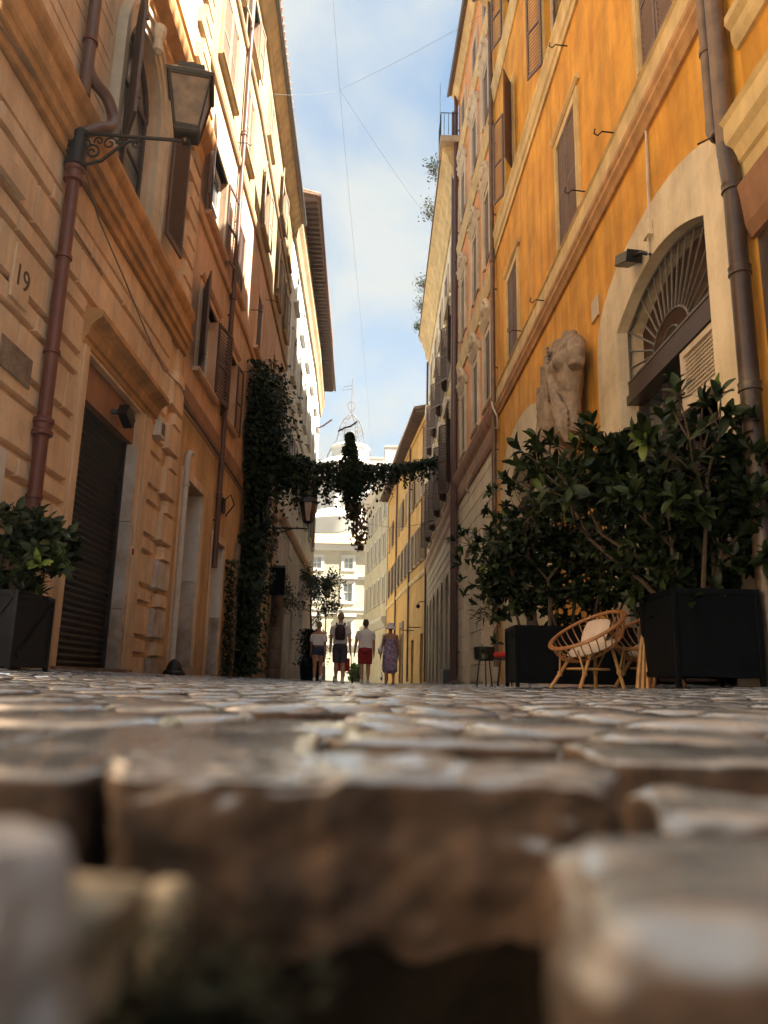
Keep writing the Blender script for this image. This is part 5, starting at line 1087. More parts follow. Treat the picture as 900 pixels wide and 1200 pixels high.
pipe(FR3, crm, 31.0, .1, 26, .10, 'pipe_brown', d=.2)

# ---- yellow house, bending with the street
yel = empty('yellow_house', FR4.P(64, 0), 'yellow-orange house curving away on the right with raftered eave and pale shutters', 'building')
cy_ = [51.6, 53.3, 55.0, 57.0, 59.2, 61.6, 64.2, 67.0, 70.0, 73.2, 76.4]
R4c = [(y, y + .95) for y in cy_]; R4r = [(8.3, 10.9), (12.9, 15.3)]
doors4 = [(52.0, 53.4, -.3, 3.3, .3, 0), (56.4, 57.8, -.3, 3.1, .3, 0), (63.0, 65, -.3, 4.0, .3, .9), (70, 71.6, -.3, 3.1, .3, 0)]
b = MB(); FR4.wall(b, 50.75, 79, -.3, 7.3, doors4); b.build('ground_floor_wall', 'yellow_plaster', yel)
b = MB(); FR4.wall(b, 50.75, 79, 7.3, 18.2, [(a, b_, c, d, .2, 0) for a, b_ in R4c for c, d in R4r]); b.build('upper_wall', 'yellow_plaster', yel)
mass(FR4, yel, 50.75, 79, 18.2, 'yellow_plaster')
moulding(FR4, yel, 50.75, 79, [(-.02, 7.2), (.06, 7.2), (.12, 7.35), (.12, 7.5), (-.02, 7.55)], 'ochre_trim', 'string_course')
eave(FR4, yel, 50.75, 79, 18.6, .95, 'yellow_plaster', rafters=.55)
for i, (a, b_) in enumerate(R4c):
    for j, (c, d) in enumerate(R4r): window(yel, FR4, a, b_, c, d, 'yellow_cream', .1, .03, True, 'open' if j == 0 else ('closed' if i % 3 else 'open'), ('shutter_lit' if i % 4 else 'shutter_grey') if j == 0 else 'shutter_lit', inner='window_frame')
for d_ in doors4:
    m = MB(); FR4.box(m, d_[0], d_[1], -.2, d_[3], -.35, -.28); o = m.build('door_leaf', 'dark_frame', yel)
m = MB(); FR4.box(m, 62.6, 63.0, 0, 4.4, .002, .08); FR4.box(m, 65.0, 65.4, 0, 4.4, .002, .08); FR4.box(m, 62.6, 65.4, 4.4, 4.9, .002, .1); m.build('portal', 'old_stone', yel)
for y in (58.9, 69): pipe(FR4, yel, y, .1, 18.4, .08, 'pipe_brown', d=.12)

# ---- pale house at the bend
pal5 = empty('pale_house', FR5.P(90, 0), 'pale cream house at the end of the right side with white attic blocks above', 'building')
R5c = [(80.3 + 3.0 * k, 81.5 + 3.0 * k) for k in range(5)]; R5r = [(3.9 + 4.4, 10.9), (13, 15.6), (17.2, 19.2)]
b = MB(); FR5.wall(b, 79.1, 96, -.3, 22, [(a, b_, c, d, .2, 0) for a, b_ in R5c for c, d in R5r]); b.build('front_wall', 'far_cream', pal5)
mass(FR5, pal5, 79.1, 96, 22, 'far_cream')
moulding(FR5, pal5, 79.1, 96, [(-.02, 5.6), (.1, 5.6), (.5, 6.3), (.5, 6.6), (-.02, 6.7)], 'far_white')
moulding(FR5, pal5, 79.1, 96, [(-.02, 21.2), (.1, 21.2), (.6, 21.9), (.6, 22.2), (-.02, 22.3)], 'far_white', 'roof_cornice')
for a, b_ in R5c:
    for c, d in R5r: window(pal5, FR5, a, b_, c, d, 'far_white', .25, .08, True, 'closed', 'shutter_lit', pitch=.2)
b = MB(); b.box(-.0, 4.5, 80.5, 86, 18, 25.1); b.build('attic', 'far_white', pal5); b = MB(); b.box(-1.95, -.1, 93.5, 96, 22.0, 27.6); b.build('attic', 'far_white', pal5)
b = MB(); b.box(-.08, 4.6, 80.4, 86, 25.1, 25.3); b.build('attic_coping', 'far_cream', pal5); b = MB(); b.box(-2.0, -.05, 93.4, 96, 27.6, 27.8); b.build('attic_coping', 'far_cream', pal5)

# ---- palace across the far square, with church tower behind
far = empty('far_palace', (-7, 110, 0), 'sunlit cream palace with white window frames closing the far end of the street', 'building')
FF = Fac([(0, 0), (1, 1)], 1)
def fx(x0, x1, z0, z1, y0, y1, mb): mb.box(x0, x1, y0, y1, z0, z1)
pxs = [(-10.2, -8.85), (-5.6, -4.3), (-1.1, .2), (-14.8, -13.5)]
zr = [(6.2, 8.3), (11.0, 13.7), (15.5, 17.0)]
zr = [(6.3, 8.4), (11.2, 13.8), (15.9, 17.5)]
holes = []
for i, (a, b_) in enumerate(pxs):
    for c, d in zr: holes.append((a, b_, c, d))
xs = sorted({-24, 14} | {h[0] for h in holes} | {h[1] for h in holes}); zs = sorted({-.3, 19.0} | {h[2] for h in holes} | {h[3] for h in holes})
b = MB()
for x0, x1 in zip(xs, xs[1:]):
    for z0, z1 in zip(zs, zs[1:]):
        if any(h[0] <= x0 and x1 <= h[1] and h[2] <= z0 and z1 <= h[3] for h in holes): continue
        b.add([(x0, 110, z0), (x1, 110, z0), (x1, 110, z1), (x0, 110, z1)], [(0, 1, 2, 3)])
for h in holes:
    a, b_, c, d = h; q = [(a, c), (b_, c), (b_, d), (a, d)]
    for (xa, za), (xb, zb) in zip(q, q[1:] + q[:1]): b.add([(xa, 110, za), (xb, 110, zb), (xb, 110.35, zb), (xa, 110.35, za)], [(0, 1, 2, 3)])
b.build('front_wall', 'far_cream', far)
b = MB(); b.box(-24, 14, 110.5, 122, -.3, 18.9); b.build('rear_wall', 'far_cream', far)
for z0, z1, p in ((18.5, 19.4, .5), (14.3, 14.9, .25), (9.4, 10.1, .25), (4.6, 5.2, .2)):
    b = MB(); b.box(-24, 14, 110 - p, 110.01, z0, z1); b.box(-24, 14, 110 - p - .15, 110 - p, z1 - .18, z1); b.build('string_course', 'far_white', far)
b = MB(); b.add([(-24, 109, 19.4), (14, 109, 19.4), (14, 118, 22.5), (-24, 118, 22.5), (-24, 118, 19.4), (14, 118, 19.4)], [(0, 1, 2, 3), (3, 2, 5, 4), (0, 3, 4), (1, 5, 2), (0, 1, 5, 4)]); b.build('roof', 'yellow_cream', far)
for a, b_, c, d in holes:
    m = MB(); f_ = .38; y0, y1 = 109.85, 110.001
    m.box(a - f_, a, y0, y1, c - f_, d + f_); m.box(b_, b_ + f_, y0, y1, c - f_, d + f_); m.box(a, b_, y0, y1, d, d + f_); m.box(a, b_, y0, y1, c - f_, c)
    if d < 15: m.box(a - .7, b_ + .7, 109.6, y1, d + .6, d + .95)
    o = m.build('window', 'far_white', far); g = MB(); g.box(a, b_, 110.3, 110.36, c, d); g.build('pane', 'pale_glass', o)
    s = MB(); xm = (a + b_) / 2
    for x in (a, xm - .06, b_ - .1): s.box(x, x + .1, 110.2, 110.29, c, d)
    for z in (c, (c + d) / 2, d - .1): s.box(a, b_, 110.19, 110.28, z, z + .1)
    s.build('sash', 'window_frame', o)
tow = empty('church_tower', (-6.2, 135, 0), 'pale baroque church tower with wrought-iron bell cage rising behind the far palace', 'tower')
T = Vector((-6.4, 135, 0)); S = 135 / 946
def zat(y): return (800.5 - y) * 135 / 946 * 1.0
b = MB(); b.lathe(T, [(8.2, 0), (8.2, 20), (8.4, 26.5), (8.6, 27.2), (7.8, 28.5), (7.2, 29)], 40); b.build('drum', 'far_white', tow, smooth=True)
b = MB(); b.lathe(T, [(6.4, 29), (6.4, 36.2), (7.4, 36.5), (7.7, 37.2), (7.2, 37.7), (6.2, 38.0)], 40); b.build('belfry', 'far_white', tow, smooth=True)
for k in range(16):
    a = 2 * math.pi * k / 16 + .1; c = T + Vector((6.75 * math.cos(a), 6.75 * math.sin(a), 29)); b = MB(); b.lathe(c, [(.5, 0), (.5, .5), (.36, .7), (.33, 6.4), (.5, 6.8), (.5, 7.2)], 12); b.build('column', 'far_white', tow, smooth=True)
for a0 in (-1.9, -1.25, -.6, -2.55):
    c = T + Vector((6.3 * math.cos(a0), 6.3 * math.sin(a0), 0)); b = MB(); tx = Vector((-math.sin(a0), math.cos(a0), 0)); nx = Vector((math.cos(a0), math.sin(a0), 0))
    b.hexa([c - tx * .7 - nx * .3 + Vector((0, 0, 31)), c + tx * .7 - nx * .3 + Vector((0, 0, 31)), c + tx * .7 + nx * .06 + Vector((0, 0, 31)), c - tx * .7 + nx * .06 + Vector((0, 0, 31))] + [c - tx * .7 - nx * .3 + Vector((0, 0, 34.9)), c + tx * .7 - nx * .3 + Vector((0, 0, 34.9)), c + tx * .7 + nx * .06 + Vector((0, 0, 34.9)), c - tx * .7 + nx * .06 + Vector((0, 0, 34.9))]); b.build('bell_opening', 'pale_glass', tow)
b = MB(); b.lathe(T, [(5.8, 38.0), (5.2, 38.8), (3.9, 39.2), (3.4, 39.5), (3.2, 41.2), (3.7, 41.5), (3.4, 41.9), (1.0, 42.4)], 32); b.build('crown', 'far_white', tow, smooth=True)
b = MB(); zc = 41.2
def cage(ang, sgn=1, r=.10):
    pr = [(4.4, -3.0), (4.1, -1.2), (3.4, .6), (2.6, 2.2), (2.25, 4.0), (2.0, 5.6), (1.3, 7.2), (.6, 8.0), (.12, 8.4)]
    b.tube([T + Vector((q * math.cos(ang), q * math.sin(ang), zc + z * .84)) for q, z in pr], r, 5)
for k in range(6): cage(math.pi * k / 3 + .12)
for q, z in ((2.3, 3.4), (1.6, 5.7)):
    b.tube([T + Vector((q * math.cos(2 * math.pi * k / 20), q * math.sin(2 * math.pi * k / 20), zc + z)) for k in range(21)], .05, 5)
for k in range(6):
    a = math.pi * k / 3 + .4; scroll(b, T + Vector((1.6 * math.cos(a), 1.6 * math.sin(a), zc + 3.9)), .6, 0, 1.3, .05)
b.lathe(T + Vector((0, 0, zc + 2.2)), [(.9, 0), (.8, .8), (.5, 1.5), (.15, 1.7)], 12)
b.tube([T + Vector((0, 0, zc + 6.9)), T + Vector((0, 0, zc + 14))], .08, 5)
b.tube([T + Vector((q, 0, zc + z - 1.5)) for q, z in ((0, 8.9), (-.5, 9.6), (-.75, 10.6), (-.3, 11.0), (.3, 11.0), (.75, 10.6), (.5, 9.6), (0, 8.9))], .10, 5)
b.tube([T + Vector((q, 0, zc + z - 1.8)) for q, z in ((0, 14.6), (-1.6, 14.2), (-1.9, 13.6), (-.9, 13.7), (0, 13.9))], .07, 5)
b.build('bell_cage', 'iron_grey', tow, smooth=True)
# plaza flank closing the gap on the far left
flk = empty('side_house', (-14, 70, 0), 'pale house on the square behind the white palazzo', 'building'); b = MB(); b.box(-30, -13, 64, 104, -.3, 16); b.build('wall', 'far_cream', flk); b = MB(); b.box(-30.4, -12.6, 63.6, 104.4, 16, 16.5); b.build('roof', 'roof_tile', flk)
st.location = st.location + (FR1.P(12.9, 0) - FR1.P(14.0, 0)); WL[st.name] = Vector(st.location)

# ================================================================ PLANTS AND THINGS
def leaf_me(name, mat_, s=1, asp=.42, curl=.15):
    """one broad evergreen leaf: folded on its midrib, tip curling down; length along +x"""
    V = []; K = 5
    for i in range(K + 1):
        t = i / K; wdt = asp * .5 * math.sin(math.pi * min(.975, (.03 + t * .97) ** 1.25)) ** .62; z = -curl * t * t + .04 * math.sin(t * 3)
        V += [(t * s, -wdt * s, (z + wdt * .35) * s), (t * s, 0, z * s), (t * s, wdt * s, (z + wdt * .35) * s)]
    F = []
    for i in range(K): F += [(3 * i, 3 * i + 1, 3 * i + 4, 3 * i + 3), (3 * i + 1, 3 * i + 2, 3 * i + 5, 3 * i + 4)]
    me = bpy.data.meshes.new(name); me.from_pydata(V, [], F); me.materials.append(M[mat_]); me.polygons.foreach_set('use_smooth', [True] * len(F)); return me
LM = [leaf_me('leaf', 'leaf_dark', curl=.10), leaf_me('leaf', 'leaf_mid', curl=.22), leaf_me('leaf', 'leaf_bright', curl=.05), leaf_me('leaf', 'leaf_dark', curl=.3, asp=.42)]
def leafy(root, tips, size, singles, name='foliage', bright=.08, whorl=7, gap=.5):
    """whorls of leaves at twig tips; the nearest leaves are objects of their own, the rest one mesh"""
    allm = []
    for (p, d) in tips:
        d = d.normalized(); a0 = random.uniform(0, 6.3); br = random.random() < bright
        ref = d.cross(Vector((0, 0, 1)) if abs(d.z) < .9 else Vector((1, 0, 0))).normalized(); ref2 = d.cross(ref)
        n = max(4, int(random.gauss(whorl, 1.5)))
        for k in range(n):
            a = a0 + k * 2.4; tilt = random.uniform(.35, 1.35) if k > 1 else random.uniform(.1, .5)
            x = (d * math.cos(tilt) + (ref * math.cos(a) + ref2 * math.sin(a)) * math.sin(tilt)).normalized(); z = (d - x * x.dot(d))
            z = z.normalized() if z.length > .05 else ref; z = (z + Vector((0, 0, .5))); z = (z - x * x.dot(z)).normalized(); y = z.cross(x); s = size * random.uniform(.6, 1.2); o = p - d * random.uniform(0, size * gap)
            mi = 2 if br and k < 5 else (3 if random.random() < .2 else (1 if random.random() < .35 else 0))
            allm.append((o.length, mi, Matrix(((x.x * s, y.x * s, z.x * s, o.x), (x.y * s, y.y * s, z.y * s, o.y), (x.z * s, y.z * s, z.z * s, o.z), (0, 0, 0, 1)))))
    allm.sort(key=lambda t: t[0]); W = wl(root)
    for _, mi, mt in allm[:singles]:
        o = bpy.data.objects.new('leaf', LM[mi]); C.objects.link(o); o.parent = root; m2 = mt.copy(); m2.translation = mt.translation - W; o.matrix_local = m2
    for mi in range(4):
        rest = [mt for _, i, mt in allm[singles:] if i == mi]
        if not rest: continue
        base = np.array([v.co[:] + (1,) for v in LM[mi].vertices]); fb = [tuple(f.vertices) for f in LM[mi].polygons]; n = len(base)
        V = np.concatenate([(base @ np.array(mt).T)[:, :3] for mt in rest]) - np.array(W); F = [tuple(v + i * n for v in f) for i in range(len(rest)) for f in fb]
        me = bpy.data.meshes.new(name); me.from_pydata(V.tolist(), [], F); me.materials.append(LM[mi].materials[0]); me.polygons.foreach_set('use_smooth', [True] * len(F)); o = link(name, me, root, W); o['kind'] = 'stuff'
def grow(mb, p, d, L, r, depth, tips, spread=.55, shrink=.72, upb=.12, n=3, keep=None):
    q = p; seg = 3; pts = [p]
    for k in range(seg):
        d = (d + Vector((random.gauss(0, .13), random.gauss(0, .13), random.gauss(upb * .5, .10)))).normalized(); q = q + d * L / seg; pts.append(q)
    mb.tube(pts, [r * (1 - .4 * i / seg) for i in range(seg + 1)], 6)
    if keep is not None and not keep(q): tips.append((q, d)); return
    if depth == 0: tips.append((q, d)); return
    if depth <= 2: tips.append((pts[2], (d + Vector((random.gauss(0, .6), random.gauss(0, .6), .2))).normalized()))
    for k in range(n if random.random() < .75 else n - 1):
        a = random.uniform(0, 6.3); ref = d.cross(Vector((.3, .2, 1))).normalized(); r2 = d.cross(ref); e = (d + (ref * math.cos(a) + r2 * math.sin(a)) * random.uniform(.5, 1.2) * spread * 1.5 + Vector((0, 0, upb))).normalized()
        grow(mb, q, e, L * shrink * random.uniform(.8, 1.15), r * .6, depth - 1, tips, spread, shrink, upb, n, keep)
# -- right hand planter with the big laurel
def planter(name, x0, x1, y0, y1, z0, z1, label, mt, foot=.09, cat='planter', taper=0, brace=False):
    e = empty(name, ((x0 + x1) / 2, (y0 + y1) / 2, z0), label, cat); t = .045
    zb = z0 + foot
    def pn(a0, a1, b0, b1, nm='side_panel'):
        m = MB(); m.box(a0, a1, b0, b1, zb + .05, z1 - .03); m.build(nm, mt, e, bevel=.004)
    pn(x0 + t, x1 - t, y0 + .012, y0 + .035, 'front_panel'); pn(x0 + t, x1 - t, y1 - .035, y1 - .012, 'back_panel'); pn(x0 + .012, x0 + .035, y0 + t, y1 - t); pn(x1 - .035, x1 - .012, y0 + t, y1 - t)
    for x in (x0, x1 - t):
        for y in (y0, y1 - t): m = MB(); m.box(x, x + t, y, y + t, z0, z1); m.build('corner_post', mt, e, bevel=.005)
    m = MB(); m.box(x0 + t, x1 - t, y0, y0 + t, z1 - .05, z1); m.box(x0 + t, x1 - t, y1 - t, y1, z1 - .05, z1); m.box(x0, x0 + t, y0 + t, y1 - t, z1 - .05, z1); m.box(x1 - t, x1, y0 + t, y1 - t, z1 - .05, z1)
    m.box(x0 + t, x1 - t, y0, y0 + t, zb, zb + .05); m.box(x0 + t, x1 - t, y1 - t, y1, zb, zb + .05); m.box(x0, x0 + t, y0 + t, y1 - t, zb, zb + .05); m.box(x1 - t, x1, y0 + t, y1 - t, zb, zb + .05); m.build('rim', mt, e)
    m = MB(); m.box(x0 + t, x1 - t, y0 + t, y1 - t, z1 - .16, z1 - .09); m.build('soil', 'soil', e)
    if brace: m = MB(); m.beam((x0 + t, y0 + .008, zb + .1), (x1 - t, y0 + .008, z1 - .05), .012, .012); m.beam((x1 + .006, y0 + .1, zb + .1), (x1 + .006, y1 - .1, z1 - .1), .012, .012); m.build('brace', mt, e)
    return e
def zg(x, y): return gz(x, y)
planter('planter', 2.62, 3.42, 6.95, 7.85, zg(2.9, 7) + .0, .90, 'large near-black wooden planter on short feet under the big laurel at right', 'black_box', .10)
lau = empty('laurel_shrub', (3.0, 7.4, .8), 'big dark glossy laurel shrub spilling over the black planter before the shop arch', 'shrub')
mb = MB(); tips = []
def keepR(q): return not (q.x > 3.8 or q.z > 2.42 or (q.x > 3.55 and q.y > 8.5))
for (px, py, dx, dy, L) in ((2.9, 7.4, -.38, -.05, 1.05), (3.0, 7.4, .05, -.1, 1.1), (3.1, 7.3, .28, -.08, .95), (2.8, 7.6, -.55, .15, 1.0), (3.0, 7.2, -.12, -.2, 1.0), (2.9, 7.6, -.2, .25, 1.1), (3.15, 7.3, .38, -.2, .62), (2.85, 7.25, -.22, -.12, .55), (3.05, 7.2, .18, -.25, .5)):
    grow(mb, Vector((px, py, .8)), Vector((dx, dy, 1)).normalized(), L, .026, 3, tips, .62, .62, .02, 3, keepR)
mb.build('branches', 'bark', lau, smooth=True); leafy(lau, [t for t in tips if t[0].x < 3.95], .185, 290, bright=.09, whorl=7)
# -- second planter and shrub
planter('planter', 1.62, 3.1, 9.4, 10.2, zg(2.2, 10), .72, 'low black planter box under the bushy evergreen beside the rattan chairs', 'black_box', .05)
ev = empty('evergreen_shrub', (2.3, 9.8, .65), 'dense bushy evergreen in the second planter left of the laurel', 'shrub')
mb = MB(); tips = []
for (px, py, dx, dy, L) in ((2.0, 9.8, -.35, 0, .85), (2.4, 9.8, .0, 0, .95), (2.8, 9.8, .3, 0, .9), (2.1, 9.6, -.22, -.2, .7), (2.6, 9.6, .1, -.25, .75), (1.8, 9.8, -.42, .1, .45), (2.2, 9.6, -.3, -.3, .4), (2.9, 9.7, .2, -.2, .5)):
    grow(mb, Vector((px, py, .6)), Vector((dx, dy, 1)).normalized(), L, .024, 3, tips, .66, .66, .02, 3, lambda q: q.z < 2.45)
mb.build('branches', 'bark', ev, smooth=True); leafy(ev, tips, .115, 290, bright=.015, whorl=12)
def fill(c, r, n): return [(Vector((c[0] + random.gauss(0, r[0]), c[1] + random.gauss(0, r[1]), c[2] + random.gauss(0, r[2]))), Vector((random.gauss(-.2, .5), random.gauss(-.4, .5), random.gauss(.4, .4)))) for _ in range(n)]
leafy(ev, fill((2.3, 9.9, 1.25), (.46, .22, .36), 330) + fill((2.2, 9.9, 1.95), (.42, .22, .28), 230) + fill((1.62, 9.8, 1.45), (.18, .2, .28), 160) + fill((2.85, 9.7, 1.35), (.22, .25, .35), 100), .125, 0, 'inner_foliage', 0, 8)
leafy(lau, fill((2.95, 7.6, 1.8), (.36, .22, .42), 130) + fill((3.0, 7.5, 1.15), (.32, .22, .2), 110) + fill((2.15, 7.6, 2.15), (.2, .2, .2), 50) + fill((3.5, 7.2, 2.15), (.16, .12, .22), 70) + fill((3.5, 7.1, 1.45), (.13, .12, .2), 40), .18, 0, 'inner_foliage', 0, 7)
# -- left planter and shrub
planter('planter', -3.88, -3.42, 7.25, 8.1, zg(-3.6, 7.6) - .02, .78, 'slate blue braced planter box against the tan wall at left', 'slate_box', .04, brace=True)
lf = empty('potted_shrub', (-3.62, 7.7, .7), 'leafy evergreen shrub in the slate planter at the left edge', 'shrub')
mb = MB(); tips = []
for (px, py, dx, dy, L) in ((-3.7, 7.6, -.15, -.1, .36), (-3.6, 7.8, .25, .1, .36), (-3.55, 7.5, .22, -.25, .32), (-3.65, 7.9, .1, .35, .36), (-3.6, 7.7, .05, 0, .4), (-3.7, 7.5, .0, -.05, .42), (-3.55, 7.6, .15, .05, .40)):
    grow(mb, Vector((px, py, .7)), Vector((dx, dy, 1)).normalized(), L, .014, 2, tips, .6, .7, .03, 3, lambda q: q.x > -3.92 and q.z < 1.6)
mb.build('branches', 'bark', lf, smooth=True); leafy(lf, [t for t in tips if t[0].x > -3.9] + [(t[0] + Vector((.05, -.03, -.1)), t[1]) for t in tips if t[0].x > -3.88], .15, 300, bright=.12, whorl=8)

# -- ivy: trunk of leaves on the wall, garland over the street, hanging bunch
ivy = empty('ivy', (-4.0, 22.5, 0), 'thick dark ivy climbing the left house wall from the ground', 'ivy')
def wallpt(y0, y1, z0, z1, th, wav=.3):
    y = random.uniform(y0, y1); z = random.uniform(z0, z1); w_ = wav * math.sin(z * 1.7) + wav * .6 * math.sin(z * 4.1 + 1); return FL2.P(y + w_, z, abs(random.gauss(0, th)) + .02), (1, -.5, -.3)
def ivy_pt():
    t = random.random()
    if t < .38:   # great hanging mass above
        y = random.gauss(22.6, 1.0); z = random.gauss(8.0, .85); y = min(max(y, 20.6), 24.9); z = min(z, 9.25 - .10 * (y - 22.3) ** 2); return FL2.P(y, z, abs(random.gauss(0, .40)) + .03), (1, -.5, -.5)
    if t < .85: return wallpt(20.9, 23.2, .2, 7.6, .26)
    return wallpt(23.0, 25.2, 2.4, 7.0, .22)
leafcloud(15500, ivy_pt, .15, 'ivy_leaf', 'leaves', ivy, aspect=.8, droop=.5, up=0)
leafcloud(900, lambda: wallpt(19.3, 20.0, .1, 3.0, .12, .15), .10, 'ivy_leaf', 'leaves', ivy, aspect=.8, droop=.3, up=0)
m = MB()
for k in range(10):
    y = random.uniform(21, 23.5); m.tube([FL2.P(y + .25 * math.sin(z * 1.1 + k), z, .06 + .03 * (k % 3)) for z in np.linspace(-.05, 7.6, 18)], .03 - .002 * k, 6)
for k in range(12):
    y = random.uniform(23.5, 29.5); z0 = random.uniform(5.6, 7.4); m.tube([FL2.P(y + .1 * math.sin(z * 2 + k), z, .08) for z in np.linspace(z0, z0 - random.uniform(1.2, 3.4), 8)], .014, 5)
m.build('stems', 'bark', ivy, smooth=True)
for k, (y, wd) in enumerate(((20.55, .32), (24.4, .28))):
    m = MB(); FL2.box(m, y, y + wd, 0, 3.6, .0, .12); o = m.build('wall_pilaster', 'old_stone', apt, bevel=.015)
gl = empty('ivy_garland', (-1.2, 27, 7.4), 'dark green ivy garland strung slantwise across the whole street', 'garland')
gp = [Vector(p) for p in ((-4.05, 21.9, 7.6), (-3.6, 22.2, 6.9), (-3.15, 22.6, 6.4), (-2.39, 24.2, 6.62), (-1.27, 27.0, 7.42), (-.37, 29.2, 8.1), (.69, 31.8, 8.98), (1.94, 34.6, 10.08), (2.98, 36.6, 10.99))]
def gpt(t):
    i = min(int(t * (len(gp) - 1)), len(gp) - 2); f = t * (len(gp) - 1) - i; return gp[i].lerp(gp[i + 1], f)
def garl():
    while True:
        t = random.random()
        if random.random() < (1 if t < .6 else .62): break
    p = gpt(t); s = np.interp(t, [0, .25, .45, .6, .8, 1], [.40, .42, .34, .27, .17, .07]); z = random.gauss(0, s); z = min(z, s * (.9 + .25 * math.sin(t * 60)))
    r_ = random.random()
    if r_ < .22: z -= abs(random.gauss(0, .55 * (1 - .5 * t)))
    elif r_ < .34: k = round(t * 26) / 26; p = gpt(k); z = -random.uniform(.1, .45 + .75 * abs(math.sin(k * 47)) * (1 - .4 * t)); return p + Vector((random.gauss(0, .05), random.gauss(0, .06), z)), (random.gauss(0, .6), -.4, -.8)
    return p + Vector((random.gauss(0, .12), random.gauss(0, .24 * (1 - .4 * t)), z)), (random.gauss(0, .6), -.6, -.2)
leafcloud(11500, garl, .15, 'ivy_leaf', 'leaves', gl, aspect=.8, droop=.4, up=0)
m = MB(); m.tube(gp, .03, 6); m.tube([p + Vector((0, .05, .06 * math.sin(i * 2))) for i, p in enumerate(gp)], .018, 5); m.build('rope', 'bark', gl, smooth=True)
hb = empty('hanging_ivy_bunch', (-1.2, 26.9, 7.4), 'slim ivy-covered pendant hanging in the middle of the garland with brown trailing tip', 'hanging plant')
def bunch():
    z = random.uniform(5.75, 8.95); c = -1.25 + .10 * (7.5 - z) * (z < 7.5) - .05 * (z - 7.5) * (z > 7.5); w_ = np.interp(z, [5.75, 6.2, 6.8, 7.4, 7.8, 8.2, 8.6, 8.95], [.14, .24, .33, .40, .34, .26, .15, .04]) * (1 + .10 * math.sin(z * 13)); a = random.uniform(0, 6.3); r = w_ * math.sqrt(random.random()); return Vector((c + r * math.cos(a), 26.9 + r * math.sin(a) * .8, z)), (math.cos(a), math.sin(a), -.6)
leafcloud(2300, bunch, .155, 'ivy_leaf', 'leaves', hb, aspect=.8, droop=.5, up=0)
def tail():
    z = random.uniform(4.6, 6.3); w_ = np.interp(z, [4.6, 5.0, 5.7, 6.3], [.07, .15, .20, .22]); return Vector((-.90 - .08 * (z - 5.4) + random.gauss(0, w_), 26.9 + random.gauss(0, w_), z)), (random.gauss(0, .5), random.gauss(0, .5), -1)
leafcloud(620, tail, .13, 'ivy_rust', 'trailing_leaves', hb, aspect=.7, droop=.6, up=0)
m = MB(); m.tube([(-.95, 26.9, 4.9), (-1.2, 26.9, 8.9)], .03, 6); m.tube([(-1.75, 26.9, 8.95), (-1.5, 26.9, 9.1), (-1.3, 26.9, 9.15), (-1.05, 26.9, 9.35)], .03, 6); m.build('stem', 'bark', hb, smooth=True)

# -- overhead wires
def wire(pts, label, sag=.0, r=.009):
    m = MB(); out = []
    for A, B in zip(pts, pts[1:]):
        A, B = Vector(A), Vector(B)
        for k in range(12): t = k / 12; out.append(A.lerp(B, t) - Vector((0, 0, sag * 4 * t * (1 - t))))
    out.append(Vector(pts[-1])); m.tube(out, r, 5); o = m.build('overhead_wire', 'wire', smooth=True); fin(o, label, 'wire', 'wires strung over the street')
J = (-1.83, 22.5, 19.69)
wire([(-3.92, 21.5, 18.6), J, (3.44, 18.5, 19.5)], 'thin wire crossing the street from the left wall to the orange house', .12, .0042)
wire([(-1.85, 8, 19.9), J, (-1.3, 40, 18.0), (-1.2, 64, 20)], 'long thin wire running along the middle of the street overhead', .25, .0042)
wire([J, (2.95, 36, 22.3)], 'slanting thin wire from the crossing to the ochre cornice', .15, .0042)
wire([(3.2, 30, 6.9), (-1.1, 40, 8.3), (-4.4, 38, 7.6)], 'low wire crossing beyond the garland', .5, .012)
wire([(3.28, 22.3, 7.85), (2.98, 32, 7.3)], 'short white cable sagging from the copper pipe of the salmon house', .25, .02)

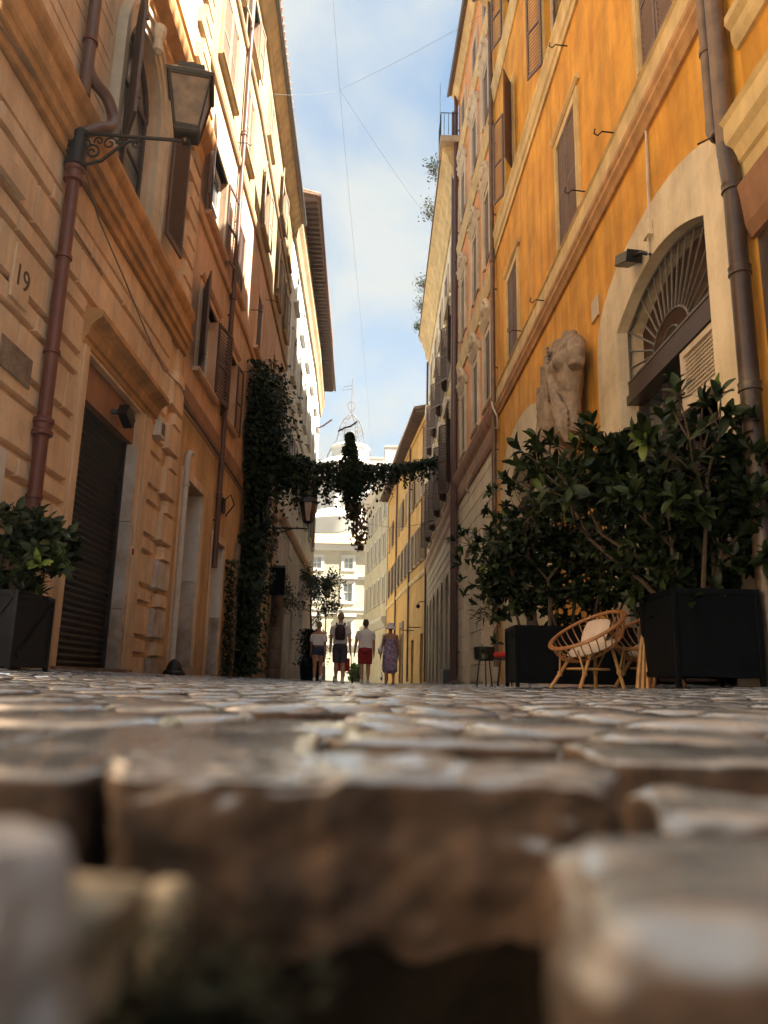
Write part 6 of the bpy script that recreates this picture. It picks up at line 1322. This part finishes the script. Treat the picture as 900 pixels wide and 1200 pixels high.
# -- rattan chairs
def rattan_chair(loc, rz, label, flip=1):
    e = empty('rattan_chair', (0, 0, 0), label, 'chair', 'round rattan chairs beside the black planters')
    hc = Vector((0, 0, .60)); u = Vector((-.86, 0, .51)); v = Vector((0, 1, 0)); nrm = u.cross(v) * 1.0
    if nrm.z < 0: nrm = -nrm
    R = .40
    def rim(a, r=R): return hc + u * (r * math.cos(a)) + v * (r * math.sin(a))
    def fix(p): return Vector(p)
    m = MB()
    for dr, r_ in ((0, .017), (.024, .012)): m.tube([rim(2 * math.pi * k / 40, R + dr) for k in range(41)], r_, 8)
    m.build('rim', 'rattan', e, smooth=True)
    sc = hc - nrm * .26 + Vector((.06, 0, -.0)); SR = .20
    m = MB()
    for k in range(30):
        a = 2 * math.pi * k / 30; A = rim(a); B = sc + u * (SR * math.cos(a)) + v * (SR * math.sin(a)); mid = A.lerp(B, .5) - nrm * .05 + (A - hc) * .10
        m.tube([A, A.lerp(mid, .5) + (A - hc) * .04, mid, mid.lerp(B, .6) - nrm * .015, B], .0075, 5)
    m.build('ribs', 'rattan', e, smooth=True)
    m = MB()
    for rr, off in ((.20, 0), (.12, -.012)): m.tube([sc - nrm * (-off) + u * (rr * math.cos(2 * math.pi * k / 24)) + v * (rr * math.sin(2 * math.pi * k / 24)) for k in range(25)], .012, 6)
    for k in range(-3, 4): q = math.sqrt(max(.001, SR ** 2 - (k * .05) ** 2)); m.tube([sc + v * (k * .05) - u * q, sc + v * (k * .05) + u * q], .008, 5)
    m.build('seat_web', 'rattan', e, smooth=True)
    m = MB()
    for k in range(5):
        f = .28 + .15 * k; m.tube([ (rim(a).lerp(sc + u * (SR * math.cos(a)) + v * (SR * math.sin(a)), f) - nrm * .05 * math.sin(math.pi * f) + (rim(a) - hc) * .06) for a in np.linspace(-.9, .9, 12)], .006, 5)
    m.build('back_weave', 'rattan', e, smooth=True)
    for (lx, ly) in ((.30, .24), (.30, -.24), (-.27, .22), (-.27, -.22)):
        m = MB(); top = Vector((sc.x + lx * .5, ly * .6, sc.z - .02 + (-.0 if lx > 0 else .06))); bot = Vector((lx, ly, 0)); m.tube([bot, bot.lerp(top, .5), top], [.020, .018, .017], 8)
        m.tube([bot.lerp(top, .42), Vector((top.x + (.16 if lx > 0 else -.16), top.y, top.z + .02))], .011, 6); m.lathe(bot.lerp(top, .42), [(.024, -.025), (.026, 0), (.024, .025)], 8)
        m.build('leg', 'bamboo', e, smooth=True)
    m = MB(); m.tube([Vector((.22 * math.cos(2 * math.pi * k / 16), .2 * math.sin(2 * math.pi * k / 16), .2)) for k in range(17)], .011, 6); m.build('stretcher', 'bamboo', e, smooth=True)
    o = bpy.data.objects
    # cushion: flattened, puffy; and a small square pillow
    b_ = MB(); b_.ball((0, 0, 0), (.25, .27, .045), 20, 8); cu = b_.build('cushion', 'cushion', e, loc=(0, 0, 0), smooth=True); cu.location = sc + nrm * .05; cu.rotation_euler = (0, rad(24), 0)
    b_ = MB(); N_ = 8
    for sx in (1, -1):
        pts = [[( (i / N_ - .5) * .34 * (1 - .12 * (2 * abs(j / N_ - .5)) ** 2), (j / N_ - .5) * .34 * (1 - .12 * (2 * abs(i / N_ - .5)) ** 2), sx * .065 * (max(0, (1 - (2 * i / N_ - 1) ** 2) * (1 - (2 * j / N_ - 1) ** 2)) ** .4)) for j in range(N_ + 1)] for i in range(N_ + 1)]
        b_.add([p for r in pts for p in r], [(i * 9 + j, i * 9 + j + 1, (i + 1) * 9 + j + 1, (i + 1) * 9 + j) for i in range(8) for j in range(8)])
    pl = b_.build('pillow', 'cushion_pink', e, loc=(0, 0, 0), smooth=True); pl.location = sc + nrm * .15 + u * .13; pl.rotation_euler = (0, rad(62), rad(8))
    e.location = loc; e.rotation_euler = (0, 0, rz)
rattan_chair((2.13, 8.05, zg(2.1, 8)), rad(180 + 24), 'round rattan bowl chair with pale cushion standing free left of the black planter')
rattan_chair((2.88, 8.35, zg(2.8, 8.3)), rad(180 + 35), 'second rattan chair half hidden behind the large black planter')
m = MB()
for dx in (0, .05, .10): m.tube([(2.52 + dx, 7.72, zg(2.6, 7.7)), (2.60 + dx * .6, 7.80, .40), (2.66 + dx * .5, 7.85, .60)], .021, 8)
o = m.build('bamboo_poles', 'bamboo', smooth=True); fin(o, 'bundle of three thick bamboo poles leaning beside the large black planter', 'poles')
# -- black plant stand and stool with red cushion
ps = empty('plant_stand', (1.86, 14, zg(1.86, 14)), 'black round planter bowl on thin legs with dry stalks by the cream wall', 'plant stand')
m = MB(); m.lathe((1.86, 14, .42), [(.14, 0), (.19, .03), (.20, .24), (.185, .245), (.18, .2), (.0, .19)], 20); m.build('bowl', 'black_plastic', ps, smooth=True)
for k in range(3):
    a = k * 2.1 + .5; m = MB(); m.bar((1.86 + .1 * math.cos(a), 14 + .1 * math.sin(a), .44), (1.86 + .16 * math.cos(a), 14 + .16 * math.sin(a), zg(1.9, 14)), .012, 6); m.build('leg', 'black_plastic', ps)
m = MB()
for k in range(9): m.tube([(1.86 + random.uniform(-.06, .06), 14, .6), (1.9 + random.uniform(-.08, .12), 14, .95), (1.95 + random.uniform(-.1, .25), 14, 1.25)], .005, 4)
m.build('stalks', 'plaque', ps)
leafcloud(60, lambda: (Vector((1.98 + random.gauss(0, .14), 14 + random.gauss(0, .05), 1.25 + random.gauss(0, .06))), (random.gauss(-.3, .6), 0, -.4)), .2, 'leaf_mid', 'fronds', ps, aspect=.12)
sl_ = empty('bar_stool', (2.12, 13.4, zg(2.1, 13.4)), 'black stool with red cushion beside the bushy evergreen', 'stool')
for k in range(4):
    a = k * math.pi / 2 + .6; m = MB(); m.bar((2.12 + .1 * math.cos(a), 13.4 + .1 * math.sin(a), .44), (2.12 + .17 * math.cos(a), 13.4 + .17 * math.sin(a), zg(2.1, 13.4)), .013, 6); m.build('leg', 'black_plastic', sl_)
m = MB(); m.lathe((2.12, 13.4, .42), [(.17, 0), (.19, .02), (.18, .04)], 16); m.build('seat', 'black_plastic', sl_); m = MB(); m.lathe((2.12, 13.4, .46), [(.16, 0), (.19, .03), (.18, .08), (.1, .1)], 16); m.build('cushion', 'red_cloth', sl_, smooth=True)

# -- potted tree beyond the walkers, far street lamp, hedge pot
pt = empty('potted_tree', (-3.05, 34, 0), 'slender leafy tree in a dark pot beyond the walkers on the left', 'tree')
m = MB(); m.lathe((-3.05, 34, -.02), [(.38, 0), (.48, .8), (.5, .82), (.46, .8), (.0, .74)], 16); m.build('pot', 'black_box', pt, smooth=True)
mb = MB(); tips = []; mb.tube([(-3.05, 34, .7), (-3.08, 34, 2.4), (-3.15, 34, 3.2)], [.05, .045, .035], 8)
for k in range(7): grow(mb, Vector((-3.12, 34, 2.3 + k * .22)), Vector((random.uniform(-.9, .9), random.uniform(-.7, .7), .55)).normalized(), .75, .025, 2, tips, .6, .7, .08)
mb.build('trunk', 'bark', pt, smooth=True)
leafcloud(2300, lambda: (random.choice(tips)[0] + Vector((random.gauss(0, .14), random.gauss(0, .14), random.gauss(0, .14))), (0, 0, .2)), .13, 'far_leaf', 'crown', pt, aspect=.6)
leafcloud(2600, lambda: (Vector((-3.0 + random.gauss(0, .25), 34 + random.gauss(0, .25), random.uniform(.6, 2.15))), (0, -.4, .2)), .15, 'leaf_dark', 'lower_foliage', pt, aspect=.6)
wp = empty('wall_plant', FL3.P(42.5, 5.3, .3), 'bushy dark plant growing on the pilaster capital of the white palazzo', 'plant'); leafcloud(700, lambda: (FL3.P(42.5 + random.gauss(0, .6), 5.35 + abs(random.gauss(0, .45)) - .2, .35 + random.gauss(0, .25)), (1, -.3, .3)), .17, 'far_leaf', 'leaves', wp, aspect=.6)
m = MB(); m.tube([FL3.P(42.5, 5.2, .3), FL3.P(42.4, 5.6, .4), FL3.P(42.7, 6.1, .5)], .03, 5); m.build('stem', 'bark', wp)
e = small_lantern((-3.60, 50, 5.35), 1.35, 'tall street lamp with pale lantern in the sunlit square', 'street lamp', name='street_lamp', gl='plaque', fr='grey_cream'); m = MB(); m.lathe((-3.60, 50, -.05), [(.12, 0), (.10, .9), (.05, 1.1), (.035, 5.3), (.07, 5.4)], 12); m.build('pole', 'grey_cream', e, smooth=True)  # pale cream colours put the sunlit haze onto the lamp
for k, (x, y) in enumerate(((-3.95, 47), (-.9, 100), (-2.8, 96))):
    c = Vector((x, y, .0)); e = empty('shrub', c, ['sunlit shrub at the corner past the white palazzo', 'low green bush in the far square right of the red shorts', 'low green bush in the far square between the walkers'][k], 'shrub'); s = (.35, .45, .8)[k]
    leafcloud(800, lambda: (c + Vector((random.gauss(0, s * .5), random.gauss(0, s * .5), abs(random.gauss(s, s * .6)))), (0, -.3, .3)), .22 * (1 + k), 'far_leaf' if k == 0 else 'leaf_bright', 'foliage', e, aspect=.6); m = MB(); m.tube([c, c + Vector((0, 0, s * 1.4))], .04, 6); m.build('stems', 'bark', e)
m = MB(); FR3.box(m, 33.6, 34.8, -.05, .62, .05, .35); o = m.build('utility_cabinet', 'lead', bevel=.03); fin(o, 'low dark grey cabinet at the foot of the striped ground floor', 'cabinet')
m = MB(); p = Vector((2.72, 29.5, -.02)); m.hexa([p + Vector(q) for q in ((-.2, 0, 0), (.25, 0, 0), (.25, .3, 0), (-.2, .3, 0), (-.15, .05, .08), (.25, .02, .22), (.25, .28, .2), (-.1, .25, .06))]); o = m.build('loose_stone', 'old_stone', bevel=.02); fin(o, 'loose stone lying at the foot of the cream wall', 'stone')
m = MB(); m.tube([FR3.P(50.2, 5.2, .05), FR3.P(50.2, 5.2, .5), FR3.P(50.2, 5.05, .6)], .03, 6); m.ball(FR3.P(50.2, 4.9, .6), .14, 8, 6); o = m.build('wall_lamp', 'iron', smooth=True); fin(o, 'small dark lamp on the corner pipe of the cream house', 'wall lamp')
for k, y in enumerate((53.2, 56.6)):
    m = MB(); m.beam(FR4.P(y, 3.75, 0), FR4.P(y, 3.75, .9), .03, .03); o = m.build('sign_bracket', 'dark_frame'); fin(o, ['dark bar bracket over the nearer doorway of the yellow house', 'dark bar bracket over the farther doorway of the yellow house'][k], 'bracket', 'bar brackets on the yellow house')

# ================================================================ PEOPLE (walking away from the camera)
def ell(mb, rings, n=16):
    """closed loft: rings = (x, y, z, rx, ry)"""
    vs = [(x + rx * math.cos(2 * math.pi * k / n), y + ry * math.sin(2 * math.pi * k / n), z) for x, y, z, rx, ry in rings for k in range(n)]; K = len(rings)
    mb.add(vs, [(i * n + k, i * n + (k + 1) % n, (i + 1) * n + (k + 1) % n, (i + 1) * n + k) for i in range(K - 1) for k in range(n)] + [tuple(range(n))[::-1], tuple((K - 1) * n + k for k in range(n))])
def remesh(o, vox=.012, sm=3):
    r = o.modifiers.new('remesh', 'REMESH'); r.mode = 'VOXEL'; r.voxel_size = vox; r.use_smooth_shade = True
    s = o.modifiers.new('smooth', 'SMOOTH'); s.iterations = sm; s.factor = .5
def person(loc, H, label, skin, female=False, build=1.0, legs=((.10, .0), (-.16, .35)), arms=((.16, .1), (.12, -.1)), turn=0.0, head_turn=0.0, wide=1.0, vox=.011, small=False):
    """legs: (thigh swing, knee bend) left/right; arms: (outward, swing)"""
    e = empty('person', loc, label, 'person'); e.rotation_euler = (0, 0, turn); W = wl(e)
    WL[e.name] = Vector((0, 0, 0))
    s = H; mb = MB(); J = {}
    sw = (.094 if female else .106) * build; hw = (.092 if female else .084) * build * wide
    hipz = .50 * s
    ell(mb, [(0, .0, .455 * s, .035 * s, .045 * s), (0, 0, .475 * s, hw * .9 * s, .062 * s), (0, -.006 * s, .51 * s, hw * s, .070 * s * wide), (0, 0, .555 * s, hw * .95 * s, .066 * s * wide), (0, .004 * s, .61 * s, (.066 if female else .076) * build * wide * s, .052 * s * wide), (0, 0, .67 * s, (.078 if female else .088) * build * s, .058 * s * wide), (0, -.004 * s, .73 * s, .094 * build * s, .062 * s), (0, -.006 * s, .78 * s, .098 * build * s, .058 * s), (0, -.004 * s, .812 * s, .080 * build * s, .044 * s), (0, 0, .83 * s, .045 * s, .036 * s)], 20)
    mb.tube([(0, -.004 * s, .80 * s), (0, .002 * s, .845 * s), (0, .010 * s, .885 * s)], [.036 * s, .031 * s, .031 * s], 12)
    ct, st_ = math.cos(head_turn), math.sin(head_turn)
    def hd(x, y, z): return (x * ct - y * st_, .008 * s + x * st_ + y * ct, z * s)
    mb.ball((0, .010 * s, .932 * s), (.043 * s, .053 * s, .060 * s), 16, 12); mb.ball(hd(0, .012 * s, .900), (.034 * s, .040 * s, .034 * s), 12, 8)
    mb.tube([hd(0, .052 * s, .942), hd(0, .066 * s, .916), hd(0, .05 * s, .908)], [.006 * s, .010 * s, .008 * s], 8)
    for x in (-1, 1): mb.ball(hd(x * .044 * s, .0, .925), (.007 * s, .013 * s, .019 * s), 8, 6); mb.ball(hd(x * .017 * s, .047 * s, .938), (.011 * s, .008 * s, .006 * s), 8, 6)
    mb.ball(hd(0, .050 * s, .893), (.015 * s, .008 * s, .006 * s), 8, 6)
    feet = []
    for i, sx in enumerate((-1, 1)):
        a, kb = legs[i]; hip = Vector((sx * .050 * s * wide, 0, hipz)); d1 = Vector((0, math.sin(a), -math.cos(a))); knee = hip + d1 * .235 * s; d2 = Vector((0, math.sin(a - kb), -math.cos(a - kb))); ank = knee + d2 * .222 * s
        J['hip%d' % i] = hip; J['knee%d' % i] = knee; J['ank%d' % i] = ank
        mb.tube([hip + Vector((0, 0, .03 * s)), hip.lerp(knee, .25), hip.lerp(knee, .7), knee, knee.lerp(ank, .12), knee.lerp(ank, .33) + Vector((0, -.006 * s, 0)), knee.lerp(ank, .75), ank], [(q * s * (wide if j < 3 else 1)) for j, q in enumerate((.050, .056, .042, .033, .032, .036, .023, .020))], 14)
        fd = Vector((0, math.cos((a - kb) * .8), math.sin((a - kb) * .8))); heel = ank + d2 * .028 * s - fd * .022 * s; feet.append((heel, fd, d2))
        mb.tube([ank, ank + d2 * .03 * s + fd * .01 * s], [.021 * s, .022 * s], 10)
    zmin = min((h - Vector((0, 0, .012 * s))).z + min(0, f.z) * .13 * s for h, f, _ in feet)
    for i, sx in enumerate((-1, 1)):
        outw, swg = arms[i]; sh = Vector((sx * sw * s, -.004 * s, .782 * s)); d = Vector((sx * math.sin(outw), math.sin(swg) * math.cos(outw), -math.cos(outw) * math.cos(swg))); el = sh + d * .175 * s
        d2 = (d + Vector((-sx * .06, .20, 0))).normalized(); wr = el + d2 * .150 * s; J['sh%d' % i] = sh; J['el%d' % i] = el; J['wr%d' % i] = wr; J['d2%d' % i] = d2
        mb.tube([Vector((sx * .06 * s, -.004 * s, .785 * s)), sh, sh.lerp(el, .35), el, el.lerp(wr, .3), wr], [q * s * build for q in (.034, .031, .028, .0225, .022, .0145)], 12)
        pl = wr + d2 * .035 * s; mb.tube([wr, pl, wr + d2 * .056 * s], [(.013 * s, .017 * s), (.012 * s, .022 * s), (.010 * s, .021 * s)], 10)
        if not small:
            fv = Vector((0, 1, 0)) - d2 * d2.y; fv.normalize(); kn = wr + d2 * .052 * s; cur = Vector((-sx * .35, 0, 0))
            for q, L in enumerate((.040, .046, .043, .034)):
                b0 = kn + fv * (.018 - .012 * q) * s; b1 = b0 + (d2 + cur * .3).normalized() * L * .5 * s; b2 = b1 + (d2 + cur * 1.3).normalized() * L * .5 * s; mb.tube([b0, b1, b2], [.0058 * s, .0053 * s, .0045 * s], 8)
            t0 = wr + d2 * .018 * s + fv * .016 * s; mb.tube([t0, t0 + (d2 + fv * .8).normalized() * .02 * s, t0 + (d2 * 1.2 + fv * .5).normalized() * .038 * s], [.008 * s, .007 * s, .0055 * s], 8)
    body = mb.build('body', skin, e, loc=(0, 0, 0), recalc=True); remesh(body, vox, 2)
    for i, (h, f, d2) in enumerate(feet): J['foot%d' % i] = (h, f, d2)
    e.location = (loc[0], loc[1], loc[2] - zmin + .004)
    return e, J
def shoes(e, J, s, m, sandal=False):
    for i in (0, 1):
        h, f, d2 = J['foot%d' % i]; b = MB(); upv = -d2
        b.tube([h - f * .008 * s, h + f * .03 * s + upv * .004 * s, h + f * .075 * s, h + f * .115 * s, h + f * .14 * s], [(.022 * s, .018 * s), (.024 * s, .022 * s), (.026 * s, .016 * s), (.025 * s, .012 * s), (.012 * s, .009 * s)], 12)
        if not sandal: b.tube([h + f * .015 * s, h + f * .015 * s + upv * .045 * s], [.026 * s, .024 * s], 12)
        b.build('shoe', m, e, loc=(0, 0, 0), smooth=True)
def shirt(e, s, J, m, build=1, female=False, hem=.545, sleeve=.6, off=False, wide=1):
    mb = MB(); k = 1.12
    top = .76 if off else .835
    R = [(0, -.002 * s, hem * s, .104 * build * s * wide, .078 * s * wide), (0, 0, .60 * s, .098 * build * s * wide, .074 * s * wide), (0, -.002 * s, .67 * s, .100 * build * s, .074 * s), (0, -.006 * s, .74 * s, .100 * build * s, .074 * s)]
    if off: R += [(0, -.004 * s, .765 * s, .122 * build * s, .072 * s), (0, -.004 * s, .778 * s, .112 * build * s, .060 * s)]
    else: R += [(0, -.006 * s, .785 * s, .098 * build * s, .066 * s), (0, -.004 * s, .815 * s, .078 * build * s, .052 * s), (0, -.002 * s, .842 * s, .050 * s, .042 * s)]
    ell(mb, R, 20)
    for i in (0, 1):
        sh, el = J['sh%d' % i], J['el%d' % i]
        if off: mb.tube([sh.lerp(el, .05), sh.lerp(el, .35), sh.lerp(el, .75)], [.040 * s, .050 * s, .046 * s], 12)
        else: mb.tube([Vector((sh.x * .5, sh.y, .778 * s)), sh - Vector((0, 0, .002 * s)), sh.lerp(el, .3), sh.lerp(el, sleeve)], [.040 * s, .041 * s, .039 * s, .037 * s], 12)
    o = mb.build('blouse' if off else 't_shirt', m, e, loc=(0, 0, 0)); remesh(o, .012, 3); return o
def shorts(e, s, J, m, length=.75, wide=1.0, build=1.0, name='shorts'):
    mb = MB(); ell(mb, [(0, 0, .455 * s, .06 * s, .055 * s), (0, -.004 * s, .48 * s, .102 * s * wide * build, .080 * s * wide), (0, -.004 * s, .52 * s, .102 * s * wide * build, .080 * s * wide), (0, 0, .575 * s, .094 * s * wide * build, .071 * s * wide)], 20)
    for i in (0, 1):
        h, k_ = J['hip%d' % i], J['knee%d' % i]; mb.tube([h + Vector((0, 0, .02 * s)), h.lerp(k_, .3), h.lerp(k_, length)], [.058 * s * wide, .064 * s * wide, .056 * s * wide], 14)
    o = mb.build(name, m, e, loc=(0, 0, 0)); remesh(o, .012, 2); return o
def hair(e, s, m, bun=False, long_=False):
    mb = MB(); mb.ball((0, -.002 * s, .944 * s), (.049 * s, .055 * s, .056 * s), 16, 10); mb.ball((0, -.022 * s, .918 * s), (.041 * s, .034 * s, .036 * s), 12, 8)
    if bun: mb.ball((0, -.045 * s, .975 * s), .026 * s, 10, 8)
    o = mb.build('hair', m, e, loc=(0, 0, 0)); remesh(o, .010, 1); return o
zf = -.05
# woman in white off-shoulder blouse
e, J = person((-1.68, 21, zg(-1.7, 21)), 1.60, 'woman in white off-shoulder blouse and short denim shorts walking away', 'skin_tan', True, .95, ((-.12, .0), (.10, .55)), ((.14, .25), (.12, -.12)), turn=rad(4))
shirt(e, 1.60, J, 'cloth_white', .98, True, .60, off=True); shorts(e, 1.60, J, 'denim', .28, .98); hair(e, 1.60, 'hair_blond', bun=True); shoes(e, J, 1.60, 'cloth_white')
# man with backpack
e, J = person((-1.10, 21, zg(-1.1, 21)), 1.86, 'man in pale grey t-shirt and dark shorts with a black backpack walking away', 'skin', False, 1.06, ((.14, .05), (-.10, .10)), ((.13, .16), (.14, -.14)))
shirt(e, 1.86, J, 'cloth_grey', 1.06); shorts(e, 1.86, J, 'short_dark', .92, .98); hair(e, 1.86, 'hair_blond'); shoes(e, J, 1.86, 'cloth_white')
s = 1.86; mb = MB(); ell(mb, [(0, -.10 * s, .60 * s, .05 * s, .03 * s), (0, -.115 * s, .615 * s, .072 * s, .05 * s), (0, -.12 * s, .68 * s, .078 * s, .058 * s), (0, -.115 * s, .76 * s, .072 * s, .052 * s), (0, -.10 * s, .805 * s, .052 * s, .038 * s), (0, -.09 * s, .82 * s, .02 * s, .02 * s)], 16)
for sx in (-1, 1): mb.tube([(sx * .05 * s, -.07 * s, .81 * s), (sx * .062 * s, -.02 * s, .845 * s), (sx * .066 * s, .05 * s, .80 * s), (sx * .08 * s, .07 * s, .72 * s), (sx * .09 * s, .02 * s, .66 * s), (sx * .06 * s, -.08 * s, .63 * s)], .012 * s, 8)
bp = mb.build('backpack', 'backpack', None, loc=(0, 0, 0), smooth=True); bp.location = e.location + Vector((0, .028, 0)); fin(bp, 'black and maroon backpack worn by the man in the pale grey t-shirt', 'backpack')
# man in red shorts
e, J = person((-.42, 21, zg(-.4, 21)), 1.71, 'man in white t-shirt and dark red shorts walking away between his companions', 'skin', False, 1.08, ((-.10, .05), (.08, .10)), ((.22, .22), (.08, .16)), turn=rad(-3))
shirt(e, 1.71, J, 'cloth_white', 1.10, wide=1.05); shorts(e, 1.71, J, 'short_red', .85, 1.08); hair(e, 1.71, 'hair_dark'); shoes(e, J, 1.71, 'cloth_grey')
# woman in long dress and sun hat
s = 1.62; e, J = person((.25, 21.2, zg(.25, 21)), s, 'woman in purple patterned dress and white sun hat walking away at right of the group', 'skin_tan', True, 1.12, ((-.08, .0), (.12, .45)), ((.16, .28), (.14, .15)), turn=rad(3), wide=1.18)
mb = MB(); ell(mb, [(0, .01 * s, .17 * s, .125 * s, .10 * s), (0, 0, .24 * s, .13 * s, .11 * s), (0, -.004 * s, .36 * s, .128 * s, .105 * s), (0, -.006 * s, .50 * s, .124 * s, .098 * s), (0, 0, .58 * s, .108 * s, .084 * s), (0, 0, .64 * s, .100 * s, .078 * s), (0, -.004 * s, .72 * s, .112 * s, .078 * s), (0, -.004 * s, .755 * s, .108 * s, .07 * s)], 24)
for sx in (-1, 1): mb.tube([(sx * .06 * s, -.055 * s, .75 * s), (sx * .055 * s, -.02 * s, .822 * s), (sx * .06 * s, .05 * s, .75 * s)], .006 * s, 6)
d_ = mb.build('dress', 'dress', e, loc=(0, 0, 0), smooth=True)
ds = d_.modifiers.new('sub', 'SUBSURF'); ds.levels = 2; ds.render_levels = 2
tx = bpy.data.textures.new('folds', 'CLOUDS'); tx.noise_scale = .12; dm = d_.modifiers.new('folds', 'DISPLACE'); dm.texture = tx; dm.strength = .035
hair(e, s, 'hair_dark'); shoes(e, J, s, 'hair_blond', True)
mb = MB(); mb.lathe((0, .008 * s, .945 * s), [(.088 * s, -.040 * s), (.091 * s, -.036 * s), (.066 * s, -.004 * s), (.062 * s, .03 * s), (.050 * s, .056 * s), (.02 * s, .064 * s)], 20); ht = mb.build('sun_hat', 'cloth_white', None, loc=(0, 0, 0), smooth=True); ht.location = e.location; fin(ht, 'white cloth sun hat on the woman in the purple dress', 'hat')
sd = MB(); sd.tube([(-.12 * s, -.03 * s, .82 * s), (-.135 * s, -.07 * s, .70 * s), (-.16 * s, -.06 * s, .58 * s)], [.008 * s, .012 * s, .02 * s], 8); sd.ball((-.165 * s, -.06 * s, .535 * s), (.04 * s, .055 * s, .065 * s), 12, 8); sg = sd.build('shoulder_bag', 'cloth_grey', None, loc=(0, 0, 0), smooth=True); sg.location = e.location; fin(sg, 'pale slouchy shoulder bag carried by the woman in the purple dress', 'bag')
# figures on the far square
for k, (x, y, h, mm, ml, lab) in enumerate(((-1.1, 92, 1.15, 'cloth_white', 'short_dark', 'far child in white on the square beside the red shorts'), (.1, 70, .95, 'cloth_white', 'short_dark', 'small far child in white shirt beyond the walkers'), (.62, 70, .80, 'short_red', 'short_red', 'small far child in red beyond the walkers'), (-4.6, 98, 1.70, 'denim', 'short_dark', 'far pedestrian in blue on the sunlit square'))):
    e, J = person((x, y, gz(x, y)), h, lab, 'skin', False, 1, ((.1, 0), (-.1, .1)), ((.2, .1), (.2, -.1)), vox=.03, small=True)
    mb = MB(); ell(mb, [(0, 0, .54 * h, .10 * h, .08 * h), (0, 0, .7 * h, .10 * h, .08 * h), (0, 0, .8 * h, .11 * h, .07 * h), (0, 0, .84 * h, .05 * h, .05 * h)], 12); mb.build('shirt', mm, e, loc=(0, 0, 0), smooth=True)
    shorts(e, h, J, ml, .9, 1); hair(e, h, 'hair_dark')
# stroller beyond the man with the backpack
sr = empty('stroller', (-1.22, 26, zg(-1.2, 26)), 'dark folding pushchair with red seat rolling ahead of the man with the backpack', 'stroller'); zb = zg(-1.2, 26)
for sx in (-.30, .30):
    for sy in (-.28, .3):
        m = MB(); c = Vector((-1.22 + sx, 26 + sy, zb + .10)); m.tube([c + Vector((0, .10 * math.cos(2 * math.pi * k / 16), .10 * math.sin(2 * math.pi * k / 16))) for k in range(17)], .022, 8); m.bar(c + Vector((-.02, 0, 0)), c + Vector((.02, 0, 0)), .035, 8); m.build('wheel', 'black_plastic', sr, smooth=True)
m = MB()
for sx in (-.27, .27): m.tube([(-1.22 + sx, 25.72, zb + .1), (-1.22 + sx * .9, 26.1, zb + .6), (-1.22 + sx * .9, 25.75, zb + 1.0)], .014, 6); m.tube([(-1.22 + sx, 26.3, zb + .1), (-1.22 + sx * .9, 25.9, zb + .65)], .014, 6)
m.tube([(-1.46, 25.75, zb + 1.0), (-.98, 25.75, zb + 1.0)], .018, 8); m.build('frame', 'iron_grey', sr, smooth=True)
m = MB(); m.hexa([(-1.42, 25.85, zb + .38), (-1.02, 25.85, zb + .38), (-1.02, 26.25, zb + .42), (-1.42, 26.25, zb + .42), (-1.42, 25.78, zb + .8), (-1.02, 25.78, zb + .8), (-1.02, 25.86, zb + .8), (-1.42, 25.86, zb + .8)]); m.build('seat', 'red_cloth', sr, bevel=.02)

# ================================================================ summer haze over the street
hz_ = MB(); hz_.box(-45, 30, -14, 160, -1.9, 64); hb_ = hz_.build('haze', None); hb_['kind'] = 'stuff'
hm = bpy.data.materials.new('haze'); hm.use_nodes = True; hm.node_tree.nodes.clear(); ho = hm.node_tree.nodes.new('ShaderNodeOutputMaterial'); hv = hm.node_tree.nodes.new('ShaderNodeVolumePrincipled')
hv.inputs['Color'].default_value = (1, .97, .92, 1); hv.inputs['Density'].default_value = .0010; hv.inputs['Anisotropy'].default_value = .2
hm.node_tree.links.new(hv.outputs[0], ho.inputs['Volume']); hb_.data.materials.append(hm)
